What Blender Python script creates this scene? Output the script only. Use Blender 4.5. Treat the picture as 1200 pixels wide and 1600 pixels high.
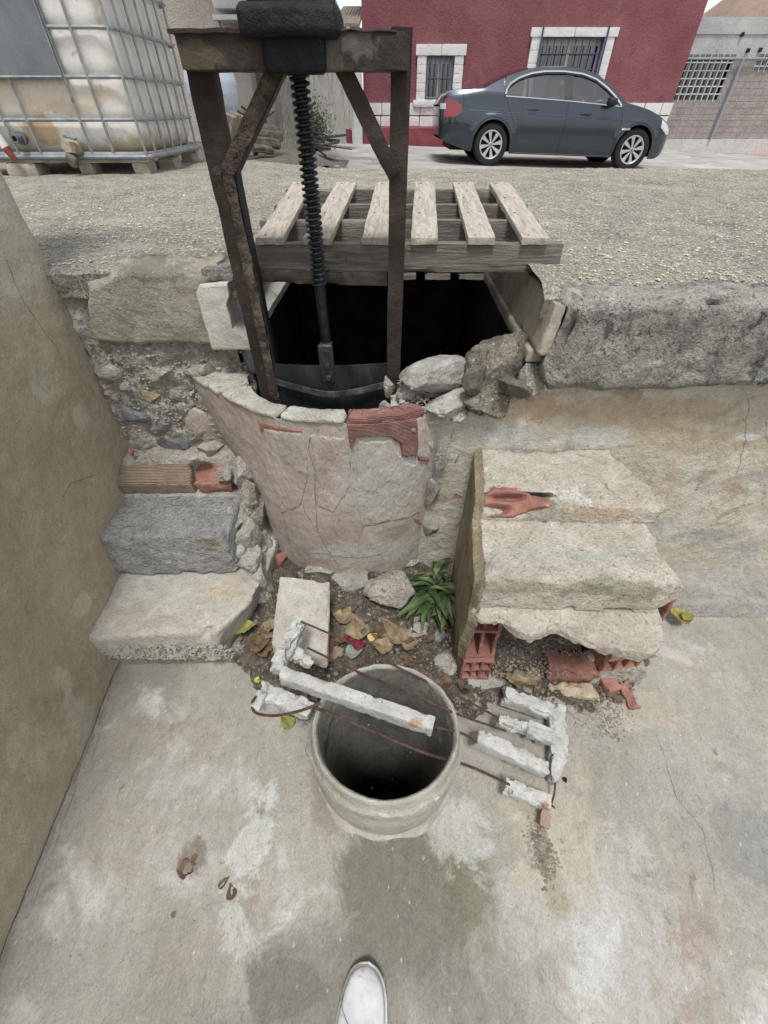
import bpy, math, random
import numpy as np
for o in list(bpy.data.objects): bpy.data.objects.remove(o)
SC = bpy.context.scene
COL = SC.collection
# ------------------------------------------------------------------ camera, sky, sun, exposure
EYE = np.array([0.0, 0.0, 1.42]); FPX = 646.0; TH = math.radians(44.37)
cam_d = bpy.data.cameras.new('camera'); cam = bpy.data.objects.new('camera', cam_d); COL.objects.link(cam)
cam.location = EYE; cam.rotation_euler = (math.pi/2 - TH, 0, 0)
cam_d.sensor_fit = 'VERTICAL'; cam_d.sensor_height = 24.0; cam_d.lens = 24.0*FPX/1600.0
cam_d.clip_start = 0.02; cam_d.clip_end = 2000; SC.camera = cam
SUN_EL, SUN_AZ = 70, 200
w = bpy.data.worlds.new('World'); SC.world = w; w.use_nodes = True
nt = w.node_tree; nt.nodes.clear()
sky = nt.nodes.new('ShaderNodeTexSky'); sky.sky_type = 'NISHITA'; sky.sun_disc = False
sky.sun_elevation = math.radians(SUN_EL); sky.sun_rotation = math.radians(SUN_AZ)
sky.air_density = 1.3; sky.dust_density = 1.5; sky.ozone_density = 1.0; sky.altitude = 0
hs = nt.nodes.new('ShaderNodeHueSaturation'); hs.inputs['Saturation'].default_value = 0.22
tint = nt.nodes.new('ShaderNodeMix'); tint.data_type = 'RGBA'; tint.blend_type = 'MULTIPLY'
tint.inputs[0].default_value = 1.0; tint.inputs[7].default_value = (1.0, 0.995, 0.985, 1)
bg = nt.nodes.new('ShaderNodeBackground'); bg.inputs[1].default_value = 0.105
wo = nt.nodes.new('ShaderNodeOutputWorld')
nt.links.new(sky.outputs[0], hs.inputs['Color']); nt.links.new(hs.outputs[0], tint.inputs[6])
nt.links.new(tint.outputs[2], bg.inputs[0]); nt.links.new(bg.outputs[0], wo.inputs[0])
sl = bpy.data.lights.new('sun', 'SUN'); sl.energy = 1.5; sl.angle = math.radians(12); sl.color = (1.0, 0.985, 0.96)
so = bpy.data.objects.new('sun', sl); COL.objects.link(so)
so.rotation_euler = (math.radians(90-SUN_EL), 0, math.radians(180-SUN_AZ+20))
SC.view_settings.view_transform = 'Standard'; SC.view_settings.look = 'None'
SC.view_settings.exposure = 0.93; SC.view_settings.gamma = 1.0
SC.cycles.max_bounces = 6

# ------------------------------------------------------------------ where a point of the place lies
ST, CT = math.sin(TH), math.cos(TH)
def ray(px, py):
    return np.array([px-600.0, FPX*CT+(800-py)*ST, -FPX*ST+(800-py)*CT])
def P(px, py, d=None, z=None, x=None):
    r = ray(px, py)
    if d is not None: t = d/r[1]
    elif z is not None: t = (z-EYE[2])/r[2]
    else: t = x/r[0]
    return EYE + r*t

# ------------------------------------------------------------------ noise
def _hash(i, j, k, s):
    a = (i.astype(np.int64)*374761393 + j.astype(np.int64)*668265263 + k.astype(np.int64)*2147483629 + s*974634777) & 0xFFFFFFFF
    a = ((a ^ (a >> 13))*1274126177) & 0xFFFFFFFF
    a = ((a ^ (a >> 16))*2246822519) & 0xFFFFFFFF
    return ((a ^ (a >> 15)) & 0xFFFFFF)/float(0xFFFFFF)*2-1
def vnoise(p, s=0):
    p = np.asarray(p, float); i = np.floor(p).astype(np.int64); f = p-i; u = f*f*(3-2*f); r = 0
    for dx in (0, 1):
        wx = u[:, 0] if dx else 1-u[:, 0]
        for dy in (0, 1):
            wy = u[:, 1] if dy else 1-u[:, 1]
            for dz in (0, 1):
                wz = u[:, 2] if dz else 1-u[:, 2]
                r = r + wx*wy*wz*_hash(i[:, 0]+dx, i[:, 1]+dy, i[:, 2]+dz, s)
    return r
def fbm(p, freq=1.0, octv=4, s=0, gain=.5):
    p = np.asarray(p, float)*freq + 13.7; a = 1.0; t = 0; n = 0
    for o in range(octv):
        t = t + a*vnoise(p, s+o*17); n += a; a *= gain; p = p*2.03+5.1
    return t/n
def f2(x, y, freq, octv=4, s=0, gain=.5):
    x = np.asarray(x, float); y = np.asarray(y, float)
    sh = np.broadcast(x, y).shape
    x = np.broadcast_to(x, sh).ravel(); y = np.broadcast_to(y, sh).ravel()
    return fbm(np.stack([x, y, 0*x], 1), freq, octv, s, gain).reshape(sh)
def sstep(a, b, x):
    t = np.clip((np.asarray(x, float)-a)/(b-a), 0, 1); return t*t*(3-2*t)

# ------------------------------------------------------------------ geometry collector
WL = {}
class G:
    def __init__(s): s.V = []; s.F = []; s.n = 0
    def add(s, V, F):
        V = np.asarray(V, float).reshape(-1, 3)
        s.V.append(V)
        for f in (F if isinstance(F, list) and len(F) and isinstance(F[0], np.ndarray) and F[0].ndim == 2 else [F]):
            f = np.asarray(f, np.int64)
            if f.size: s.F.append(f+s.n)
        s.n += len(V); return s
    def merge(s, g):
        for V in g.V: pass
        off = s.n
        for V in g.V: s.V.append(V); s.n += len(V)
        for F in g.F: s.F.append(F+off)
        return s
    def xf(s, fn):
        s.V = [fn(V) for V in s.V]; return s
    def build(s, name, mat, parent=None, smooth=True, **tags):
        V = np.concatenate(s.V)
        if parent is not None: off = WL[parent.name]
        else:
            lo, hi = V.min(0), V.max(0); off = np.array([(lo[0]+hi[0])/2, (lo[1]+hi[1])/2, lo[2]])
        V = V-off
        me = bpy.data.meshes.new(name)
        li = np.concatenate([f.ravel() for f in s.F]); cnt = np.concatenate([np.full(len(f), f.shape[1]) for f in s.F])
        st = np.concatenate([[0], np.cumsum(cnt)[:-1]])
        me.vertices.add(len(V)); me.vertices.foreach_set('co', V.astype(np.float32).ravel())
        me.loops.add(len(li)); me.loops.foreach_set('vertex_index', li.astype(np.int32))
        me.polygons.add(len(cnt)); me.polygons.foreach_set('loop_start', st.astype(np.int32)); me.polygons.foreach_set('loop_total', cnt.astype(np.int32))
        me.polygons.foreach_set('use_smooth', np.full(len(cnt), bool(smooth)))
        me.update(calc_edges=True); me.validate()
        if smooth and len(V) < 60000: me.set_sharp_from_angle(angle=math.radians(40))
        if mat: me.materials.append(mat)
        o = bpy.data.objects.new(name, me); COL.objects.link(o)
        if parent is not None: o.parent = parent; WL[o.name] = WL[parent.name]
        else: o.location = off; WL[o.name] = off
        for k, v in tags.items(): o[k] = v
        return o
def thing(name, label, cat, loc, group=None):
    o = bpy.data.objects.new(name, None); COL.objects.link(o); o.location = loc; o.empty_display_size = .1
    WL[o.name] = np.array(loc, float); o['label'] = label; o['category'] = cat
    if group: o['group'] = group
    return o
def T(label, cat, group=None):
    d = dict(label=label, category=cat)
    if group: d['group'] = group
    return d

def gridF(nu, nv, wrap=False):
    i = np.arange(nu-1)[:, None]; j = np.arange(nv if wrap else nv-1)[None, :]
    a = i*nv+j; b = (i+1)*nv+j; c = (i+1)*nv+(j+1) % nv; d = i*nv+(j+1) % nv
    return np.stack([a, b, c, d], -1).reshape(-1, 4)
def sheet(fn, us, vs, flip=False):
    U, Vv = np.meshgrid(us, vs, indexing='ij'); V = fn(U.ravel(), Vv.ravel()); F = gridF(len(us), len(vs))
    if flip: F = F[:, ::-1]
    return G().add(V, F)
BOXF = np.array([[0, 2, 3, 1], [4, 5, 7, 6], [0, 1, 5, 4], [2, 6, 7, 3], [0, 4, 6, 2], [1, 3, 7, 5]])
def box(lo, hi, g=None):
    g = g or G(); lo = np.array(lo, float); hi = np.array(hi, float)
    V = [[(hi if a else lo)[0], (hi if b else lo)[1], (hi if c else lo)[2]] for c in (0, 1) for b in (0, 1) for a in (0, 1)]
    return g.add(V, BOXF)
def c8box(lo, hi):
    return np.array([[(hi if a else lo)[0], (hi if b else lo)[1], (hi if c else lo)[2]] for c in (0, 1) for b in (0, 1) for a in (0, 1)], float)
def ucube(nx, ny, nz):
    Vs = []; Fs = []; n = 0
    def face(fn, a, b, flip):
        nonlocal n
        A, B = np.meshgrid(np.linspace(0, 1, a+1), np.linspace(0, 1, b+1), indexing='ij')
        V = fn(A.ravel(), B.ravel()); F = gridF(a+1, b+1)+n
        if flip: F = F[:, ::-1]
        Vs.append(V); Fs.append(F); n += len(V)
    st = lambda *a: np.stack(a, 1)
    face(lambda a, b: st(a, b, 0*a), nx, ny, True); face(lambda a, b: st(a, b, 0*a+1), nx, ny, False)
    face(lambda a, b: st(a, 0*a, b), nx, nz, False); face(lambda a, b: st(a, 0*a+1, b), nx, nz, True)
    face(lambda a, b: st(0*a, a, b), ny, nz, True); face(lambda a, b: st(0*a+1, a, b), ny, nz, False)
    V = np.concatenate(Vs); F = np.concatenate(Fs)
    _, idx, inv = np.unique(np.round(V, 5), axis=0, return_index=True, return_inverse=True)
    return V[idx], inv.reshape(-1)[F]
def hexa(c8, step=.01, r=.006, amp=.003, freq=25, chip=0.0, cfreq=18, seed=0, post=None, maxn=90, g=None, big=0.0):
    """solid block on eight corners: rounded, roughened and chipped edges"""
    c = np.asarray(c8, float)
    L = np.array([np.mean([np.linalg.norm(c[a ^ b]-c[a]) for a in range(8) if not a & b]) for b in (1, 2, 4)])
    n = np.clip(np.ceil(L/step), 1, maxn).astype(int)
    V, F = ucube(*n)
    p = V*L; rr = min(r, L.min()*.49)
    if rr > 0:
        # pull grid lines next to the edges so the rounding has vertices
        q = np.clip(p, rr, L-rr); dv = p-q; ln = np.linalg.norm(dv, axis=1); m = ln > 1e-9
        p[m] = q[m]+dv[m]/ln[m][:, None]*rr
    u = p/L
    W = np.zeros_like(u)
    for k in range(8):
        wt = np.ones(len(u))
        for b in range(3): wt = wt*(u[:, b] if k >> b & 1 else 1-u[:, b])
        W += wt[:, None]*c[k]
    cen = c.mean(0)
    d0 = np.sort(np.minimum(V, 1-V)*L, axis=1)[:, 1]
    if chip:
        e = np.exp(-(d0/(chip*1.1))**2)
        nn = np.clip(fbm(W, cfreq, 4, seed+5)*2.2+.12, 0, 1.4)
        dirv = cen-W
        fl = np.minimum(V, 1-V)*L
        dl = np.zeros_like(W)
        ax = [(c[1]+c[3]+c[5]+c[7]-c[0]-c[2]-c[4]-c[6]), (c[2]+c[3]+c[6]+c[7]-c[0]-c[1]-c[4]-c[5]), (c[4]+c[5]+c[6]+c[7]-c[0]-c[1]-c[2]-c[3])]
        for b in range(3):
            a = ax[b]/np.linalg.norm(ax[b]); near = np.exp(-(fl[:, b]/(chip*1.1))**2)
            dl += (np.where(V[:, b] < .5, 1, -1)*near)[:, None]*a
        W = W + dl*(e*nn*chip*.75)[:, None]
    if amp:
        W = W + np.stack([fbm(W, freq, 4, seed+31*k) for k in range(3)], 1)*amp
    if big: W = W + np.stack([fbm(W, 5, 2, seed+77+31*k) for k in range(3)], 1)*big
    if post: W = post(W)
    return (g or G()).add(W, F)
def bar8(p0, p1, wd, ht, up=(0, 0, 1), w1=None, h1=None):
    p0 = np.array(p0, float); p1 = np.array(p1, float); a = p1-p0; a /= np.linalg.norm(a)
    s = np.cross(a, np.array(up, float)); s /= np.linalg.norm(s); u = np.cross(s, a)
    w1 = wd if w1 is None else w1; h1 = ht if h1 is None else h1
    o = []
    for c in (0, 1):
        for b in (0, 1):
            for e in (0, 1):
                q = p1 if e else p0; W = w1 if e else wd; H = h1 if e else ht
                o.append(q + s*(W/2 if not b else -W/2) + u*(H/2 if c else -H/2))
    return np.array(o)
def bar(p0, p1, wd, ht, g=None, up=(0, 0, 1), **k):
    c = bar8(p0, p1, wd, ht, up)
    return (g or G()).add(c, BOXF)
def tube(pts, r, n=8, g=None, caps=True, closed=False):
    pts = np.array(pts, float); m = len(pts); r = np.broadcast_to(np.asarray(r, float), (m,))
    if closed: tn = np.roll(pts, -1, 0)-np.roll(pts, 1, 0)
    else: tn = np.gradient(pts, axis=0)
    tn /= np.linalg.norm(tn, axis=1)[:, None]
    ref = np.array([0, 0, 1.0]) if abs(tn[0][2]) < .9 else np.array([1.0, 0, 0])
    V = []; s = np.cross(tn[0], ref); s /= np.linalg.norm(s)
    for i in range(m):
        s = s-tn[i]*np.dot(s, tn[i]); s /= np.linalg.norm(s); u = np.cross(tn[i], s)
        a = np.arange(n)/n*2*math.pi
        V.append(pts[i]+r[i]*(np.cos(a)[:, None]*s+np.sin(a)[:, None]*u))
    V = np.concatenate(V); F = [gridF(m, n, True)]
    if closed:
        j = np.arange(n); a = (m-1)*n+j; b = (m-1)*n+(j+1) % n
        F.append(np.stack([a, j, (j+1) % n, b], -1))
    elif caps:
        k = len(V); V = np.vstack([V, pts[0], pts[-1]]); j = np.arange(n)
        F.append(np.stack([j*0+k, j, (j+1) % n], -1)); F.append(np.stack([j*0+k+1, (m-1)*n+(j+1) % n, (m-1)*n+j], -1))
    return (g or G()).add(V, F)
def smooth_path(pts, n=24):
    pts = np.array(pts, float); m = len(pts); out = []
    for t in np.linspace(0, m-1, n):
        i = min(int(t), m-2); f = t-i; p0 = pts[max(i-1, 0)]; p1 = pts[i]; p2 = pts[i+1]; p3 = pts[min(i+2, m-1)]
        out.append(.5*((2*p1)+(-p0+p2)*f+(2*p0-5*p1+4*p2-p3)*f*f+(-p0+3*p1-3*p2+p3)*f**3))
    return np.array(out)
def lathe(prof, cen, n=64, axis='z', g=None, fn=None):
    prof = np.array(prof, float); a = np.arange(n)/n*2*math.pi; m = len(prof)
    R, Z = prof[:, 0][:, None], prof[:, 1][:, None]
    X = R*np.cos(a); Y = R*np.sin(a); Z = Z+0*X
    V = np.stack([X, Y, Z], -1).reshape(-1, 3)
    if axis == 'y': V = V[:, [0, 2, 1]]*np.array([1, -1, 1])
    V = V+np.array(cen)
    if fn: V = fn(V)
    return (g or G()).add(V, gridF(m, n, True)[:, ::-1])
def rock(cen, size, seed=0, n=12, planes=12, amp=.06, rot=None, g=None, flat=0.0):
    rs = np.random.RandomState(seed); V, F = ucube(n, n, n); V = V*2-1
    V = V/np.linalg.norm(V, axis=1)[:, None]
    for _ in range(planes):
        d = rs.normal(size=3); d /= np.linalg.norm(d); lim = rs.uniform(.42, .78)
        k = V@d; ex = np.maximum(k-lim, 0); V = V-ex[:, None]*d
    V = V*(1+amp*fbm(V, 2.2, 4, seed)[:, None]*2.2+amp*.5*fbm(V, 9, 2, seed+3)[:, None])
    V = V*np.array(size)/2*1.14
    if rot is None: rot = rs.uniform(0, 6.28)
    cz, sz = math.cos(rot), math.sin(rot); V = V@np.array([[cz, sz, 0], [-sz, cz, 0], [0, 0, 1]])
    return (g or G()).add(V+np.array(cen), F)
def polysd(x, y, poly):
    """signed distance, positive inside"""
    poly = np.array(poly, float); d = np.full(x.shape, 1e9); ins = np.zeros(x.shape, bool)
    for i in range(len(poly)):
        a = poly[i]; b = poly[(i+1) % len(poly)]; e = b-a
        wx = x-a[0]; wy = y-a[1]; t = np.clip((wx*e[0]+wy*e[1])/(e@e+1e-12), 0, 1)
        d = np.minimum(d, np.hypot(wx-e[0]*t, wy-e[1]*t))
        c = ((a[1] > y) != (b[1] > y)) & (x < (b[0]-a[0])*(y-a[1])/((b[1]-a[1]) if b[1] != a[1] else 1e-12)+a[0])
        ins ^= c
    return np.where(ins, d, -d)
def relief(poly, fn, thick, r=.01, step=.005, rag=.006, rfreq=30, amp=.002, afreq=40, seed=0, embed=.006, g=None, hfn=None):
    """a slab or patch lying on the surface fn(u, v, h); ragged outline, rounded rim"""
    poly = np.array(poly, float); lo = poly.min(0)-.02; hi = poly.max(0)+.02
    us = np.arange(lo[0], hi[0]+step, step); vs = np.arange(lo[1], hi[1]+step, step)
    U, Vv = np.meshgrid(us, vs, indexing='ij'); sh = U.shape
    sd = polysd(U, Vv, poly)+f2(U, Vv, rfreq, 3, seed)*rag
    t = np.clip(sd/r, 0, 1); h = thick*np.sqrt(np.clip(1-(1-t)**2, 0, 1))
    h = h+f2(U, Vv, afreq, 4, seed+9)*amp*t
    if hfn is not None: h = h+hfn(U, Vv)*t
    h = np.where(sd > 0, h, np.maximum(-embed, sd*1.2)); 
    V = fn(U.ravel(), Vv.ravel(), h.ravel()); F = gridF(*sh)
    s = sd.ravel(); keep = s[F].max(1) > -step*2.2; F = F[keep]
    used = np.unique(F); m = np.full(len(V), -1); m[used] = np.arange(len(used))
    return (g or G()).add(V[used], m[F])
def ribbon(pts, fn, wid=.003, off=.0012, n=60, seed=0, jit=.006, g=None):
    """a crack: a narrow dark strip following the surface fn(u, v, h)"""
    p = np.array(pts, float); seg = np.r_[0, np.cumsum(np.linalg.norm(np.diff(p, axis=0), axis=1))]
    t = np.linspace(0, seg[-1], n); u = np.interp(t, seg, p[:, 0]); v = np.interp(t, seg, p[:, 1])
    u = u+f2(t, t*0+seed, 25, 3, seed)*jit; v = v+f2(t, t*0+seed+9, 25, 3, seed+4)*jit
    du = np.gradient(u); dv = np.gradient(v); l = np.hypot(du, dv)+1e-9
    w_ = wid*(.35+.65*np.abs(f2(t, t*0, 40, 3, seed+8))*1.6)*np.minimum(1, np.minimum(np.arange(n), np.arange(n)[::-1])/4+.15)
    A = fn(u-dv/l*w_/2, v+du/l*w_/2, 0*u+off); B = fn(u+dv/l*w_/2, v-du/l*w_/2, 0*u+off)
    V = np.stack([A, B], 1).reshape(-1, 3)
    return (g or G()).add(V, gridF(n, 2)[:, ::-1])

# ------------------------------------------------------------------ materials
def C(h):
    h = h.lstrip('#'); v = [int(h[i:i+2], 16)/255 for i in (0, 2, 4)]
    return tuple([(c/12.92 if c <= .04045 else ((c+.055)/1.055)**2.4) for c in v])+(1.0,)
def M(name, cols, scale=6, detail=7, rough=.9, bump=.5, bscale=120, bdist=.004, grain=.16, gscale=None, specks=(), stains=(),
      metallic=0.0, spec=.35, stretch=(1, 1, 1), dist=.4, lo=.32, hi=.68, coat=0, rib=None, mid=None, pit=None, soft=False, blotch=None, trans=0, alpha=None):
    if mid is None: mid = .14 if bump >= .4 else .04
    if pit is None: pit = .22 if bump >= .5 and rough > .8 else 0
    m = bpy.data.materials.new(name); m.use_nodes = True; nt = m.node_tree; N = nt.nodes; Lk = nt.links.new; N.clear()
    out = N.new('ShaderNodeOutputMaterial'); b = N.new('ShaderNodeBsdfPrincipled'); Lk(b.outputs[0], out.inputs[0])
    geo = N.new('ShaderNodeNewGeometry'); pos = geo.outputs['Position']
    mp = N.new('ShaderNodeVectorMath'); mp.operation = 'MULTIPLY'; mp.inputs[1].default_value = stretch; Lk(pos, mp.inputs[0])
    def noise(sc, det, vec=None, rg=.6, ds=0.0):
        n = N.new('ShaderNodeTexNoise'); n.inputs['Scale'].default_value = sc; n.inputs['Detail'].default_value = det
        n.inputs['Roughness'].default_value = rg; n.inputs['Distortion'].default_value = ds; Lk(vec or mp.outputs[0], n.inputs['Vector']); return n
    def mrange(v, a, b_, c, d, sm=False):
        r = N.new('ShaderNodeMapRange'); r.interpolation_type = 'SMOOTHSTEP' if sm else 'LINEAR'
        Lk(v, r.inputs[0]); [setattr(r.inputs[i+1], 'default_value', x) for i, x in enumerate((a, b_, c, d))]; return r.outputs[0]
    def mixc(f, A, B, mode='MIX'):
        x = N.new('ShaderNodeMix'); x.data_type = 'RGBA'; x.blend_type = mode
        if isinstance(f, (int, float)): x.inputs[0].default_value = f
        else: Lk(f, x.inputs[0])
        for s_, q in ((6, A), (7, B)):
            if isinstance(q, tuple): x.inputs[s_].default_value = q
            else: Lk(q, x.inputs[s_])
        return x.outputs[2]
    n1 = noise(scale, detail, rg=.62, ds=dist)
    rmp = N.new('ShaderNodeValToRGB'); cr = rmp.color_ramp; cc = [C(c) if isinstance(c, str) else c for c in cols]
    if len(cc) == 1: cc = cc*2
    while len(cr.elements) < len(cc): cr.elements.new(.5)
    for i, c in enumerate(cc): cr.elements[i].position = lo+(hi-lo)*i/(len(cc)-1); cr.elements[i].color = c
    Lk(n1.outputs[0], rmp.inputs[0]); col = rmp.outputs[0]
    if blotch:                                     # (scale, colour, threshold, softness)
        for (sc, c, th, sf) in blotch:
            nb = noise(sc, 6, pos, .62, .6); col = mixc(mrange(nb.outputs[0], th, th+sf, 0, 1, True), col, C(c))
    warp = None
    for s_ in stains:                              # (centre, radii, colour, amount, ragged)
        cen, rad, c, amt = s_[:4]; rg = s_[4] if len(s_) > 4 else .35
        if warp is None: warp = noise(7, 11, pos, .74, .8)
        sub = N.new('ShaderNodeVectorMath'); sub.operation = 'SUBTRACT'; Lk(pos, sub.inputs[0]); sub.inputs[1].default_value = tuple(cen)
        dv = N.new('ShaderNodeVectorMath'); dv.operation = 'DIVIDE'; Lk(sub.outputs[0], dv.inputs[0]); dv.inputs[1].default_value = tuple(rad)
        ln = N.new('ShaderNodeVectorMath'); ln.operation = 'LENGTH'; Lk(dv.outputs[0], ln.inputs[0])
        ad = N.new('ShaderNodeMath'); ad.operation = 'MULTIPLY_ADD'; Lk(warp.outputs[0], ad.inputs[0]); ad.inputs[1].default_value = rg*9; ad.inputs[2].default_value = -rg*4.5
        sm = N.new('ShaderNodeMath'); sm.operation = 'ADD'; Lk(ln.outputs['Value'], sm.inputs[0]); Lk(ad.outputs[0], sm.inputs[1])
        col = mixc(mrange(sm.outputs[0], .62, 1.1, amt, 0, True), col, C(c))
    ng = noise(gscale or bscale, 3, rg=.7)
    g1 = mrange(ng.outputs[0], .3, .7, 1-grain, 1+grain)
    if mid:
        nm = noise(31, 9, rg=.68, ds=.3); mm_ = N.new('ShaderNodeMath'); mm_.operation = 'MULTIPLY'; Lk(g1, mm_.inputs[0]); Lk(mrange(nm.outputs[0], .32, .68, 1-mid, 1+mid), mm_.inputs[1]); g1 = mm_.outputs[0]
    pitv = None
    if pit and bump:
        npt = noise(bscale*.55, 3, rg=.55); pitv = mrange(npt.outputs[0], .64, .72, 0, 1, True)
        mp_ = N.new('ShaderNodeMath'); mp_.operation = 'MULTIPLY'; Lk(g1, mp_.inputs[0]); Lk(mrange(pitv, 0, 1, 1, 1-pit), mp_.inputs[1]); g1 = mp_.outputs[0]
    cg = N.new('ShaderNodeCombineColor'); [Lk(g1, cg.inputs[i]) for i in range(3)]
    col = mixc(1.0, col, cg.outputs[0], 'MULTIPLY')
    for (sc, c, th, amt) in specks:
        vo = N.new('ShaderNodeTexVoronoi'); vo.inputs['Scale'].default_value = sc*1.9; Lk(mp.outputs[0], vo.inputs['Vector'])
        sx = N.new('ShaderNodeSeparateColor'); Lk(vo.outputs['Color'], sx.inputs[0])
        k = mrange(sx.outputs[0], 1-th*.8, 1-th*.8+.02, 0, amt*.8); q = mrange(vo.outputs['Distance'], .25, .5, 1, 0)
        mm = N.new('ShaderNodeMath'); mm.operation = 'MULTIPLY'; Lk(k, mm.inputs[0]); Lk(q, mm.inputs[1])
        col = mixc(mm.outputs[0], col, C(c))
    Lk(col, b.inputs['Base Color'])
    b.inputs['Metallic'].default_value = metallic; b.inputs['Specular IOR Level'].default_value = spec
    Lk(mrange(n1.outputs[0], .3, .7, min(1, rough+.06), max(.02, rough-.06)), b.inputs['Roughness'])
    if coat: b.inputs['Coat Weight'].default_value = coat; b.inputs['Coat Roughness'].default_value = .05
    if trans: b.inputs['Transmission Weight'].default_value = trans
    if alpha is not None: b.inputs['Alpha'].default_value = alpha
    h = ng.outputs[0]
    n3 = noise(bscale*.28, 4, rg=.6)
    ma = N.new('ShaderNodeMath'); ma.operation = 'MULTIPLY_ADD'; Lk(n3.outputs[0], ma.inputs[0]); ma.inputs[1].default_value = 1.6; Lk(h, ma.inputs[2]); h = ma.outputs[0]
    if pitv is not None:
        mq = N.new('ShaderNodeMath'); mq.operation = 'MULTIPLY_ADD'; Lk(pitv, mq.inputs[0]); mq.inputs[1].default_value = -1.6*pit/.3; Lk(h, mq.inputs[2]); h = mq.outputs[0]
    if mid:
        mq = N.new('ShaderNodeMath'); mq.operation = 'MULTIPLY_ADD'; Lk(nm.outputs[0], mq.inputs[0]); mq.inputs[1].default_value = 2.5; Lk(h, mq.inputs[2]); h = mq.outputs[0]
    if rib:                                        # (axis vector scale, amount)
        wv = N.new('ShaderNodeTexWave'); wv.wave_type = 'BANDS'; wv.bands_direction = rib[0]; wv.inputs['Scale'].default_value = rib[1]
        wv.inputs['Distortion'].default_value = rib[3] if len(rib) > 3 else .3; Lk(pos, wv.inputs['Vector'])
        m2 = N.new('ShaderNodeMath'); m2.operation = 'MULTIPLY_ADD'; Lk(wv.outputs[0], m2.inputs[0]); m2.inputs[1].default_value = rib[2]; Lk(h, m2.inputs[2]); h = m2.outputs[0]
    if bump:
        bp = N.new('ShaderNodeBump'); bp.inputs['Strength'].default_value = bump; bp.inputs['Distance'].default_value = bdist*1.7
        Lk(h, bp.inputs['Height']); Lk(bp.outputs[0], b.inputs['Normal'])
    return m
# ------------------------------------------------------------------ palette
fl = lambda px, py: P(px, py, z=0.0)
MAT = {}
def ms(*a, **k): MAT[a[0]] = M(*a, **k)
ms('floor_concrete', ['#8a857c', '#9a968d', '#a8a49b'], scale=2.6, detail=9, bscale=210, bump=.55, bdist=.004, grain=.17, mid=.11, pit=.14, stretch=(1.3, .7, 1), lo=.3, hi=.7,
   blotch=[(3.1, '#bab9b4', .56, .12), (2.2, '#9a8d80', .55, .2), (7, '#8a867c', .60, .12), (16, '#7e796f', .66, .08)],
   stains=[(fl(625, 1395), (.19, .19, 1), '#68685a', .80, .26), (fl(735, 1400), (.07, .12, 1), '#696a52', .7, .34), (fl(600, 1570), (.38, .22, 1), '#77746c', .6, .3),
           (fl(400, 1300), (.05, .14, 1), '#c0c1bd', .7, .6), (fl(370, 1430), (.05, .08, 1), '#b9b8b2', .7, .6), (fl(720, 1290), (.10, .07, 1), '#b9b8b3', .6, .5),
           (fl(940, 1450), (.26, .2, 1), '#b3b2ae', .5, .5), (fl(1180, 1330), (.13, .12, 1), '#84847f', .75, .35), (fl(860, 1290), (.14, .2, 1), '#aaa28c', .55, .4),
           (fl(520, 1220), (.07, .12, 1), '#837b6c', .6, .4), (fl(430, 1540), (.10, .04, 1), '#6b6960', .55, .6), (fl(300, 1340), (.04, .05, 1), '#6f6257', .7, .5),
           (fl(1000, 1110), (.12, .07, 1), '#aba18f', .5, .4), (fl(870, 1400), (.03, .08, 1), '#8d8872', .6, .5)],
   specks=[(70, '#dedcd6', .02, .7), (50, '#5d5850', .025, .5)])
ms('left_plaster', ['#9f937c', '#b0a48d', '#bfb49e'], scale=2.5, detail=9, soft=True, pit=.12, mid=.08, bscale=260, bump=.6, bdist=.003, grain=.2,
   stains=[((-.9, .9, 1.52), (.9, 1.6, .50), '#bab7a9', .97, .10), ((-.9, 1.28, 1.02), (.3, .12, .28), '#a3a08f', .8, .3), (P(70, 600, x=-.9), (.5, .05, .06), '#c0bca8', .85, .25), (P(130, 650, x=-.9), (.5, .045, .05), '#c0bca8', .85, .3),
           (P(70, 590, x=-.9), (.5, .05, .04), '#a39e8a', .5, .3), (P(130, 945, x=-.93), (.5, .045, .045), '#c0bba6', .85, .3), (P(95, 1060, x=-.93), (.5, .03, .06), '#bab5a2', .8, .4),
           (P(20, 1165, x=-.93), (.5, .05, .05), '#bab5a2', .7, .4), (P(120, 1130, x=-.95), (.5, .05, .14), '#b4afa0', .75, .45), (P(60, 1320, x=-.95), (.5, .12, .10), '#b4afa0', .7, .4),
           (P(10, 860, x=-.93), (.5, .04, .04), '#a09a85', .6, .4), (P(165, 690, x=-.92), (.5, .05, .16), '#a5a08f', .7, .4)])
ms('gravel_concrete', ['#8c867b', '#a59f93', '#bab4a7'], scale=7, detail=9, bscale=150, bump=1.0, bdist=.008, grain=.36,
   specks=[(62, '#e6e2d6', .40, .95), (90, '#f0ecdf', .26, .95), (70, '#55514a', .30, .9), (45, '#6a655c', .18, .8), (33, '#d2ccbd', .22, .8)], blotch=[(2.2, '#c0b9a6', .56, .14), (3.5, '#857f73', .58, .12)], stains=[((2.0, 1.07, 1.1), (1.9, .10, .3), '#b5afa3', .75, .3), ((-.7, 1.22, 1.1), (.5, .07, .3), '#aba598', .7, .35), ((.62, 1.3, 1.1), (.3, .25, .3), '#b2ab9c', .6, .4)])
ms('fascia_concrete', ['#76736d', '#99968e', '#b5b2a9'], scale=11, detail=10, bscale=150, bump=1.0, bdist=.008, grain=.34, dist=1.0, mid=.25, pit=.45, stains=[(P(1000, 462, d=1.05), (.9, .1, .028), '#b7b4aa', .75, .35)],
   blotch=[(14, '#62605b', .57, .08), (5, '#b0ada3', .56, .12)], specks=[(60, '#4b4944', .1, .6), (80, '#c3c0b5', .08, .6)])
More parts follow.
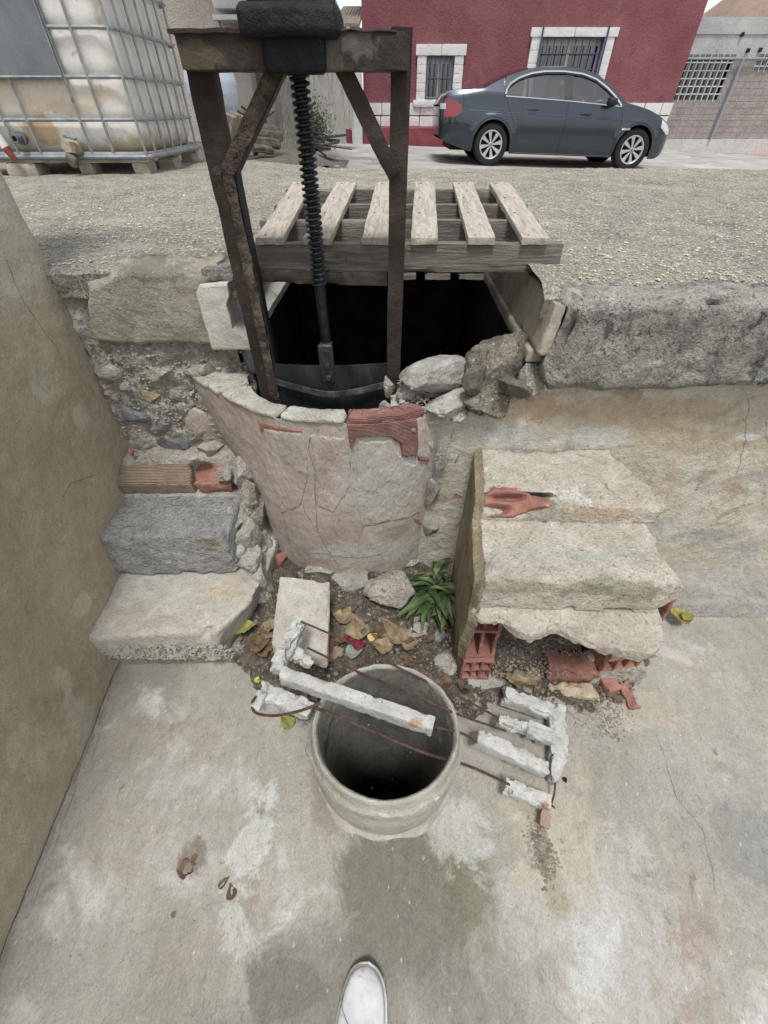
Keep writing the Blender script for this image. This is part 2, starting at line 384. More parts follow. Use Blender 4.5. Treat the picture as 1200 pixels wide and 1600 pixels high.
ms('olive_block', ['#878275', '#989385', '#a8a396'], scale=6, detail=8, bscale=190, bump=.7, bdist=.004, grain=.16, specks=[(70, '#b9b29b', .06, .6)],
   stains=[(P(240, 425, d=1.22), (.16, .1, .022), '#716d5f', .7, .5), (P(345, 470, d=1.22), (.03, .1, .06), '#aaa590', .6, .5)])
ms('joist_concrete', ['#a9a79d', '#b8b6ad', '#c6c4bb'], scale=7, bscale=200, bump=.4, bdist=.003, grain=.1, blotch=[(8, '#98948a', .62, .1)])
ms('joist_concrete_brown', ['#847c70', '#989082', '#aba497'], scale=6, bscale=200, bump=.4, bdist=.003, grain=.12, blotch=[(7, '#857a66', .6, .1)])
ms('rubble_mortar', ['#a0998d', '#b7b0a4', '#cbc5bb'], scale=13, detail=9, bscale=130, bump=1.0, bdist=.008, grain=.3, specks=[(55, '#d6d2c6', .12, .8), (90, '#cdc8bb', .12, .7), (45, '#635d53', .08, .5)])
ms('mortar_light', ['#a09c92', '#b2aea5', '#bfbcb4'], scale=12, detail=9, bscale=150, bump=.9, bdist=.006, grain=.22, specks=[(80, '#6b665d', .06, .6), (60, '#d8d5cc', .08, .7)])
ms('blue_stone', ['#5c5e61', '#74767a', '#8d8e8d'], scale=16, detail=8, bscale=140, bump=.7, bdist=.004, grain=.2, dist=1.2)
ms('ochre_stone', ['#8f8069', '#a6977e', '#b9ad98'], scale=14, detail=8, bscale=140, bump=.6, bdist=.004, grain=.18)
ms('grey_stone', ['#7d7a74', '#96938c', '#aaa7a0'], scale=14, detail=8, bscale=150, bump=.7, bdist=.004, grain=.2, specks=[(70, '#c9c6bd', .06, .6)])
ms('dark_stone', ['#4d4841', '#645e55', '#7a746a'], scale=14, detail=8, bscale=150, bump=.7, bdist=.004, grain=.22)
ms('ribbed_brick', ['#988572', '#a89582', '#b8a795'], scale=10, bscale=220, bump=.8, bdist=.004, grain=.1, rib=('Z', 55, 4.0, .04), blotch=[(14, '#c2b6a6', .62, .1)])
ms('red_brick', ['#7d564d', '#90665b', '#a2796e'], scale=12, bscale=200, bump=.6, bdist=.003, grain=.14, blotch=[(18, '#c0ada0', .63, .1)])
ms('red_brick_ribbed', ['#835c54', '#966e66', '#aa867d'], scale=12, bscale=200, bump=.8, bdist=.004, grain=.12, rib=('Z', 70, 2.4, .8), blotch=[(22, '#b9aaa0', .64, .1)])
ms('grey_block', ['#9d9d9a', '#aeaeab', '#bfbfbb'], scale=12, detail=9, bscale=130, bump=1.0, bdist=.010, grain=.28, specks=[(70, '#5b5c5d', .12, .6), (70, '#b5b6b5', .1, .6)],
   stains=[(P(325, 850, d=.91), (.05, .05, .03), '#a39a88', .8, .4)])
ms('step_concrete', ['#a19b90', '#b1aca2', '#bdb8af'], scale=6, detail=9, bscale=180, bump=.6, bdist=.004, grain=.15, specks=[(70, '#6f6a61', .05, .6)],
   stains=[(P(350, 925, z=.23), (.08, .05, .03), '#b3a893', .7, .4), (P(210, 960, z=.23), (.09, .06, .05), '#a99e93', .6, .4)])
ms('well_plaster', ['#9b8f84', '#ac9f94', '#b9afa5'], scale=5, detail=9, bscale=180, bump=.5, bdist=.003, grain=.10, mid=.08, pit=.16, stretch=(1, 1, .45), dist=.9,
   blotch=[(5, '#a9a69f', .52, .12), (18, '#918578', .64, .08)], specks=[(60, '#cbc6bb', .05, .6), (45, '#776f63', .03, .6)],
   stains=[(P(590, 750, d=.99), (.13, .2, .2), '#aca9a2', .85, .4), (P(450, 690, d=1.03), (.05, .1, .05), '#9b968a', .7, .4), (P(570, 860, d=1.0), (.2, .2, .06), '#b5b2aa', .8, .4),
           (P(610, 830, d=1.0), (.06, .2, .04), '#978c80', .6, .4), (P(690, 760, d=1.04), (.05, .2, .2), '#96928a', .7, .4)])
ms('rim_mortar', ['#a5a195', '#b4b0a6', '#c2bfb6'], scale=12, detail=9, bscale=150, bump=.8, bdist=.005, grain=.2, specks=[(60, '#77736a', .1, .6), (60, '#d9d7cf', .1, .6)])
ms('right_plaster', ['#aca492', '#b6b0a2', '#bebaae'], scale=6, detail=10, bscale=170, bump=.6, bdist=.004, grain=.13, dist=1.2,
   blotch=[(9, '#a8a69f', .56, .06), (7, '#a0937f', .60, .06), (24, '#928b7f', .62, .05)],
   stains=[(P(1000, 650, d=1.05), (.36, .3, .06), '#a99478', .62, .3), (P(1100, 690, d=1.05), (.30, .3, .07), '#a8977d', .6, .35), (P(850, 640, d=1.05), (.06, .3, .05), '#ab957a', .65, .4), (P(800, 690, d=1.05), (.10, .3, .05), '#b7b6b0', .85, .35),
           (P(940, 690, d=1.05), (.10, .3, .045), '#b8b7b2', .8, .35), (P(1110, 840, d=1.04), (.12, .3, .05), '#97958f', .85, .45), (P(1160, 860, d=1.03), (.10, .3, .05), '#9d9b95', .8, .45),
           (P(1150, 900, d=1.03), (.3, .3, .04), '#a8a6a0', .8, .35), (P(745, 680, d=1.06), (.07, .3, .06), '#a5a39d', .7, .4), (P(1040, 760, d=1.05), (.08, .3, .08), '#a8997f', .5, .6), (P(1180, 690, d=1.05), (.05, .3, .016), '#c6c6c2', .9, .4)])
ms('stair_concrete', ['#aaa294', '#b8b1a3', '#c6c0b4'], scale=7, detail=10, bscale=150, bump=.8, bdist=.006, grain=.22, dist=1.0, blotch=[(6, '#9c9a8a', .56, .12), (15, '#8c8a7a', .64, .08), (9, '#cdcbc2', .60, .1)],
   specks=[(80, '#dddacf', .04, .6)],
   stains=[(P(980, 920, d=.6), (.14, .03, .035), '#87866f', .75, .4), (P(800, 920, d=.6), (.14, .03, .02), '#94927f', .6, .4), (P(900, 870, z=.587), (.2, .035, .03), '#adaca6', .6, .5), (P(850, 800, d=.82), (.06, .03, .03), '#827f72', .6, .4), (P(950, 800, d=.82), (.12, .02, .03), '#b39c84', .7, .3)])
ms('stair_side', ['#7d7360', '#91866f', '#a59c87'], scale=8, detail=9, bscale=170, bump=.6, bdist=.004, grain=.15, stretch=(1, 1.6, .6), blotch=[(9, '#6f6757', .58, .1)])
ms('soil', ['#564e45', '#736a5e', '#8f8678'], scale=22, detail=9, bscale=170, bump=1.0, bdist=.01, grain=.4, specks=[(60, '#938b7d', .16, .7), (100, '#b5afa2', .1, .7), (50, '#2d2822', .15, .7)])
ms('grit', ['#6d665b', '#877f73', '#a39c90'], scale=30, bscale=200, bump=.6, grain=.3)
ms('white_concrete', ['#a5a49f', '#b4b3af', '#c3c2bd'], scale=14, detail=9, bscale=230, bump=.6, bdist=.003, grain=.12, mid=.12, pit=.3, specks=[(110, '#5f5d58', .07, .7)],
   stains=[(P(650, 1130, z=.39), (.02, .015, .02), '#a87a5c', .7, .5), (P(848, 1283, z=.03), (.025, .03, .06), '#84604a', .75, .4), (P(730, 1160, z=.10), (.02, .02, .04), '#8a6a50', .7, .4)])
ms('slab_concrete', ['#a5a196', '#b3afa5', '#bfbcb2'], scale=8, detail=9, bscale=200, bump=.6, bdist=.004, grain=.14, specks=[(110, '#6c675d', .12, .7)])
ms('ring_concrete', ['#908c82', '#a4a096', '#b4b0a7'], scale=7, detail=9, bscale=200, bump=.5, bdist=.003, grain=.14, mid=.10, pit=.2, stretch=(1, 1, .6), blotch=[(6, '#9f9987', .56, .12), (20, '#cbc8bd', .63, .08)], specks=[(55, '#6d675a', .06, .6)])
ms('rust', ['#372b25', '#4b3a31', '#614a3e'], scale=40, rough=.85, bscale=250, bump=.5, bdist=.002, grain=.25)
ms('frame_rust', ['#29231f', '#38302b', '#49403a'], scale=7, detail=9, rough=.72, bscale=240, bump=.45, bdist=.002, grain=.16, metallic=.15, blotch=[(12, '#5f5b52', .63, .08), (9, '#2b2520', .56, .12)])
ms('frame_crust', ['#3e352d', '#574c42', '#756b60'], scale=24, detail=9, rough=.9, bscale=120, bump=1.0, bdist=.006, grain=.25, blotch=[(16, '#3c3028', .56, .08)])
ms('beam_rust', ['#282220', '#38302c', '#4a403b'], scale=8, detail=9, rough=.75, bscale=220, bump=.45, bdist=.002, grain=.16, metallic=.1,
   stains=[(P(320, 90, d=1.15), (.05, .1, .02), '#5d5547', .7, .5), (P(410, 85, d=1.12), (.04, .1, .03), '#5b5145', .6, .4), (P(560, 70, d=1.13), (.035, .1, .015), '#6b6966', .6, .6), (P(515, 90, d=1.1), (.02, .2, .03), '#70695d', .7, .5)])
ms('black_iron', ['#101316', '#191d21', '#262a2e'], scale=14, detail=8, rough=.62, bscale=200, bump=.5, bdist=.003, grain=.2, metallic=.2)
ms('greased_steel', ['#141516', '#222425', '#33363a'], scale=22, rough=.34, bscale=160, bump=.5, bdist=.003, grain=.3, metallic=.55, spec=.6)
ms('gate_steel', ['#1d2022', '#2f3335', '#4b4f50'], scale=8, detail=8, rough=.5, bscale=200, bump=.3, bdist=.002, grain=.15, metallic=.4, stretch=(1.4, 1, .35), blotch=[(14, '#666661', .62, .1)])
ms('strap_steel', ['#2c2b2a', '#484745', '#6c6b68'], scale=26, rough=.6, bscale=200, bump=.5, bdist=.002, grain=.2, metallic=.3)
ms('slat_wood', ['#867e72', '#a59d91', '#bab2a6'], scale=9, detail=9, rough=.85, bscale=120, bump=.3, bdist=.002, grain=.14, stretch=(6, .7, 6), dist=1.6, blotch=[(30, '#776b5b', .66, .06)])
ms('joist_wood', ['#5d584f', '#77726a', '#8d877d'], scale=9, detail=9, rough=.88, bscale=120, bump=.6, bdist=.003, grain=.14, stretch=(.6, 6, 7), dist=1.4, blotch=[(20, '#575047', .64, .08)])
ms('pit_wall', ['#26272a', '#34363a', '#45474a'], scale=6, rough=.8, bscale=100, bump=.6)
ms('pit_lining', ['#8a8d8b', '#a2a5a2', '#b3b5b1'], scale=8, rough=.85, bscale=140, bump=.4)
ms('pit_water', ['#030405', '#050607'], scale=3, rough=.12, bump=.05)
ms('dry_leaf', ['#6a5b45', '#887860', '#a19277'], scale=22, rough=.75, bscale=160, bump=.3, bdist=.001, grain=.18)
ms('brown_leaf', ['#4a3b2e', '#66533f', '#7f6b52'], scale=22, rough=.8, bscale=160, bump=.3, bdist=.001, grain=.18)
ms('olive_leaf', ['#6f6a35', '#8f8a4c', '#a9a468'], scale=18, rough=.7, bscale=160, bump=.3, bdist=.001, grain=.15)
ms('lime_leaf', ['#8fa035', '#a9b84c', '#bcc768'], scale=18, rough=.6, bump=.2, bdist=.001)
ms('yellow_leaf', ['#b7a569', '#c9bb83'], scale=18, rough=.6, bump=.2, bdist=.001)
ms('grey_leaf', ['#7f8782', '#989f9a'], scale=18, rough=.7, bump=.2, bdist=.001)
ms('red_petal', ['#6f0f26', '#931a35'], scale=20, rough=.6, bump=.2, bdist=.001)
ms('weed_leaf', ['#1f2e19', '#324427', '#485936'], scale=20, rough=.5, bscale=150, bump=.3, bdist=.001, grain=.15, spec=.4)
ms('ledge_concrete', ['#918d85', '#a29e96', '#b0aca4'], scale=9, detail=9, bscale=180, bump=.8, bdist=.006, grain=.2)
ms('crack_dirt', ['#38322b', '#4a433a'], scale=30, rough=1, bump=0)

# ------------------------------------------------------------------ the ground down here
FLX = np.r_[np.linspace(-1.3, -1.02, 8), np.arange(-1.0, 1.5, .007), np.geomspace(1.5, 3.6, 40)]
def fz(x, y):
    x = np.asarray(x, float); y = np.asarray(y, float)
    return f2(x, y, 2.2, 3, 5)*.012+f2(x, y*.6, 22, 4, 6)*.0035+f2(x, y, 70, 2, 8)*.0012+.012*sstep(.62, .75, y)*sstep(-.1, -.6, x)
def floor_pt(u, v, h=0): return np.stack([u, v, fz(u, v)+h], -1)
def floor_v(u, v):
    V = floor_pt(u, v); q = P(602, 1134, z=.335); d = np.hypot(u-q[0], (v-q[1])/.885); V[:, 2] -= np.where(d < .180, 1.1, 0); return V
sheet(floor_v, FLX, np.r_[np.linspace(-1.8, -.35, 60), np.arange(-.34, 1.3, .007)]).build('lower_floor', MAT['floor_concrete'], kind='structure')
def deb(x, y):
    x = np.asarray(x, float); y = np.asarray(y, float)
    return .115*sstep(.50, .86, y)*sstep(.30, .12, x)+f2(x, y, 11, 4, 21)*.016+f2(x, y, 45, 3, 22)*.006
def deb_pt(u, v, h=0): return np.stack([u, v, deb(u, v)+h], -1)
def Pd(px, py):
    z = .05
    for _ in range(12):
        q = P(px, py, z=z); z = .6*z+.4*float(deb(q[0], q[1]))
    return P(px, py, z=z)
dpoly = [P(a, b, z=c)[:2] for a, b, c in ((372, 1035, .0), (385, 965, .06), (420, 880, .11), (440, 850, .12), (540, 850, .12), (700, 850, .12), (760, 940, .06), (1000, 940, .0), (1020, 985, 0), (1005, 1050, 0), (985, 1098, 0), (905, 1112, 0), (890, 1100, 0), (780, 1090, 0), (735, 1120, .0), (600, 1080, .0), (470, 1135, .0), (430, 1090, 0), (400, 1060, 0))]
relief(dpoly, deb_pt, .012, r=.03, step=.006, rag=.03, rfreq=18, amp=.006, afreq=60, seed=3, embed=.03).build('debris_soil', MAT['soil'], kind='stuff')

# loose grit: geometry nobody could count
def pebbles(pts, rad, name, mat, seed=0, flat=.6, **tags):
    rs = np.random.RandomState(seed); n = len(pts)
    O = np.array([[1, 0, 0], [-1, 0, 0], [0, 1, 0], [0, -1, 0], [0, 0, 1], [0, 0, -1], [.6, .6, .55], [-.6, .6, .5], [.6, -.6, .5], [-.6, -.6, .55]], float)
    OF = np.array([[6, 4, 0], [6, 0, 2], [6, 2, 4], [7, 4, 2], [7, 2, 1], [7, 1, 4], [8, 0, 4], [8, 3, 0], [8, 4, 3], [9, 4, 1], [9, 1, 3], [9, 3, 4], [5, 2, 0], [5, 1, 2], [5, 3, 1], [5, 0, 3]])
    a = rs.uniform(0, 6.28, n); sc = np.stack([rad*rs.uniform(.7, 1.4, n), rad*rs.uniform(.6, 1.1, n), rad*flat*rs.uniform(.6, 1.2, n)], 1)
    V = O[None]*sc[:, None]*(1+rs.uniform(-.18, .18, (n, 10, 1)))
    c, s = np.cos(a)[:, None], np.sin(a)[:, None]
    W = np.stack([V[..., 0]*c-V[..., 1]*s, V[..., 0]*s+V[..., 1]*c, V[..., 2]], -1)+np.asarray(pts)[:, None]
    F = (OF[None]+10*np.arange(n)[:, None, None]).reshape(-1, 3)
    return G().add(W.reshape(-1, 3), F).build(name, mat, smooth=False, kind='stuff', **tags)
rs = np.random.RandomState(4)
c = rs.uniform([-.55, .40], [.85, 1.0], (9000, 2)); sd = polysd(c[:, 0], c[:, 1], np.array(dpoly))
c = c[sd > -.012+np.abs(rs.normal(0, .012, len(c)))*0]; r_ = rs.lognormal(math.log(.0026), .5, len(c)).clip(.001, .009)
pebbles(np.c_[c, deb(c[:, 0], c[:, 1])+.012], r_, 'loose_grit', MAT['grit'], 2)
q = P(935, 1120, z=0); c = q[:2]+rs.normal(0, 1, (500, 2))*[.045, .035]
pebbles(np.c_[c, fz(c[:, 0], c[:, 1])+.001], rs.uniform(.001, .0035, 500), 'brick_crumbs', MAT['grit'], 5)
c = rs.uniform([-.9, -.3], [1.0, .8], (500, 2))
pebbles(np.c_[c, fz(c[:, 0], c[:, 1])], rs.lognormal(math.log(.0014), .4, 500), 'floor_grit', MAT['grey_stone'], 6)
for k, pts in enumerate([[(845, 1065), (1030, 1300)], [(1025, 1150), (1060, 1250), (1098, 1300), (1120, 1400)]][1:]):
    ribbon([P(a, b, z=0)[:2] for a, b in pts], floor_pt, .0012, .0010, 90, k).build('floor_crack', MAT['crack_dirt'], kind='structure')

# ------------------------------------------------------------------ left retaining wall
def lx(y, z):
    y = np.asarray(y, float); z = np.asarray(z, float)
    return -.935+.045*sstep(.2, 1.1, z)+.075*np.clip(.62-y, 0, 1.2)*sstep(1.4, .2, z)+f2(y, z, 2.4, 3, 40)*.012+f2(y, z, 14, 3, 41)*.004+f2(y, z, 60, 2, 42)*.0014-.04*sstep(.5, -.6, y)*0
def left_pt(u, v, h=0): return np.stack([lx(u, v)+h, u, v], -1)
g = G()
yy = np.r_[np.linspace(-1.8, -.3, 40), np.arange(-.28, 1.262, .008)]; zz = np.r_[-.05, np.arange(-.02, 1.6, .008), np.linspace(1.62, 2.3, 12)]
def lw(u, v):
    V = left_pt(u, v); e = np.exp(-((1.262-u)/.012)); V[:, 0] -= .02*e; V[:, 1] -= .004*(np.abs(f2(v, v*0, 20, 3, 2)))*e; return V
sheet(lw, yy, zz, True).build('retaining_wall', MAT['left_plaster'], **T('tall brown rendered wall with pale damp patches, left of the steps', 'wall'))
lwo = bpy.data.objects['retaining_wall']
g = G(); ez = np.linspace(-.05, 2.3, 120)
g.merge(sheet(lambda u, v: np.where((u < .5)[:, None], lw(np.full_like(u, 1.262), v), np.stack([0*u-1.2, 0*u+1.262, v], -1)), np.array([0., 1.]), ez))
g.merge(sheet(lambda u, v: np.where((u < .5)[:, None], lw(v, np.full_like(u, 2.3)), np.stack([0*u-1.2, v, 0*u+2.3], -1)), np.array([0., 1.]), np.linspace(-1.8, 1.262, 60)))
g.add([[-1.2, -1.8, -.05], [-1.2, 1.262, -.05], [-1.2, 1.262, 2.3], [-1.2, -1.8, 2.3]], np.array([[0, 1, 2, 3]]))
g.build('wall_core', MAT['left_plaster'], lwo)
for k, pts in enumerate([[(0, 395), (30, 470), (75, 530), (95, 560)], [(100, 790), (115, 755), (160, 742)]]):
    Q = [P(a, b, x=-.9) for a, b in pts]
    ribbon([(q[1], q[2]) for q in Q], left_pt, .0015, .0012, 60, k+5, .008).build('crack', MAT['crack_dirt'], lwo)
# skirting of mortar smeared along the foot of that wall
g = G(); ys = np.linspace(-1.2, .70, 200); ss = np.linspace(0, 1, 8)
sheet(lambda u, v: np.stack([lx(u, .03*(1-v))+.003+.022*v**1.6+f2(u, v, 9, 3, 3)*.01*v, u, .022*(1-v)**1.4-.004*v+f2(u, v, 12, 3, 9)*.006*(1-v)+.001], -1), ys, ss).build('mortar_fillet', MAT['floor_concrete'], lwo)

# ------------------------------------------------------------------ upper terrace and the road beyond
def road_z(x, y):
    return .629-.028*np.clip(x, -4, 12)+.022*(y-10.9)
ZT = 1.115
def tz(x, y):
    x = np.asarray(x, float); y = np.asarray(y, float)
    c = 3.75+.75*sstep(-.3, -1.3, x)+f2(x, x*0, 1.5, 3, 3)*.06
    t = sstep(0, 1, (y-c)/.9)
    z = ZT+f2(x, y, 1.3, 3, 50)*.012+f2(x, y, 9, 3, 51)*.006+f2(x, y, 45, 3, 52)*.0035
    return z*(1-t)+(road_z(x, y)-.03)*t
def ter_pt(u, v, h=0): return np.stack([u, v, tz(u, v)+h], -1)
g = G()
ysp = np.r_[np.arange(0, .8, .009), np.geomspace(.8, 6.5, 190)]
def terr(x0, x1, xs, yf, droop, wob):
    xs = xs[(xs > x0) & (xs < x1)]; xs = np.r_[x0, xs, x1]
    def fn(u, v):
        e = yf+f2(u, u*0, 7, 4, 60)*wob+f2(u, u*0, 30, 3, 61)*wob*.4; y = e+v; V = ter_pt(u, y)
        V[:, 2] -= droop*np.exp(-(v/.035)**1.3)
        return V
    g.merge(sheet(fn, xs, ysp))
    g.merge(sheet(lambda u, v: fn(u, 0*v)+np.stack([0*u, .012*v+f2(u, v, 20, 3, 7)*.008*v, -.06*v], -1), xs, np.linspace(0, 1, 6), True))
XS = np.r_[-np.geomspace(7, 1.15, 60), np.arange(-1.14, 1.8, .009), np.geomspace(1.81, 9, 120)]
terr(-7, -.40, XS, 1.215, .012, .022)
terr(-.40, .39, XS, 2.05, .0, .01)
terr(.39, 9, XS, 1.075, .024, .012)
g.build('terrace_ground', MAT['gravel_concrete'], kind='structure')
c = rs.uniform([-1.6, 1.1], [2.4, 4.2], (60000, 2)); k = rs.uniform(0, 1, 60000) < (1.6/c[:, 1])**1.0*(.55+.9*f2(c[:, 0], c[:, 1], 4, 3, 9)+.3)
c = c[k & (np.abs(c[:, 0]) < c[:, 1]*.85) & ~((c[:, 0] > -.42) & (c[:, 0] < .42) & (c[:, 1] < 2.06)) & ~((c[:, 0] < -.4) & (c[:, 1] < 1.26))][:15000]
pebbles(np.c_[c, tz(c[:, 0], c[:, 1])+.0005], rs.lognormal(math.log(.0034), .35, len(c)).clip(.0015, .009), 'terrace_pebbles', M('pebble', ['#8f897b', '#aea898', '#cfc9b9'], scale=60, bump=.2, grain=.1), 7, .55)
ms('road_concrete', ['#8e8d89', '#9f9d98', '#adaba5'], scale=1.6, detail=9, bscale=90, bump=.4, grain=.1, stretch=(.6, 1.6, 1), blotch=[(1.1, '#84827e', .55, .08), (.8, '#b5b3ad', .56, .1)])
sheet(lambda u, v: np.stack([u, v, road_z(u, v)+f2(u, v, .8, 3, 70)*.012], -1), np.linspace(-45, 60, 220), np.r_[np.arange(4.2, 17, .15), np.geomspace(17, 160, 50)]).build('road', MAT['road_concrete'], kind='structure')
ms('yard_ground', ['#7f7a70', '#8f897e'], scale=2, bscale=40)
box((-60, -60, -1.6), (60, -2.0, -.05)).build('far_ground', MAT['yard_ground'], smooth=False, kind='structure')
g = G(); box((3.4, -2.2, -1.6), (60, 1.02, -.04), g); box((-60, -2.2, -1.6), (-1.25, 4.0, -.04), g)
g.build('outer_ground', MAT['yard_ground'], smooth=False, kind='structure')
# ------------------------------------------------------------------ pit under the terrace
g = G()
def quad(g, a, b, c, d): g.add([a, b, c, d], np.array([[0, 1, 2, 3]]))
X0, X1, Y0, Y1, Z0 = -.50, .46, .96, 2.6, -1.0
quad(g, (X0, 1.30, Z0), (X0, Y1, Z0), (X0, Y1, 1.10), (X0, 1.30, 1.10)); quad(g, (X1, 1.13, Z0), (X1, Y1, Z0), (X1, Y1, 1.10), (X1, 1.13, 1.10))
quad(g, (X0, Y1, Z0), (X1, Y1, Z0), (X1, Y1, 1.10), (X0, Y1, 1.10)); quad(g, (X0, 2.0, 1.085), (X1, 2.0, 1.085), (X1, Y1, 1.085), (X0, Y1, 1.085))
quad(g, (X0, .9, Z0), (X1, .9, Z0), (X1, Y1, Z0), (X0, Y1, Z0)); quad(g, (X0, 1.09, Z0), (X1, 1.09, Z0), (X1, 1.09, -.05), (X0, 1.09, -.05))
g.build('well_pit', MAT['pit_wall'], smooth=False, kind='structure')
box((X0, 1.0, -.62), (X1, Y1, -.6)).build('pit_water', MAT['pit_water'], smooth=False, kind='structure')
relief([(1.27, .80), (1.27, 1.10), (1.62, 1.10), (1.50, 1.0), (1.40, .9), (1.33, .80)], lambda u, v, h: np.stack([-.43+h, u, v], -1), .03, r=.01, step=.01, rag=.02, seed=8).build('pit_lining', MAT['pit_lining'], bpy.data.objects['well_pit'])

# ------------------------------------------------------------------ right retaining wall and its coping
def ry(x, z):
    x = np.asarray(x, float); z = np.asarray(z, float)
    return 1.03+.045*sstep(0, .9, z)+f2(x, z, 3, 3, 80)*.012+f2(x, z, 16, 4, 81)*.005+f2(x, z, 60, 2, 82)*.0014
def right_pt(u, v, h=0): return np.stack([u, ry(u, v)-h, v], -1)
rwo = thing('retaining_wall', 'low stained ochre and grey wall under the dark coping, right of the well', 'wall', (1.5, 1.05, 0))
xs = np.r_[np.arange(.02, 1.9, .008), np.linspace(1.92, 3.6, 60)]
def rtop(x): return np.interp(x, [0, .1, .19, .33, .40, .43, .46, 4], [.79, .79, .765, .795, .865, .885, .91, .91])+f2(x, x*0, 30, 3, 4)*.014*sstep(.42, .35, x)
def rw(u, v):
    z = -.04+v*(rtop(u)+.04); V = right_pt(u, z); e = np.exp(-(rtop(u)-z)/.008)*sstep(.42, .38, u); V[:, 1] += .012*e; return V
g = sheet(rw, xs, np.linspace(0, 1, 118), True)
g.merge(sheet(lambda u, v: np.stack([u, ry(u, rtop(u))+.012+v*.12, rtop(u)+.02*f2(u, v, 9, 3, 5)*v], -1), xs, np.linspace(0, 1, 14), True))
g.merge(sheet(lambda u, v: np.stack([u, 0*u+1.19, v*.9-.04], -1), np.array([.02, 3.6]), np.array([0, .84])))
g.build('wall_body', MAT['right_plaster'], rwo)
for k, pts in enumerate([[(712, 668), (698, 705), (690, 740)], [(1178, 620), (1170, 700), (1155, 745)]]):
    Q = [P(a, b, d=1.055) for a, b in pts]; ribbon([(q[0], q[2]) for q in Q], right_pt, .0015, .0012, 60, k+15, .012).build('crack', MAT['crack_dirt'], rwo)
# ledge of concrete at the wall's foot
def ledge(W): 
    return W
g = hexa([(.80, .865, -.01), (3.4, .85, -.01), (.80, 1.10, -.01), (3.4, 1.10, -.01), (.83, .895, .065), (3.4, .88, .06), (.84, 1.10, .085), (3.4, 1.10, .08)], .012, .012, .008, 18, seed=4, maxn=130)
g.build('footing', MAT['ledge_concrete'], rwo)
hexa(c8box((.86, .985, .06), (.965, 1.06, .112)), .008, .006, .004, 25, chip=.01, seed=6).build('kerb_stone', MAT['grey_stone'], rwo)
# coping
cp = [(.375, .885), (.345, .93), (.365, .99), (.40, 1.045), (.405, 1.09), (.5, 1.105), (3.6, 1.105), (3.6, .86), (2.0, .875), (1.2, .868), (.9, .875), (.6, .868), (.45, .873)]
cpr = hexa([(.415, 1.000, .88), (3.6, 1.005, .87), (.435, 1.22, .88), (3.6, 1.22, .87), (.445, 1.02, 1.108), (3.6, 1.02, 1.108), (.455, 1.22, 1.108), (3.6, 1.22, 1.108)], .009, .034, .007, 14, chip=.02, cfreq=12, seed=11, maxn=300, big=.012,
           post=lambda W: W+np.stack([np.where(W[:, 0] < .5, .10*np.exp(-((W[:, 0]-.36)/.03)**2)*0-.0, 0)+.035*f2(W[:, 2], W[:, 1], 11, 3, 4)*sstep(.5, .4, W[:, 0])+.03*sstep(.98, .92, W[:, 2])*0, .004*f2(W[:, 0], W[:, 2], 30, 3, 3), .014*f2(W[:, 0], W[:, 1]*0, 8, 4, 9)*sstep(.95, .87, W[:, 2])], -1))
cpo = cpr.build('coping_slab', MAT['fascia_concrete'], **T('long dark weathered concrete coping slab with a ragged lower edge, on the right wall', 'coping'))
rock((.455, 1.075, 1.085), (.07, .10, .04), 31, 14, 8, .07, .2).build('mortar_patch', MAT['mortar_light'], cpo)
# the precast joists each side of the opening
def joist(name, label, origin, axis, L, hh, ww, mat, tilt=0, seed=0):
    pr = np.array([(-.5, 0), (.55, 0), (.56, .13), (.42, .22), (.22, .34), (.20, .70), (.34, .84), (.36, 1), (-.36, .97), (-.5, .86), (-.52, .5)])
    # denser outline
    Q = [];
    for i in range(len(pr)):
        a, b = pr[i], pr[(i+1) % len(pr)]; n = max(2, int(np.hypot((b-a)[0]*ww, (b-a)[1]*hh)/.006))
        for t in range(n): Q.append(a+(b-a)*t/n)
    Q = np.array(Q)*[ww, hh]; m = len(Q); ax = np.array(axis, float); ax /= np.linalg.norm(ax); sx = np.cross(ax, [0, 0, 1.]); sx /= np.linalg.norm(sx); up = np.cross(sx, ax)
    ts = np.r_[0, .002, np.linspace(.008, L, 40)]; V = []
    for t in ts:
        k = .94 if t == 0 else 1.0; cc = Q.mean(0); q = cc+(Q-cc)*k
        V.append(np.array(origin)+ax*t+q[:, :1]*sx+q[:, 1:]*up)
    V = np.concatenate(V); V = V+np.stack([fbm(V, 22, 3, seed+k) for k in range(3)], 1)*.0025
    Fq = gridF(len(ts), m, True); g = G().add(V, Fq)
    # front cap, split by height pairs (profile is mirror-symmetric)
    from mathutils.geometry import tessellate_polygon
    from mathutils import Vector
    tri = np.array(tessellate_polygon([[Vector((a, b, 0)) for a, b in Q]])); off = np.arange(3)
    g.add(V[:m], tri); g.add(V[-m:], tri)
    return g.build(name, mat, **T(label, 'joist'))
jl = joist('concrete_joist', 'pale grey I-shaped end of a concrete joist, beside the rusty left post', (-.446, 1.185, .918), (0.02, 1, 0), .85, .175, .105, MAT['joist_concrete'], seed=3)
def ctr(c): return c
g = hexa([(.388, 1.03, .962), (.425, 1.035, .962), (.405, 2.05, .962), (.44, 2.05, .962), (.408, 1.05, 1.085), (.438, 1.055, 1.08), (.408, 2.05, 1.09), (.438, 2.05, 1.09)], .008, .003, .0015, 20, chip=.008, seed=2, maxn=110)
hexa([(.376, 1.07, .934), (.425, 1.07, .934), (.395, 2.05, .934), (.44, 2.05, .934), (.378, 1.07, .964), (.425, 1.07, .964), (.397, 2.05, .964), (.44, 2.05, .964)], .008, .003, .0012, 20, chip=.005, seed=5, g=g, maxn=110)
g.build('concrete_joist', MAT['joist_concrete_brown'], **T('brownish concrete joist running back under the pallet, right side of the opening', 'joist'))

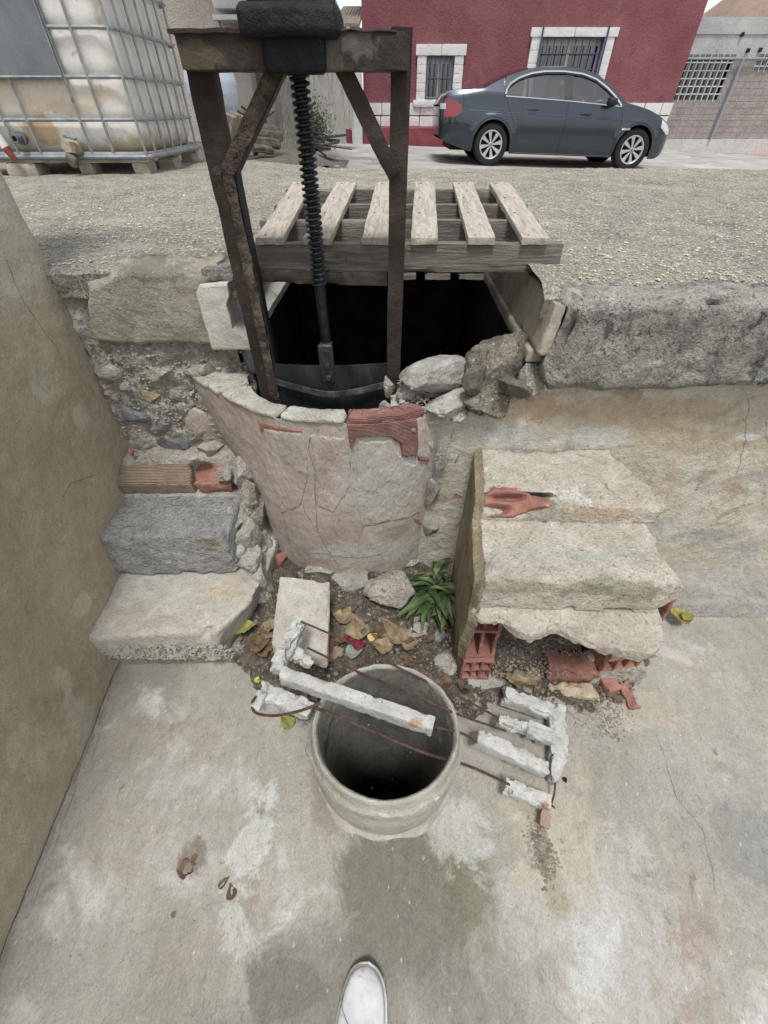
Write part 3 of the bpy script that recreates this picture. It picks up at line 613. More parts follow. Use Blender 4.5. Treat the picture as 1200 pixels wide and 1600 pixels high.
# ------------------------------------------------------------------ left end wall: masonry, olive block, bricks
ml = thing('rubble_wall', 'rough rubble and mortar wall above the left steps, under the olive block', 'wall', (-.7, 1.25, 0))
def my(x, z):
    x = np.asarray(x, float); z = np.asarray(z, float)
    return 1.236+f2(x, z, 6, 3, 90)*.022+f2(x, z, 22, 4, 91)*.018+f2(x, z, 70, 2, 92)*.004+.04*sstep(-.52, -.40, x)*0
g = sheet(lambda u, v: np.stack([u, my(u, v), v], -1), np.arange(-1.02, -.44, .006), np.arange(-.02, 1.07, .006), True)
g.add([[-1.02, 1.5, -.02], [-.445, 1.5, -.02], [-.445, 1.5, 1.05], [-1.02, 1.5, 1.05]], np.array([[0, 1, 2, 3]])); g.add([[-.446, 1.27, -.02], [-.446, 1.5, -.02], [-.446, 1.5, 1.05], [-.446, 1.27, 1.05]], np.array([[0, 1, 2, 3]]))
g.build('mortar_core', MAT['rubble_mortar'], ml)
st = [(238, 612, .075, .035, 'ochre_stone'), (275, 608, .06, .04, 'mortar_light'), (205, 640, .085, .05, 'blue_stone'), (255, 660, .07, .045, 'blue_stone'), (272, 690, .07, .045, 'blue_stone'), (215, 690, .08, .05, 'grey_stone'), (180, 610, .05, .05, 'rubble_mortar'),
      (190, 668, .05, .04, 'grey_stone'), (290, 632, .045, .035, 'grey_stone'), (170, 575, .06, .04, 'mortar_light'), (250, 575, .09, .035, 'rubble_mortar'), (320, 575, .07, .04, 'mortar_light'), (235, 722, .05, .04, 'grey_stone'), (205, 600, .05, .035, 'grey_stone')]
for k, (a, b, w_, h_, m_) in enumerate(st):
    q = P(a, b, d=1.25); rock((q[0], 1.240, q[2]), (w_*1.7, .075, h_*1.7), 40+k, 13, 12, .05, rot=rs.uniform(-.2, .2)).build('stone', MAT[m_], ml)
q = rs.uniform([-.95, .62], [-.42, .92], (700, 2)); pebbles(np.c_[q[:, 0], my(q[:, 0], q[:, 1])-.004, q[:, 1]], rs.lognormal(math.log(.004), .4, 700).clip(.002, .011), 'wall_pebbles', MAT['mortar_light'], 9, .8)
def Pw(px, py, d=1.2): q = P(px, py, d=d); return (q[0], q[2])
g = relief([Pw(*p) for p in ((125, 440), (150, 430), (180, 420), (220, 418), (300, 420), (335, 415), (340, 440), (322, 455), (330, 490), (343, 525), (335, 545), (280, 545), (200, 545), (140, 540), (130, 500))],
           lambda u, v, h: np.stack([u, 1.262-h, v], -1), .062, r=.022, step=.005, rag=.010, rfreq=22, amp=.004, afreq=25, seed=12, embed=.01, hfn=lambda u, v: f2(u, v, 7, 3, 14)*.008)
g.build('stone_block', MAT['olive_block'], ml)
hexa([(-1.0, 1.215, 1.03), (-.91, 1.225, 1.03), (-1.0, 1.3, 1.03), (-.91, 1.3, 1.03), (-1.0, 1.215, 1.075), (-.885, 1.225, 1.07), (-1.0, 1.3, 1.075), (-.885, 1.3, 1.07)], .006, .004, .003, 30, .006, seed=3).build('brick', MAT['red_brick'], ml)
g = rock((-.925, 1.24, .97), (.07, .06, .13), 5, 14, 8, .1, 0); g.build('mortar_lump', MAT['rubble_mortar'], ml)
rock((-.905, 1.235, 1.01), (.02, .05, .07), 6, 8, 8, .1, 0).build('brick', MAT['red_brick'], ml)
# mortar lumps tying wall, joist and well together
for k, (a, b, d, s3, m_) in enumerate([(355, 590, 1.24, (.12, .07, .10), 'mortar_light'), (325, 620, 1.25, (.10, .07, .09), 'mortar_light'), (388, 600, 1.26, (.07, .07, .16), 'mortar_light'), (312, 660, 1.24, (.09, .08, .12), 'well_plaster'), (330, 700, 1.22, (.10, .10, .10), 'well_plaster'), (300, 745, 1.18, (.08, .1, .06), 'mortar_light')]):
    q = P(a, b, d=d); rock(q, s3, 70+k, 15, 9, .06, 0).build('mortar_lump', MAT[m_], ml)

# ------------------------------------------------------------------ the well's round wall
wo_ = thing('well_wall', 'curved cracked plaster wall of the well, bulging out between both flights of steps', 'well', (-.12, 1.34, 0))
WC = (-.118, 1.362); WR = .378; EX = 2.6
def wr(a):
    return WR/(np.abs(np.cos(a))**EX+np.abs(np.sin(a))**EX)**(1/EX)
def well_pt(u, v, h=0):
    """u: angle round the well (0 = towards the eye), v: height"""
    u = np.asarray(u, float); a = u-math.pi/2
    R = wr(a)+f2(u*WR, v, 5, 3, 101)*.007+f2(u*WR, v, 20, 4, 102)*.0016+f2(u*WR, v, 60, 2, 103)*.0012+.16*sstep(-.75, -1.6, u)*sstep(.15, .8, v)+h
    return np.stack([WC[0]+R*np.cos(a), WC[1]+R*np.sin(a), v], -1)
def wtop(u): return .800+.02*sstep(-.6, -1.5, u)+f2(u, u*0, 9, 3, 6)*.006
us = np.linspace(-1.95, 1.75, 300)
g = sheet(lambda u, v: (lambda z: well_pt(u, z))(-.03+v*(wtop(u)+.03)), us, np.linspace(0, 1, 130), False)
g.build('plaster', MAT['well_plaster'], wo_)
def inner(u, v, h=0):
    a = np.asarray(u, float)-math.pi/2; R = wr(a)-.052+f2(u, v, 9, 3, 4)*.005+h; return np.stack([WC[0]+R*np.cos(a), WC[1]+R*np.sin(a), v+0*R], -1)
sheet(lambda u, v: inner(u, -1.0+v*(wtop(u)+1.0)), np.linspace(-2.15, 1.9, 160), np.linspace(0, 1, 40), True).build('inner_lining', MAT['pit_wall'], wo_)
# inner face, white plaster at the left shoulder
rim_u = [(-1.95, -1.28), (-1.27, -.55), (-.54, -.14), (-.13, .30)]
def rim(u0, u1, name, mat, seed, hz=.010, ov=.004):
    U = np.linspace(u0, u1, max(12, int((u1-u0)*90))); S = np.linspace(0, 2*math.pi, 29)[:-1]
    V = []
    for i, u in enumerate(U):
        A = well_pt(np.array([u]), np.array([.8]))[0]; B = inner(np.array([u]), np.array([.8]))[0]; cen = (A+B)/2; cen[2] = wtop(u)+.004; e = A-B; Lh = np.linalg.norm(e)/2+ov; e /= np.linalg.norm(e)
        k = min(1, (min(i, len(U)-1-i)+.4)/1.6)
        for s in S:
            cx = np.sign(math.cos(s))*abs(math.cos(s))**.55; sx = np.sign(math.sin(s))*abs(math.sin(s))**.55
            V.append(cen+e*cx*Lh*k+np.array([0, 0, sx*hz*k]))
    V = np.array(V); V += np.stack([fbm(V, 26, 4, seed+i) for i in range(3)], 1)*[.006, .006, .007]
    g = G().add(V, gridF(len(U), 28, True)); n = len(U)*28
    for b in (0, n-28): g.add(np.vstack([V[b:b+28], V[b:b+28].mean(0)]), np.array([[28, j, (j+1) % 28] for j in range(28)]))
    return g.build(name, mat, wo_)
rim(-1.95, -1.00, 'rim_mortar', MAT['rim_mortar'], 1); rim(-.985, -.47, 'rim_mortar', MAT['rim_mortar'], 2); rim(-.455, .035, 'rim_mortar', MAT['rim_mortar'], 3)
rim(.045, .62, 'rim_brick', MAT['red_brick_ribbed'], 4, .013, .004)
def WU(px, py):
    """angle and height on the well wall under a point of the photograph"""
    r = ray(px, py); best = None
    t = np.linspace(.6, 2.2, 900)/np.linalg.norm(r)*1.0; Q = EYE+r*(np.linspace(.7, 1.4, 1400)/r[1])[:, None]
    dx = Q[:, 0]-WC[0]; dy = Q[:, 1]-WC[1]; a = np.arctan2(dy, dx); R = np.hypot(dx, dy); k = np.argmax(R < wr(a)); u = a[k]+math.pi/2
    if u > math.pi: u -= 2*math.pi
    return u, Q[k, 2]
# plaster skins that stand proud of the brick: the exposed brick patch
relief([WU(*p) for p in ((543, 662), (600, 657), (650, 652), (652, 700), (650, 712), (628, 712), (626, 695), (612, 683), (600, 682), (575, 680), (556, 683), (547, 700))], well_pt, .008, .006, .0035, .006, seed=8, amp=.002).build('brick', MAT['red_brick_ribbed'], wo_)
relief([WU(*p) for p in ((652, 712), (668, 714), (667, 720), (653, 719))], well_pt, .009, .004, .003, .002, seed=9).build('brick', MAT['red_brick'], wo_)
relief([WU(*p) for p in ((645, 808), (655, 810), (657, 818), (647, 814))], well_pt, .004, .003, .003, .002, seed=9).build('brick', MAT['red_brick'], wo_)
relief([WU(*p) for p in ((405, 660), (420, 663), (470, 672), (472, 675), (418, 668), (408, 674))], well_pt, .004, .003, .003, .001, seed=19).build('brick', MAT['red_brick'], wo_)
relief([WU(*p) for p in ((412, 668), (470, 677), (478, 690), (482, 740), (470, 790), (440, 800), (418, 760))], well_pt, .0035, .006, .004, .008, seed=29).build('plaster_skin', MAT['well_plaster'], wo_)
relief([WU(*p) for p in ((484, 680), (538, 684), (545, 700), (548, 760), (520, 800), (497, 790), (492, 720))], well_pt, .003, .006, .004, .008, seed=39).build('plaster_skin', MAT['well_plaster'], wo_)
relief([WU(*p) for p in ((560, 690), (612, 688), (632, 722), (650, 726), (655, 800), (600, 815), (565, 822), (555, 760))], well_pt, .003, .006, .004, .008, seed=49).build('plaster_skin', MAT['well_plaster'], wo_)
for k, pts in enumerate([[(486, 675), (482, 700), (492, 735), (493, 770), (497, 830), (512, 860), (530, 885)], [(480, 862), (515, 866)], [(618, 705), (617, 740), (612, 808)], [(612, 812), (568, 823), (562, 835), (558, 870)], [(463, 765), (478, 800), (498, 835)],
                         [(555, 683), (550, 710), (545, 740)], [(420, 740), (440, 790), (452, 850)], [(566, 775), (600, 778)], [(650, 700), (645, 760), (655, 830)], [(520, 868), (560, 872), (600, 865)]]):
    ribbon([WU(*p) for p in pts], well_pt, .0042 if k == 0 else .0026, .0015, 70, k+50, .006).build('crack', MAT['crack_dirt'], wo_)
# broken mortar on the right shoulder
for k, (a, b, d, s3, m_) in enumerate([(672, 650, 1.06, (.09, .06, .06), 'mortar_light'), (700, 640, 1.08, (.10, .10, .06), 'mortar_light'), (645, 668, 1.02, (.03, .03, .03), 'grey_stone'), (668, 690, 1.05, (.05, .03, .06), 'mortar_light')]):
    rock(P(a, b, d=d), s3, 90+k, 14, 9, .07, 0).build('mortar_lump', MAT[m_], wo_)
for k, (a, b, s3, m_) in enumerate([(675, 770, (.06, .03, .11), 'grey_stone'), (672, 825, (.06, .03, .06), 'grey_stone'), (690, 715, (.04, .02, .09), 'mortar_light'), (640, 875, (.09, .05, .05), 'mortar_light')]):
    rock(P(a, b, d=1.035), s3, 190+k, 14, 9, .05, 0).build('mortar_lump', MAT[m_], wo_)

# ------------------------------------------------------------------ rubble heaped on the broken right edge
ms('dark_mortar', ['#6d665b', '#898276', '#a59e91'], scale=15, detail=9, bscale=130, bump=1.0, bdist=.008, grain=.32, specks=[(55, '#d6d2c6', .14, .8), (90, '#cdc8bb', .12, .7)])
RG = 'broken masonry heaped on the right edge of the well opening'
def rubble(a, b, d, s3, seed, m_, label, planes=9, amp=.07, rot=None, cat='rubble', grp=RG, n=22):
    q = P(a, b, d=d); rock(q, s3, seed, n, planes, amp, rot).build('rubble_chunk', MAT[m_], **T(label, cat, grp))
rubble(787, 590, 1.13, (.22, .18, .21), 23, 'dark_mortar', 'largest pebbly mortar chunk, against the brownish joist', 7, .10, .1, n=34)
rubble(684, 592, 1.12, (.21, .12, .105), 16, 'grey_stone', 'smooth grey slab of rubble with a sloping top, left of the pebbly mortar chunk', 8, .05, .35, n=30)
rubble(740, 592, 1.045, (.07, .05, .11), 85, 'dark_stone', 'sharp dark grey shard wedged between grey slab and mortar chunk', 14, .02, .4)
rubble(800, 606, 1.04, (.105, .06, .07), 9, 'dark_stone', 'dark faceted stone with a pale rim, lower right of the heap', 14, .03, 2.4)
rubble(828, 592, 1.08, (.07, .07, .12), 10, 'rubble_mortar', 'brown pebbly lump tucked under the end of the brownish joist', 8, .10)
rubble(700, 632, 1.08, (.20, .12, .09), 11, 'mortar_light', 'pale crumbly mortar mound in front of the grey slab', 9, .10, .1, n=32)
rubble(765, 628, 1.08, (.20, .12, .09), 12, 'dark_mortar', 'gravelly mortar bed in front of the dark faceted stone', 9, .10, .05, n=32)
rubble(608, 604, 1.115, (.036, .03, .068), 13, 'grey_stone', 'upright pointed pebble leaning on the foot of the right post', 9, .04, 0)
rubble(640, 618, 1.11, (.07, .05, .065), 14, 'grey_stone', 'rounded grey lump just right of the right post foot', 8, .08, 0)
rubble(604, 636, 1.10, (.04, .03, .04), 15, 'grey_stone', 'small stone below the upright pointed pebble', 8, .05, 0)
q = rs.uniform([.04, 1.04], [.36, 1.16], (420, 2)); z_ = rtop(q[:, 0])-.016+.5*(q[:, 1]-1.04)
pebbles(np.c_[q, z_+.02], rs.lognormal(math.log(.004), .45, 420).clip(.002, .01), 'rubble_grit', MAT['mortar_light'], 19, .8)
# ------------------------------------------------------------------ left steps
sl_ = thing('stone_steps', 'short flight of broken steps in brick and concrete against the tall brown wall', 'steps', (-.72, 1.0, 0))
hexa([(-.99, .672, -.02), (-.475, .68, -.02), (-.99, 1.22, -.02), (-.40, 1.15, -.02), (-.99, .667, .085), (-.49, .675, .08), (-.99, 1.22, .09), (-.41, 1.15, .09)], .008, .012, .008, 15, .02, seed=21, maxn=80).build('step_base', MAT['rubble_mortar'], sl_)
hexa([(-.99, .645, .075), (-.505, .655, .07), (-.99, 1.2, .08), (-.42, 1.12, .08), (-.99, .648, .226), (-.46, .668, .236), (-.99, 1.2, .235), (-.40, 1.10, .24)], .007, .018, .007, 12, .03, cfreq=14, seed=22, maxn=90, big=.010,
     post=lambda W: W-np.stack([.07*sstep(.80, .64, W[:, 1])*sstep(-.60, -.44, W[:, 0]), -.03*sstep(.72, .64, W[:, 1])*sstep(-.6, -.46, W[:, 0])*0, 0*W[:, 0]], 1)).build('tread_slab', MAT['step_concrete'], sl_)
q = np.stack([rs.uniform(-.93, -.5, 500), .652+rs.uniform(-.004, .006, 500), rs.uniform(.09, .175, 500)], 1); pebbles(q, rs.lognormal(math.log(.005), .35, 500).clip(.002, .011), 'step_pebbles', MAT['mortar_light'], 29, .9)
bpy.data.objects['step_pebbles'].parent = sl_; bpy.data.objects['step_pebbles'].location = bpy.data.objects['step_pebbles'].location-sl_.location
for k, (a, b, z, s3, m_) in enumerate([(408, 835, .20, (.16, .16, .22), 'mortar_light'), (395, 790, .34, (.14, .16, .20), 'rubble_mortar'), (375, 745, .48, (.12, .14, .16), 'mortar_light'), (405, 905, .17, (.10, .12, .20), 'mortar_light'), (412, 935, .12, (.06, .09, .16), 'rubble_mortar'), (385, 870, .27, (.10, .12, .08), 'mortar_light'), (375, 800, .38, (.08, .14, .14), 'rubble_mortar'), (385, 840, .32, (.09, .12, .16), 'mortar_light'), (390, 770, .45, (.07, .1, .12), 'rubble_mortar'), (360, 740, .50, (.05, .06, .08), 'rubble_mortar'), (370, 860, .30, (.06, .05, .13), 'mortar_light')]):
    rock(P(a, b, z=z), s3, 120+k, 18, 9, .08, .1).build('mortar_lump', MAT[m_], sl_)
hexa([(-.99, .885, .235), (-.515, .895, .235), (-.99, 1.25, .235), (-.50, 1.2, .235), (-.99, .90, .418), (-.515, .905, .424), (-.99, 1.25, .425), (-.50, 1.2, .43)], .006, .010, .005, 24, .018, cfreq=16, seed=23, maxn=90).build('concrete_block', MAT['grey_block'], sl_)
hexa([(-.99, 1.09, .415), (-.49, 1.09, .415), (-.99, 1.27, .415), (-.44, 1.2, .415), (-.99, 1.10, .44), (-.47, 1.09, .44), (-.99, 1.27, .44), (-.44, 1.2, .44)], .008, .008, .006, 20, .008, seed=24).build('mortar_bed', MAT['mortar_light'], sl_)
hexa([(-1.0, 1.095, .438), (-.67, 1.10, .436), (-1.0, 1.24, .44), (-.67, 1.24, .44), (-1.0, 1.085, .49), (-.672, 1.09, .488), (-.99, 1.15, .53), (-.675, 1.16, .528)], .006, .005, .002, 20, .006, seed=25).build('brick', MAT['ribbed_brick'], sl_)
hexa([(-.662, 1.10, .438), (-.54, 1.10, .436), (-.662, 1.24, .44), (-.54, 1.24, .44), (-.662, 1.09, .488), (-.53, 1.09, .486), (-.665, 1.16, .528), (-.54, 1.17, .52)], .005, .005, .003, 20, .016, cfreq=22, seed=26).build('brick', MAT['red_brick'], sl_)
hexa([(-1.0, 1.13, .45), (-.48, 1.14, .45), (-1.0, 1.30, .45), (-.46, 1.3, .45), (-1.0, 1.16, .532), (-.50, 1.165, .534), (-1.0, 1.30, .56), (-.48, 1.3, .56)], .007, .010, .008, 20, .01, seed=27).build('mortar_bed', MAT['rubble_mortar'], sl_)
rock(P(348, 742, d=1.1), (.06, .05, .06), 141, 14, 9, .1, 0).build('mortar_lump', MAT['rubble_mortar'], sl_)
rock(P(300, 712, d=1.13), (.08, .04, .015), 143, 12, 9, .1, 0).build('mortar_lump', MAT['mortar_light'], sl_)
rock(P(206, 706, d=1.17), (.02, .02, .03), 142, 8, 9, .1, 0).build('brick', MAT['red_brick'], sl_)

# ------------------------------------------------------------------ right steps
sr = thing('concrete_steps', 'broken pale concrete steps on hollow red bricks, against the right wall', 'steps', (.52, .8, 0))
HA = P(800, 785, d=.825)
def gouge(W):
    """where the render has fallen off the upper tread"""
    c = np.array([.385, .835, .640]); e = (W-c)/np.array([.095, .05, .040]); d = np.linalg.norm(e, axis=1)+fbm(W, 30, 3, 5)*.25
    k = sstep(1.15, .75, d)*sstep(.87, .84, W[:, 1]); return W+np.stack([0*k, k*.065, -k*.045*sstep(.60, .65, W[:, 2])], 1)
def shx(x, y): return x-.058*np.clip((1.04-y)/.45, 0, 1.1)*np.clip((.72-x)/.45, 0, 1.1)
def rag_r(W):
    k = sstep(.60, .80, W[:, 0]); n = f2(W[:, 1], W[:, 2], 11, 4, 33)
    W = W.copy(); W[:, 0] += k*n*.05; W[:, 0] = shx(W[:, 0], W[:, 1]); return W
hexa([(.287, .815, .585), (.755, .80, .580), (.287, 1.06, .585), (.745, 1.06, .585), (.288, .822, .652), (.77, .806, .645), (.288, 1.06, .658), (.70, 1.06, .655)], .006, .005, .004, 30, .013, cfreq=22, seed=41, maxn=100, big=.001, post=lambda W: rag_r(gouge(W))).build('upper_tread', MAT['stair_concrete'], sr)
hexa([(.287, .600, .480), (.715, .580, .480), (.287, 1.04, .480), (.735, 1.04, .480), (.288, .612, .590), (.735, .590, .584), (.288, 1.04, .592), (.74, 1.04, .590)], .006, .006, .003, 40, .014, cfreq=26, seed=42, maxn=110, big=.001, post=rag_r).build('middle_tread', MAT['stair_concrete'], sr)
def lip(W):
    W = W.copy(); k = sstep(.62, .54, W[:, 1]); x = W[:, 0]
    W[:, 1] += k*(.035*sstep(.36, .28, x)-.045*np.exp(-((x-.62)/.10)**2)+.03*f2(x, x*0, 16, 4, 44)); W[:, 2] -= .028*sstep(.62, .50, W[:, 1]); return W
hexa([(.288, .545, .448), (.735, .535, .448), (.288, .98, .44), (.74, .98, .44), (.289, .545, .485), (.745, .535, .485), (.289, .98, .49), (.74, .98, .49)], .006, .005, .003, 40, .014, cfreq=26, seed=43, maxn=110, big=.001, post=lambda W: lip(rag_r(W))).build('lower_tread', MAT['stair_concrete'], sr)
hexa([(.265, .80, .655), (.62, .80, .655), (.265, 1.07, .655), (.60, 1.07, .655), (.268, .83, .664), (.6, .83, .662), (.268, 1.07, .667), (.58, 1.07, .665)], .006, .004, .003, 20, .01, seed=44, maxn=80).build('tread_skin', MAT['stair_concrete'], sr) if False else None
# red brick showing through the gouge, with its hollow cells
def gb(u, v, h): 
    # u along x, v down the face
    return np.stack([shx(u, .83+0*u), .862-v*.50-h*.6, .650-v*.58+h*.8-.004], -1)
def cells(u, v):
    return -.030*np.exp(-(((u-.365)/.045)**2+((v-.014)/.013)**2)**2)-.030*np.exp(-(((u-.335)/.036)**2+((v-.058)/.017)**2)**2)
relief([(.302, .005), (.33, -.018), (.39, -.016), (.43, .01), (.50, .025), (.50, .045), (.44, .055), (.38, .085), (.325, .09), (.302, .08)], gb, .012, .006, .003, .006, seed=45, amp=.0015, hfn=cells).build('brick', MAT['red_brick'], sr)
# rendered flank
yz = [(1.05, .656), (.83, .654), (.818, .60), (.815, .588), (.615, .586), (.60, .52), (.60, .48), (.585, .44), (.60, .36), (.615, .25), (.635, .10), (.655, -.01), (1.05, -.01)]
def flank(u, v, h): return np.stack([shx(.288-.0*v-h*.7, u)+.022*sstep(.3, .0, v)*sstep(.9, .6, u)+f2(u, v, 4, 2, 7)*.004, u, v], -1)
g = relief(yz, flank, .014, .006, .005, .004, rfreq=20, seed=46, amp=.002, embed=.02)
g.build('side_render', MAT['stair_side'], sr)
# bed of soil and mortar in the hollow under the treads
hexa([(.30, .70, -.02), (.75, .70, -.02), (.30, 1.04, -.02), (.75, 1.04, -.02), (.30, .80, .40), (.75, .78, .40), (.30, 1.04, .46), (.75, 1.04, .46)], .012, .01, .02, 12, seed=47, maxn=60, big=.02).build('infill', MAT['soil'], sr)
hexa([(.32, .62, -.02), (.70, .60, -.02), (.32, .9, -.02), (.70, .9, -.02), (.32, .66, .05), (.70, .66, .05), (.32, .9, .30), (.70, .9, .28)], .01, .01, .012, 14, seed=48, maxn=60, big=.02).build('grit_slope', MAT['soil'], sr)
q = np.stack([rs.uniform(.33, .68, 1600), rs.uniform(.60, .86, 1600)], 1); zq = .06+np.clip((q[:, 1]-.66)/.24, 0, 1)*.25
pebbles(np.c_[q, zq+.006], rs.lognormal(math.log(.0028), .4, 1600).clip(.001, .008), 'grit', MAT['grit'], 31); o_ = bpy.data.objects['grit']; o_.parent = sr; o_.location = o_.location-sr.location
def hollow_brick(x0, x1, z0, z1, y0, y1, cols, rows, t, slope, seed, rot=0, mat='red_brick'):
    g = G(); cx = (x1-x0-t)/cols; cz = (z1-z0-t)/rows
    def yf(z): return y0+slope*max(0, z-z0)
    for i in range(cols+1):
        x = x0+i*cx
        hexa([(x, yf(z0), z0), (x+t, yf(z0), z0), (x, y1, z0), (x+t, y1, z0), (x, yf(z1), z1), (x+t, yf(z1), z1), (x, y1, z1), (x+t, y1, z1)], .008, .001, .0025, 40, .004, seed=seed+i, g=g)
    for j in range(rows+1):
        z = z0+j*cz
        hexa([(x0+.001, yf(z), z), (x1-.001, yf(z), z), (x0+.001, y1, z), (x1-.001, y1, z), (x0+.001, yf(z), z+t), (x1-.001, yf(z), z+t), (x0+.001, y1, z+t), (x1-.001, y1, z+t)], .008, .001, .0025, 40, .004, seed=seed+20+j, g=g)
    c, s = math.cos(rot), math.sin(rot); xc, yc = (x0+x1)/2, (y0+y1)/2
    g.xf(lambda V: V+np.stack([fbm(V, 30, 3, seed+k) for k in range(3)], 1)*.003)
    g.xf(lambda V: np.stack([xc+(V[:, 0]-xc)*c-(V[:, 1]-yc)*s, yc+(V[:, 0]-xc)*s+(V[:, 1]-yc)*c, V[:, 2]], -1))
    return g.build('hollow_brick', MAT[mat], sr, smooth=False)
hollow_brick(.252, .352, .045, .165, .600, .70, 3, 2, .010, .05, 50)
hollow_brick(.252, .350, .17, .42, .615, .72, 2, 2, .012, .16, 55)
hollow_brick(.705, .835, .085, .235, .615, .74, 3, 2, .010, .0, 60, .12)
hollow_brick(.715, .83, .24, .42, .640, .74, 2, 2, .011, .1, 65, .12)
hexa([(.70, .60, -.01), (.90, .60, -.01), (.70, .9, -.01), (.90, .9, -.01), (.725, .615, .085), (.875, .62, .085), (.725, .9, .085), (.875, .9, .085)], .008, .01, .012, 22, .015, seed=49).build('mortar_foot', MAT['rubble_mortar'], sr)
rock((.335, .615, .02), (.16, .07, .06), 144, 16, 8, .08, .1).build('mortar_foot', MAT['mortar_light'], sr)

# ------------------------------------------------------------------ concrete pipe ring
RC = P(602, 1134, z=.335); RX, RYs = .190, .885
rc = thing('concrete_ring', 'round upright concrete pipe ring with an open dark mouth, in the middle of the yard', 'pipe', (RC[0], RC[1], 0))
prof = [(.190, .0), (.194, .03), (.197, .08), (.198, .14), (.1965, .19), (.195, .225), (.196, .245), (.198, .262), (.1975, .278), (.189, .290), (.185, .303), (.183, .318), (.181, .329), (.177, .335), (.174, .335), (.170, .330), (.167, .318), (.165, .29), (.163, .22), (.160, .12), (.157, .02), (.156, -.9)]
cut = 15
PR = []
for (a, b) in zip(prof[:-1], prof[1:]):
    for t in np.linspace(0, 1, 7)[:-1]: PR.append((a[0]+(b[0]-a[0])*t, a[1]+(b[1]-a[1])*t))
PR.append(prof[-1]); PRI = PR[cut*6+3:]; PR = PR[:cut*6+4]
def ringfn(V):
    c = np.array([RC[0], RC[1], 0]); D = V-c; a = np.arctan2(D[:, 1], D[:, 0]); R = np.hypot(D[:, 0], D[:, 1])
    dr = fbm(V, 14, 3, 3)*.0025+fbm(V, 55, 3, 4)*.0018
    ridge = np.exp(-((D[:, 2]-.268)/.012)**2)*(R > .185)*np.clip(fbm(V, 20, 4, 9)*2+.1, -1, 1)*.007*sstep(.3, -.2, np.sin(a))
    chipz = np.exp(-((R-.178)/.012)**2)*(D[:, 2] > .30)*fbm(V, 30, 4, 12)*.005
    k = (R+dr+ridge)/R
    return c+np.stack([D[:, 0]*k, D[:, 1]*k*RYs, D[:, 2]+chipz], -1)
lathe(PR, (RC[0], RC[1], 0), 200, fn=ringfn).build('pipe_wall', MAT['ring_concrete'], rc)
ms('ring_inner_shade', ['#6b6861', '#807d75', '#949188'], scale=6, detail=8, bscale=150, bump=.5, bdist=.003, grain=.14, stretch=(1, 1, .4), blotch=[(5, '#5a584c', .55, .12)])  # inside of the pipe coloured darker than its outside: shade painted into the concrete
lathe(PRI, (RC[0], RC[1], 0), 200, fn=ringfn).build('inner_wall', MAT['ring_inner_shade'], rc)
lathe([(.001, -.88), (.165, -.88)], (RC[0], RC[1], 0), 40, fn=lambda V: V).build('pipe_bottom', MAT['pit_water'], rc)
a_ = np.linspace(0, 2*math.pi, 121)[:-1]
g = G(); S8 = np.arange(8)/8*2*math.pi; V = []
for a in a_:
    rr = .009+.003*math.sin(a*5)+.002*math.sin(a*11+1); c0 = np.array([RC[0]+.194*math.cos(a), RC[1]+.194*RYs*math.sin(a), .0])
    for s in S8: V.append(c0+np.array([math.cos(a), math.sin(a), 0])*rr*math.cos(s)*1.3+np.array([0, 0, 1])*rr*math.sin(s)*.8)
V = np.array(V); V += np.stack([fbm(V, 60, 3, k) for k in range(3)], 1)*.003
F = gridF(120, 8, True); j = np.arange(8); F = np.vstack([F, np.stack([119*8+j, j, (j+1) % 8, 119*8+(j+1) % 8], -1)])
g.add(V, F).build('mortar_collar', MAT['ring_concrete'], rc)

# ------------------------------------------------------------------ broken concrete grating strung on rusty bars
gr = thing('broken_grating', 'broken white concrete grating strung on rusty bars across the pipe ring', 'grating', (.05, .45, .0))
W_ = MAT['white_concrete']
def piece(name, p0, p1, wd, ht, seed, mat=W_, r=.0025, amp=.0018, chip=.01, w1=None, h1=None, up=(0, 0, 1), step=.005, big=0):
    hexa(bar8(p0, p1, wd, ht, up, w1, h1), step, r, amp, 60, chip, cfreq=45, seed=seed, big=big).build(name, mat, gr)
z1 = .388
piece('slat', P(440, 1055, z=z1-.012), P(677, 1136, z=z1-.012), .032, .050, 1, amp=.0012, chip=.006)
piece('rail_piece', P(432, 1050, z=z1-.03), P(472, 972, z=z1-.05), .040, .05, 2, amp=.005, chip=.022, r=.003, w1=.030, big=.008)
piece('rail_piece', P(440, 1005, z=0.330), P(487, 1040, z=0.310), .050, .04, 3, amp=.005, chip=.022, r=.003, w1=.02, h1=.02, big=.008)
piece('rail_piece', P(402, 1108, z=0.350), P(421, 1066, z=0.370), .028, .045, 4, amp=.004, chip=.02, r=.003, big=.005)
piece('slat_stub', P(410, 1083, z=0.350), P(486, 1112, z=0.335), .040, .045, 5, amp=.005, chip=.014)
# comb on the floor, right of the ring
zt = lambda t: .035+.0*t
def cp_(px, py, z): return P(px, py, z=z)
piece('rail_piece', cp_(868, 1103, .045), cp_(872, 1190, .040), .052, .05, 6, amp=.002, chip=.012)
piece('rail_piece', cp_(872, 1185, .045), cp_(862, 1222, .040), .045, .05, 16, amp=.002, chip=.012, w1=.02)
piece('slat', cp_(786, 1087, .075), cp_(862, 1114, .055), .042, .055, 7, amp=.004, chip=.012)
piece('slat', cp_(819, 1138, .075), cp_(862, 1155, .055), .042, .055, 8, amp=.002, chip=.012)
piece('slat_stub', cp_(774, 1125, .09), cp_(826, 1142, .07), .030, .045, 9, amp=.009, chip=.02, big=.008)
piece('slat', cp_(742, 1152, .10), cp_(852, 1203, .055), .040, .058, 10, amp=.0015, chip=.008)
piece('slat_stub', cp_(786, 1228, .055), cp_(858, 1256, .045), .040, .045, 11, amp=.005, chip=.016, w1=.034, h1=.04)
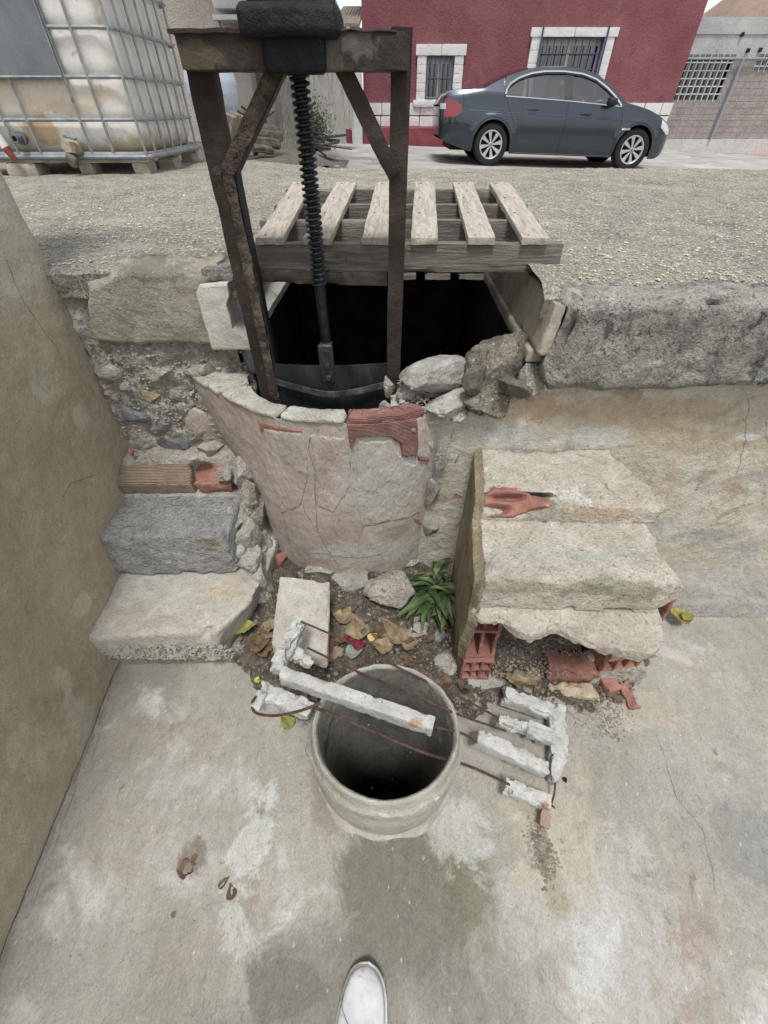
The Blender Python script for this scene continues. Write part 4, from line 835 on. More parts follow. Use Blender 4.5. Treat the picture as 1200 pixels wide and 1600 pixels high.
piece('rust_block', cp_(853, 1262, .03), cp_(848, 1293, .02), .026, .035, 12, amp=.004, chip=.01, mat=W_)
def rebar(pts, r=.0033):
    tube(smooth_path(pts, 40)+0*np.random.rand(1), r, 7).build('rusty_bar', MAT['rust'], gr)
rebar([P(470, 971, z=0.370), P(560, 1010, z=0.362), P(640, 1052, z=0.355), P(720, 1090, z=0.240), P(775, 1120, z=0.100)], .003)
rebar([P(480, 1012, z=0.340), P(560, 1050, z=0.350), P(660, 1092, z=0.352), P(720, 1118, z=0.310), P(790, 1142, z=0.090)], .003)
rebar([P(680, 1136, z=0.365), P(722, 1146, z=0.290), P(745, 1160, z=0.120)], .003)
rebar([P(492, 1106, z=0.355), P(560, 1133, z=0.360), P(660, 1175, z=0.358), P(735, 1198, z=0.230), P(800, 1228, z=0.060)], .0036)
rebar([P(500, 1098, z=0.370), P(470, 1110, z=0.370), P(430, 1118, z=0.365), P(400, 1114, z=0.360), P(394, 1100, z=0.360), P(400, 1088, z=0.360)], .0034)
rebar([P(868, 1218, z=0.050), P(866, 1240, z=0.040), P(862, 1256, z=0.040), P(866, 1262, z=0.030)], .0028)
# ------------------------------------------------------------------ loose pieces
def solo(name, label, cat, grp, c8, mat, seed, **k):
    kw = dict(step=.006, r=.006, amp=.005, freq=25, chip=.015); kw.update(k)
    return hexa(c8, seed=seed, **kw).build(name, MAT[mat], **T(label, cat, grp))
A, B, C_, D = P(437, 900, z=.28), P(516, 908, z=.28), P(421, 1002, z=.19), P(508, 1052, z=.15)
C_ = P(423, 1010, z=.20); D = P(512, 1030, z=.20); n_ = np.array([0, .012, .045])
solo('concrete_slab', 'flat square-cut pale concrete slab leaning behind the broken grating', 'slab', None, [C_-n_, D-n_, A-n_, B-n_, C_, D, A, B], 'slab_concrete', 61, r=.005, amp=.003, chip=.010,
     post=lambda W: W)
def loose(name, cat, a, b, s3, seed, m_, label, rot=None, grp='loose rubble at the foot of the well', dz=.3, n=16, planes=9, amp=.07):
    q = Pd(a, b); q = q+np.array([0, 0, s3[2]*dz]); rock(q, s3, seed, n, planes, amp, rot).build(name, MAT[m_], **T(label, cat, grp))
L = loose
L('rubble_chunk', 'rubble', 620, 932, (.215, .13, .12), 201, 'rubble_mortar', 'large pale pitted mortar chunk just left of the green weed', .1, n=26)
L('rubble_chunk', 'rubble', 545, 915, (.16, .10, .08), 202, 'grey_stone', 'grey cracked mortar lump between the leaning slab and the large pitted chunk', .2, n=20)
L('rubble_chunk', 'rubble', 500, 895, (.10, .08, .07), 203, 'mortar_light', 'mortar lump at the foot of the well wall, behind the leaning slab', .2)
L('rubble_chunk', 'rubble', 692, 1035, (.105, .10, .05), 204, 'mortar_light', 'flat tan mortar flake right behind the pipe ring', .5, n=18)
L('rubble_chunk', 'rubble', 655, 985, (.10, .06, .045), 205, 'mortar_light', 'thin tan mortar flake under the dry leaves', .4)
L('pebble', 'pebble', 685, 995, (.050, .042, .035), 206, 'blue_stone', 'smooth blue-grey pebble just below the green weed', 1.0, planes=0, amp=.02)
L('brick_shard', 'brick', 517, 1008, (.028, .10, .03), 207, 'red_brick', 'narrow brown brick shard standing right of the leaning slab', -.15)
L('brick_shard', 'brick', 437, 880, (.09, .07, .06), 208, 'red_brick', 'dark red crumbled brick at the corner of the well and left steps', .5)
L('rubble_chunk', 'rubble', 400, 1025, (.10, .08, .05), 209, 'dark_stone', 'dark damp stone at the right foot of the lowest left step', .4)
L('rubble_chunk', 'rubble', 435, 1040, (.06, .06, .07), 210, 'ochre_stone', 'brownish stone under the left end of the broken grating', .4)
L('rubble_chunk', 'rubble', 690, 852, (.10, .08, .09), 211, 'dark_stone', 'dark pebbly lump in the corner behind the green weed', .2)
L('rubble_chunk', 'rubble', 455, 905, (.08, .08, .06), 212, 'dark_stone', 'dark stone tucked behind the top of the leaning slab', .2)
L('rubble_chunk', 'rubble', 575, 985, (.08, .06, .05), 213, 'dark_stone', 'brown stone between the curled dry leaves', .9)
L('rubble_chunk', 'rubble', 640, 990, (.05, .05, .03), 214, 'grey_stone', 'small grey stone beside the large pitted chunk', .9)
CHIP = ['by the left edge of the large pitted chunk', 'between the pitted chunk and the weed', 'below the lower left grating stub', 'beside the smooth blue-grey pebble', 'below the long ribbed leaf', 'behind the comb of the grating', 'above the top tooth of the comb', 'between ring and comb', 'below the brick lump', 'just above the comb spine', 'at the upper tooth tip', 'behind the right bars', 'right of the ring rim', 'beside the petals', 'left of the ring rim', 'under the left bars', 'by the olive leaf at the step corner', 'under the grey lump', 'left of the largest tan leaf', 'beside the dry leaf pair', 'right below the pale mortar strip', 'at the right end of the stair hollow']
for k, (a, b, s_, m_, lab) in enumerate([(600, 968, .03, 'dark_stone', 'dark chip'), (648, 968, .03, 'grey_stone', 'grey chip'), (470, 1130, .02, 'grey_stone', 'chip'), (700, 1000, .02, 'mortar_light', 'chip'), (640, 1010, .02, 'mortar_light', 'chip'),
        (760, 1060, .03, 'dark_stone', 'chip'), (735, 1075, .035, 'dark_stone', ''), (745, 1100, .03, 'grey_stone', ''), (820, 1090, .035, 'dark_stone', ''), (850, 1105, .03, 'dark_stone', ''), (765, 1105, .025, 'mortar_light', ''), (740, 1050, .03, 'dark_stone', ''), (720, 1090, .03, 'dark_stone', ''),
        (530, 1020, .025, 'mortar_light', ''), (490, 1060, .03, 'dark_stone', ''), (505, 1075, .02, 'grey_stone', ''), (420, 960, .03, 'dark_stone', ''), (560, 945, .03, 'dark_stone', ''), (590, 950, .03, 'dark_stone', ''), (575, 965, .025, 'grey_stone', ''), (890, 1110, .03, 'grey_stone', ''), (1030, 960, .03, 'dark_stone', '')]):
    q = Pd(a, b); q[2] += s_*.2; rock(q, (s_*1.4, s_*1.1, s_*.8), 230+k, 8, 9, .08).build('stone_chip', MAT[m_], **T('small loose stone chip in the dirt, '+CHIP[k], 'stone', 'small stone chips in the dirt'))
BG = 'broken red brick lumps by the right steps'
def brickp(a, b, s3, seed, rot, label, m_='red_brick', dz=.4, tilt=0):
    q = Pd(a, b); q[2] += s3[2]*dz; x, y, z = np.array(s3)/2; c, s = math.cos(rot), math.sin(rot)
    c8 = c8box((-x, -y, -z), (x, y, z)); c8[:, 2] += c8[:, 1]*tilt; c8 = c8@np.array([[c, s, 0], [-s, c, 0], [0, 0, 1]])+q
    o = hexa(c8, .005, .004, .003, 30, .018, cfreq=22, seed=seed, big=.006).build('brick_lump', MAT[m_], **T(label, 'brick', BG)); return o
brickp(885, 1048, (.165, .085, .085), 301, -.06, 'biggest red brick lump with a mortar smear, below the hollow of the right steps')
hexa(bar8(Pd(850, 1078)+[0, 0, .012], Pd(930, 1086)+[0, 0, .012], .05, .045), .006, .008, .006, 22, .02, seed=302).build('mortar_strip', MAT['ochre_stone'], **T('pale mortar strip stuck along the front of the biggest red brick lump', 'mortar'))
rock(Pd(912, 1040)+[0, 0, .08], (.035, .06, .04), 303, 14, 9, .1, .2).build('mortar_smear', MAT['grey_stone'], **T('grey mortar knob on top of the biggest red brick lump', 'mortar'))
brickp(942, 1068, (.05, .09, .05), 304, .3, 'dark red brick fragment between the biggest lump and the flat red tile')
brickp(982, 1088, (.045, .085, .02), 305, .12, 'flat upright red tile piece at the right end of the brick debris', dz=.5, tilt=.3)
rock(Pd(945, 1045), (.07, .08, .05), 306, 14, 9, .1, .2).build('rubble_chunk', MAT['grey_stone'], **T('grey mortar lump behind the dark red brick fragment', 'rubble', 'loose rubble at the foot of the well'))
rock(Pd(985, 1058), (.06, .05, .04), 307, 14, 9, .1, .2).build('rubble_chunk', MAT['rubble_mortar'], **T('rough lump at the upper end of the flat red tile piece', 'rubble', 'loose rubble at the foot of the well'))
solo('brick_shard', 'pointed triangular red shard in the hollow under the right steps', 'brick', BG, bar8(P(798, 990, z=.17), P(838, 972, z=.19), .045, .012, (0, -.6, .8), w1=.008), 'red_brick', 308, chip=.004, amp=.002, r=.002)
rock(Pd(1012, 1010)+[0, 0, .02], (.07, .09, .06), 309, 16, 9, .1, .2).build('rubble_chunk', MAT['mortar_light'], **T('pale mortar spill at the right front corner of the right steps', 'rubble', 'loose rubble at the foot of the well'))
rock(P(884, 1175, z=.012), (.03, .05, .02), 310, 12, 9, .06, .2).build('rubble_chunk', MAT['grey_stone'], **T('grey flat stone right beside the comb-shaped piece of grating', 'rubble', 'loose rubble at the foot of the well'))
rock(P(883, 1219, z=.008), (.014, .014, .014), 311, 8, 3, .04, .2).build('round_nut', MAT['black_iron'], **T('tiny round black nut on the floor by the grating', 'nut'))
q = P(846, 1330, z=0); c = q[:2]+rs.normal(0, 1, (500, 2))*[.016, .03]
pebbles(np.c_[c, fz(c[:, 0], c[:, 1])+.001], rs.uniform(.0015, .005, 500), 'mortar_crumbs', MAT['grit'], 15)

# leaves
def leaf(center, size, rot, mat, label, cat='leaf', curl=.3, fold=.3, tilt=(0, 0), seed=0, lobes=0, grp='fallen leaves among the rubble', asp=.7, name='dry_leaf'):
    u = np.linspace(0, 1, 21); v = np.linspace(-1, 1, 17); U, Vv = np.meshgrid(u, v, indexing='ij'); U = U.ravel(); Vv = Vv.ravel()
    wd = np.interp(U, [0, .04, .12, .25, .4, .6, .8, .92, 1], [.05, .55, .88, 1.0, .93, .66, .34, .13, .0])*asp/2
    if lobes: wd = wd*(1+.28*np.cos(U*lobes*2*np.pi))
    wd = wd*(1+.08*f2(U*3, np.sign(Vv), 3, 3, seed))
    x = (U-.5); y = Vv*wd
    x = x-.10*np.abs(Vv)*(U < .15)*0-.07*Vv**2*(1-U); z = np.abs(Vv)*wd*fold*1.1+curl*(x**2)*.9-.1*curl+f2(x, y, 3.2, 4, seed+2)*.22*(.3+curl)+.020*(1-np.abs(np.sin((U*5.5-np.abs(Vv)*1.3)*np.pi)))*(.4+np.abs(Vv))+.25*curl*sstep(.75, 1.0, np.abs(Vv))*wd*np.sign(f2(U*2, np.sign(Vv), 2, 2, seed+6))
    Q = np.stack([x, y, z], -1)*size
    ax, ay = tilt; R1 = np.array([[1, 0, 0], [0, math.cos(ax), -math.sin(ax)], [0, math.sin(ax), math.cos(ax)]]); R2 = np.array([[math.cos(ay), 0, math.sin(ay)], [0, 1, 0], [-math.sin(ay), 0, math.cos(ay)]])
    R3 = np.array([[math.cos(rot), -math.sin(rot), 0], [math.sin(rot), math.cos(rot), 0], [0, 0, 1]])
    Q = Q@(R3@R2@R1).T+np.array(center); g = G().add(Q, gridF(21, 17))
    m = np.linspace(0, 20, 12).astype(int)*17+8; tube(Q[m]+[0, 0, .0006], np.linspace(.0011, .0004, 12)*size/.08, 4, g)
    return g.build(name, MAT[mat], **T(label, cat, grp))
LV = [(540, 968, .085, 1.1, 'dry_leaf', 'tan heart-shaped dry leaf upright against the grey lump, left of the pitted chunk', .5, .5, .03, 0), (556, 985, .10, 1.9, 'dry_leaf', 'largest light tan dry leaf, tip pointing to the ring, under the upper bar', .3, .3, .035, 0),
      (525, 1025, .07, .3, 'dry_leaf', 'pinkish tan leaf with small holes beside the red petals', .3, .2, .03, 0), (612, 990, .11, 2.3, 'dry_leaf', 'long ribbed tan leaf lying above the rim of the ring, right of centre', .4, .5, .03, 0), (592, 1012, .09, 2.9, 'dry_leaf', 'curled brown-yellow leaf just over the rim of the ring', .5, .5, .03, 0),
      (583, 1003, .035, .6, 'yellow_leaf', 'small cream yellow leaf beside the red petals', .3, .2, .04, 0), (640, 1000, .08, .2, 'brown_leaf', 'brown crumpled leaf on the tan mortar flake', .5, .4, .02, 0), (392, 990, .075, .1, 'olive_leaf', 'olive yellow crumpled leaf at the corner of the lowest left step', .4, .5, .05, 0),
      (405, 1062, .03, 1.2, 'lime_leaf', 'small green leaf on the floor left of the grating', .2, .2, .01, 0), (448, 1128, .055, 2.4, 'olive_leaf', 'yellow-green leaf tucked under the lower left stub of the grating', .3, .3, .012, 0), (806, 1066, .13, 2.9, 'dry_leaf', 'large lobed brown leaf between the right comb and the brick lump', .3, .3, .03, 2),
      (1050, 968, .085, 2.0, 'olive_leaf', 'curled olive leaf at the right corner of the right steps', .6, .7, .03, 0), (1066, 972, .045, .4, 'brown_leaf', 'small brown curled leaf touching the olive leaf on the right', .6, .7, .03, 0), (1116, 917, .036, .1, 'lime_leaf', 'bright lime leaf on the ledge at the foot of the right wall', .3, .2, .005, 0),
      (556, 1026, .06, .3, 'grey_leaf', 'bluish grey leaf just behind the rim of the ring', .4, .3, .04, 0), (530, 955, .05, .9, 'brown_leaf', 'dark brown leaf in the gap below the grey lump', .5, .4, .02, 0), (665, 1000, .06, 2.6, 'brown_leaf', 'reddish brown leaf left of the smooth pebble', .4, .4, .015, 0),
      (690, 1060, .07, 1.7, 'brown_leaf', 'brown leaf behind the right rim of the ring', .4, .3, .01, 0), (410, 1010, .08, .6, 'brown_leaf', 'dark leaf on the damp stone by the lowest left step', .4, .3, .03, 0), (780, 1050, .07, .9, 'brown_leaf', 'folded brown leaf left of the large lobed leaf', .4, .5, .02, 0),
      (296, 1352, .05, .9, 'brown_leaf', 'dark brown leaf scrap on the open floor, left', .3, .3, .004, 2), (310, 1342, .03, .3, 'brown_leaf', 'second dark scrap touching the brown leaf scrap on the open floor', .3, .3, .004, 0), (362, 1392, .032, 2.0, 'brown_leaf', 'curled brown scrap in the pale patch of the floor', .7, .6, .004, 0), (352, 1378, .03, .8, 'brown_leaf', 'thin twig-like leaf scrap in the pale patch of the floor', .3, .8, .004, 0),
      (274, 1427, .016, .8, 'brown_leaf', 'tiny dark leaf crumb low on the left floor', .4, .3, .002, 0), (306, 1430, .018, 2.2, 'brown_leaf', 'tiny brown leaf crumb right of the dark one on the left floor', .4, .3, .002, 0), (349, 1341, .02, 1.6, 'brown_leaf', 'small dark crumb between the leaf scrap and the pipe ring', .4, .3, .002, 0)]
for k, (a, b, s_, rt, m_, lab, cu, fo, dz, lo_) in enumerate(LV):
    inn = 380 < a < 830 and 880 < b < 1080
    q = Pd(a, b) if inn else P(a, b, z=.055 if a == 1116 else 0); q[2] += dz
    leaf(q, s_, rt, m_, lab, curl=cu, fold=fo, tilt=(rs.uniform(-.3, .3) if inn else 0, rs.uniform(-.25, .25) if inn else 0), seed=k*7, lobes=lo_, asp=.55 if a in (612, 1116, 352) else .8)
r5 = np.random.RandomState(77); WH = ['beside the leaning slab', 'near the petals', 'at the foot of the pitted chunk', 'under the upper bars', 'by the weed', 'behind the ring', 'left of the ring', 'between comb and right steps', 'under the right steps']
for k in range(34):
    a, b, wq = [(505+r5.uniform(-25, 45), 960+r5.uniform(-20, 50), 0), (555+r5.uniform(-30, 40), 1000+r5.uniform(-25, 20), 1), (620+r5.uniform(-50, 40), 980+r5.uniform(-15, 30), 2), (650+r5.uniform(-30, 40), 1030+r5.uniform(-30, 20), 3), (700+r5.uniform(-20, 10), 985+r5.uniform(-20, 30), 4), (720+r5.uniform(-20, 30), 1065+r5.uniform(-20, 30), 5), (420+r5.uniform(-30, 20), 1010+r5.uniform(-30, 30), 6), (760+r5.uniform(-20, 60), 1070+r5.uniform(-20, 20), 7), (870+r5.uniform(-60, 60), 1020+r5.uniform(-25, 15), 8)][k % 9]
    sz = r5.uniform(.045, .095); q = Pd(a, b); q[2] += r5.uniform(.006, .03)
    leaf(q, sz, r5.uniform(0, 6.28), r5.choice(['dry_leaf', 'brown_leaf', 'brown_leaf', 'dry_leaf', 'dark_stone']), ['torn', 'curled', 'flat', 'crumpled'][k % 4]+[' dark', ' small', ' dull'][k % 3]+' leaf scrap in the litter '+WH[wq], curl=r5.uniform(.2, .8), fold=r5.uniform(.1, .7), tilt=(r5.uniform(-.5, .5), r5.uniform(-.4, .4)), seed=200+k, lobes=r5.choice([0, 0, 2, 3]), asp=r5.uniform(.5, .9))
leaf(Pd(547, 1010)+[0, 0, .05], .04, 2.2, 'red_petal', 'crimson petal scrap, the left of two behind the ring', 'petal', .5, .5, (.4, 0), 5, name='red_petal', grp='crimson petals')
leaf(Pd(564, 1018)+[0, 0, .05], .045, .2, 'red_petal', 'crimson petal scrap, the right of two behind the ring', 'petal', .5, .5, (.4, 0), 6, name='red_petal', grp='crimson petals')
# weed
ms('weed_light', ['#37482a', '#4b5d37', '#5f6f46'], scale=20, rough=.55, bump=.2, bdist=.001)
def weed(name, label, c, n, L0, L1, seed, squash=1.0, front=0.0):
    r = np.random.RandomState(seed); root = thing(name, label, 'plant', tuple(c))
    for i in range(n):
        a = r.uniform(0, 6.28); Lg = r.uniform(L0, L1); ox, oy = r.normal(0, .024*L1/.15, 2); rise = r.uniform(.3, 1.9); u = np.linspace(0, 1, 10); v = np.linspace(-1, 1, 5); U, Vv = np.meshgrid(u, v, indexing='ij')
        wd = .07*Lg*np.clip(np.sin(np.pi*U**1.5), .16, 1)*(1+.25*np.sin(U*24)*np.abs(Vv))
        rr = U*Lg; z = rise*Lg*(U-.75*U**2)+np.abs(Vv)*wd*.35; bend = r.uniform(-.9, .9); a2 = a+bend*U; x = rr*np.cos(a2)-Vv*wd*np.sin(a2)+ox; y = rr*np.sin(a2)*squash+Vv*wd*np.cos(a2)-front*rr+oy
        Q = np.stack([x, y, z], -1).reshape(-1, 3)+c; G().add(Q, gridF(10, 5)).build('leaf', MAT['weed_leaf' if i % 3 else 'weed_light'], root)
    return root
weed('green_weed', 'leafy dark green weed growing in the corner between well and right steps', Pd(682, 930)+[0, 0, .03], 130, .06, .18, 3, .8, .35)
weed('small_weed', 'small round-leaved weed in the shade under the right steps', P(915, 1000, z=.12), 9, .03, .055, 8)
# ------------------------------------------------------------------ sluice gate frame
FD = 1.15
sf = thing('sluice_gate', 'rusty steel sluice gate frame with a long black screw, standing in the well mouth', 'sluice gate', (-.17, FD, .74))
def fx(px, py, d=FD): q = P(px, py, d=d); return q
def angle_post(pts, wd, mat, side, seed, name='post', dep=.042, t=.006):
    """an angle iron: a front flange and a flange going back on the inner (side=+1) or outer side"""
    p0, p1 = np.array(pts[0]), np.array(pts[1]); g = G()
    hexa(bar8(p0, p1, t, wd, (1, 0, 0)), .012, .0012, .0006, 20, .002, seed=seed, g=g, maxn=90)
    s = np.array([side*(wd/2-t/2), dep/2, 0]); hexa(bar8(p0+s, p1+s, dep, t, (1, 0, 0)), .012, .0012, .0006, 20, .002, seed=seed+1, g=g, maxn=90)
    return g.build(name, mat, sf)
LT, LB = fx(300, 60), fx(412, 590); RT, RB = fx(628, 44), fx(612, 600)
LB = np.array([LT[0]+.004, FD, .72]); RB = np.array([RT[0]-.006, FD, .76])
angle_post((LB, LT), .052, MAT['frame_rust'], 1, 3); angle_post((RB, RT+[0, 0, .002]), .040, MAT['frame_rust'], 1, 6, dep=.036)
# the crusted flat bar welded to the inside of the left post, and the braces
def flat(pa, pb, wd, t, mat, seed, name, dy=0.0, amp=.0012):
    a = np.array(pa)+[0, dy, 0]; b = np.array(pb)+[0, dy, 0]; hexa(bar8(a, b, t, wd, np.cross(b-a, [0, 1, 0])), .008, .0012, amp, 40, .004, seed=seed, maxn=100).build(name, mat, sf)
X_ = lambda a, b, d=FD-.008: P(a, b, d=d)
q0 = X_(354, 262); q1 = np.array([q0[0]+.006, q0[1], .76])
flat(q0, q1, .026, .008, MAT['frame_crust'], 11, 'crusted_bar', amp=.004)
flat(X_(352, 275), X_(436, 95), .030, .008, MAT['frame_crust'], 12, 'brace', amp=.004)
flat(X_(617, 275), X_(520, 75), .032, .007, MAT['frame_rust'], 13, 'brace')
for (a, b, c, d) in ((372, 270, 447, 110), (607, 262, 527, 112)):   # the braces' return flanges
    A_, B_ = P(a, b, d=FD+.006), P(c, d, d=FD+.006); hexa(bar8(A_, B_, .034, .005, np.cross(B_-A_, [0, 1, 0])), .01, .001, .001, 30, seed=a).build('brace_flange', MAT['black_iron'], sf)
A_ = q0+[.016, .02, -.0]; B_ = q1+[.016, .02, 0]; hexa(bar8(A_, B_, .036, .005, (1, 0, 0)), .01, .001, .001, 30, seed=5).build('post_flange', MAT['black_iron'], sf)
# cross beam: channel with top and bottom flange
zb, zt_ = P(0+450, 110, d=FD-.03)[2], P(450, 47, d=FD-.03)[2]; xl, xr = P(275, 60, d=FD-.03)[0], P(641, 45, d=FD-.03)[0]
g = G(); hexa(c8box((xl, FD-.034, zb), (xr, FD-.028, zt_)), .008, .0015, .0012, 30, .003, seed=14, g=g, maxn=110)
hexa(c8box((xl-.010, FD-.040, zt_-.004), (xr-.02, FD+.03, zt_+.002)), .008, .001, .002, 30, .006, seed=15, g=g, maxn=110)
hexa(c8box((xl+.002, FD-.033, zb-.001), (xr-.002, FD+.03, zb+.004)), .008, .001, .001, 30, .003, seed=16, g=g, maxn=110)
g.build('cross_beam', MAT['beam_rust'], sf)
# gearbox on the beam
gx0, gx1 = P(376, 60, d=FD-.06)[0], P(531, 60, d=FD-.06)[0]; gm = (gx0+gx1)/2
g = G(); hexa(c8box((gx0, FD-.075, zt_-.012), (gx1, FD+.07, zt_+.030)), .006, .012, .002, 20, .004, seed=17, g=g)
hexa(c8box((gx0+.012, FD-.062, zt_+.028), (gx1-.012, FD+.06, zt_+.12)), .006, .014, .003, 20, seed=18, g=g)
hexa(c8box((gm-.055, FD-.052, zb-.006), (gm+.058, FD-.02, zt_+.004)), .006, .010, .002, 20, seed=19, g=g)
lathe([(.001, .20), (.03, .20), (.034, .19), (.034, .1)], (gm, FD, zt_), 24, g=g)
g.build('gearbox', MAT['black_iron'], sf)
for dx in (-.06, .06):
    for dy in (-.05,): lathe([(.001, .008), (.008, .008), (.009, .0)], (gm+dx, FD+dy, zt_+.031), 6).build('bolt', MAT['black_iron'], sf, smooth=False)
# crank handle, above the picture
tube([(gm, FD, zt_+.19), (gm, FD, zt_+.23)], .012, 12).build('crank_shaft', MAT['black_iron'], sf)
tube([(gm, FD, zt_+.22), (gm+.22, FD, zt_+.225), (gm+.225, FD-.005, zt_+.30)], .009, 8).build('crank_handle', MAT['black_iron'], sf)
# threaded screw
sx_, ztop = P(478, 200, d=FD)[0]-.003, zb; zth = P(502, 445, d=FD)[2]; zbt = P(511, 540, d=FD)[2]
n = 1500; pitch = .0112; tt = np.linspace(0, 1, 340); turns = (ztop-zth)/pitch; A = np.arange(20)/20*2*math.pi
Z = ztop+.02-(ztop+.02-zth)*tt; V = []
for z in Z:
    ph = (z/pitch)*2*math.pi; w_ = ((A-ph)/(2*math.pi)) % 1.0; r = .0135+.0062*(np.where(w_ < .5, 1, 0)*.8+.2*np.cos((w_-.25)*2*math.pi))
    V.append(np.stack([sx_+r*np.cos(A), FD+r*np.sin(A), 0*A+z], -1))
G().add(np.concatenate(V), gridF(len(Z), 20, True)).build('screw', MAT['greased_steel'], sf)
tube([(sx_, FD, zth+.002), (sx_+.001, FD, (zth+zbt)/2), (sx_+.002, FD, zbt-.01)], [.0145, .0145, .015], 14).build('screw_rod', MAT['greased_steel'], sf)
g = G(); hexa(c8box((sx_-.020, FD-.030, zbt-.10), (sx_+.022, FD-.018, zbt+.014)), .005, .003, .0015, 30, .003, seed=20, g=g); hexa(c8box((sx_-.016, FD-.018, zbt-.02), (sx_+.018, FD+.012, zbt+.012)), .005, .004, .0015, 30, seed=21, g=g)
g.build('screw_bracket', MAT['strap_steel'] if False else MAT['gate_steel'], sf)
for z in (zbt-.006, zbt-.045, zbt-.08):
    g = lathe([(.001, .009), (.0055, .009), (.008, .006), (.009, 0)], (sx_+.003, FD-.030, z), 8, 'y'); g.build('rivet', MAT['frame_rust'], sf)
# curved gate leaf and strap
gxl, gxr = P(423, 600, d=FD)[0]-.004, P(606, 600, d=FD)[0]+.002; gt = P(510, 568, d=FD-.01)[2]
def gate(u, v): 
    x = gxl+(gxr-gxl)*u; s = (u-.5)*2; return np.stack([x, FD+.002-.028*(1-s*s)+.0*v+f2(x, v, 12, 2, 3)*.0015, gt-.004*s*s-(v)*.55], -1)
g = sheet(gate, np.linspace(0, 1, 50), np.linspace(0, 1, 60)); g.merge(sheet(lambda u, v: gate(u, v)+[0, .005, 0], np.linspace(0, 1, 50), np.linspace(0, 1, 6), True))
g.merge(sheet(lambda u, v: gate(u, 0*v)+np.stack([0*u, .005*v, 0*v], -1), np.linspace(0, 1, 50), np.array([0., 1.])))
g.build('gate_leaf', MAT['gate_steel'], sf)
pts = [P(424, 594, d=FD-.005), P(455, 603, d=FD-.03), P(490, 612, d=FD-.042), P(515, 616, d=FD-.045), P(550, 613, d=FD-.042), P(604, 600, d=FD-.012)]
sp = smooth_path(pts, 30); g = G()
V = []
for p in sp: V += [p+[0, -.003, .0085], p+[0, -.003, -.0085], p+[0, .003, -.0085], p+[0, .003, .0085]]
V = np.array(V)+np.stack([fbm(np.array(V), 40, 2, k) for k in range(3)], 1)*.001
g.add(V, gridF(30, 4, True)).build('strap', MAT['strap_steel'], sf)
V, F = ucube(1, 1, 1)
g = box((P(548, 575, d=FD-.03)[0]-.001, FD-.031, gt-.06), (P(548, 575, d=FD-.03)[0]+.002, FD-.024, gt+.001)); g.build('stiffener', MAT['gate_steel'], sf, smooth=False)
# lower tie between the posts
a, b = P(392, 425, d=FD+.045), P(606, 436, d=FD+.03); a[2] = b[2]+.004
g = hexa(bar8(a, b, .006, .032, (0, 0, 1)), .01, .001, .0015, 30, .004, seed=24, maxn=90); hexa(bar8(a+[0, .018, .016], b+[0, .018, .016], .036, .005), .01, .001, .001, 30, .003, seed=25, g=g, maxn=90)
g.build('lower_tie', MAT['frame_rust'], sf)
hexa([(-.475, 1.20, 1.09), (-.395, 1.20, 1.09), (-.475, 1.30, 1.09), (-.395, 1.30, 1.09), (-.475, 1.20, 1.125), (-.395, 1.20, 1.125), (-.475, 1.30, 1.125), (-.395, 1.30, 1.125)], .007, .006, .004, 25, .015, seed=71).build('packing_stone', MAT['fascia_concrete'], **T('small dark packing stone behind the rusty left post, on the ground edge', 'stone'))

# ------------------------------------------------------------------ wooden pallet over the opening
FL, FR = P(390, 369, d=1.30), P(879, 369, d=1.30); zf = FL[2]
BL, BR = P(462, 288, d=1.88), P(815, 288, d=1.88); FL[2] = FR[2] = zf; FR[0] = P(879, 380, d=1.30)[0]; FL[0] = P(388, 372, d=1.3)[0]
zbk = BL[2]
pl = thing('wooden_pallet', 'weathered grey wooden pallet laid over the dark well opening', 'pallet', ((FL[0]+FR[0])/2, 1.58, zf-.09))
def pp(s, t, dz=0): # s across 0..1, t depth 0..1, top of the joists
    return np.array([FL[0]+(FR[0]-FL[0])*s, 1.30+.58*t, zf+(zbk-zf)*t-.014+dz])
for k, t in enumerate((.0, .36, .66, 1.0)):
    s0, s1 = ((0, 1), (-.015, .985), (.0, .99), (.01, .985))[k]; h = .068
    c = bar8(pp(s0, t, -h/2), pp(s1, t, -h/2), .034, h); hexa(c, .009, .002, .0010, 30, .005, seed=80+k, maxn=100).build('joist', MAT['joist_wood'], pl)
xf = [(391, 455), (478, 513), (567, 606), (645, 681), (731, 774), (818, 856)]; xb = [(462, 480), (526, 560), (588, 613), (650, 677), (707, 738), (762, 798)]
xb = [(457, 490), (524, 560), (590, 617), (651, 677), (708, 738), (763, 797)]
for k in range(6):
    fa, fb = [P(a, 366, d=1.285)[0] for a in xf[k]]; ba, bb = [P(a, 285, d=1.90)[0] for a in xb[k]]
    wf = .072; cf = (fa+fb)/2; cb = (ba+bb)/2; c = []
    if k == 0: cf -= .003
    for dz in (0, .017):
        for (y, cc, t) in ((1.272, cf, -.03), (1.905, cb, 1.04)):
            for sgn in (-1, 1): c.append((cc+sgn*wf/2, y, zf+(zbk-zf)*t-.0135+dz))
    hexa(c, .009, .0012, .0007, 30, .002, seed=90+k, maxn=90).build('top_slat', MAT['slat_wood'], pl)
for k in range(7):
    xc = P(408+k*54, 412, d=1.29)[0]+.012; c = []
    for dz in (-.016, 0):
        for (y, t) in ((1.280, -.03), (1.90, 1.04)):
            for sgn in (-1, 1): c.append((xc+sgn*.036, y, zf+(zbk-zf)*t-.0835+dz))
    hexa(c, .011, .003, .0022, 25, .006, seed=100+k, maxn=70).build('bottom_slat', MAT['joist_wood'], pl)
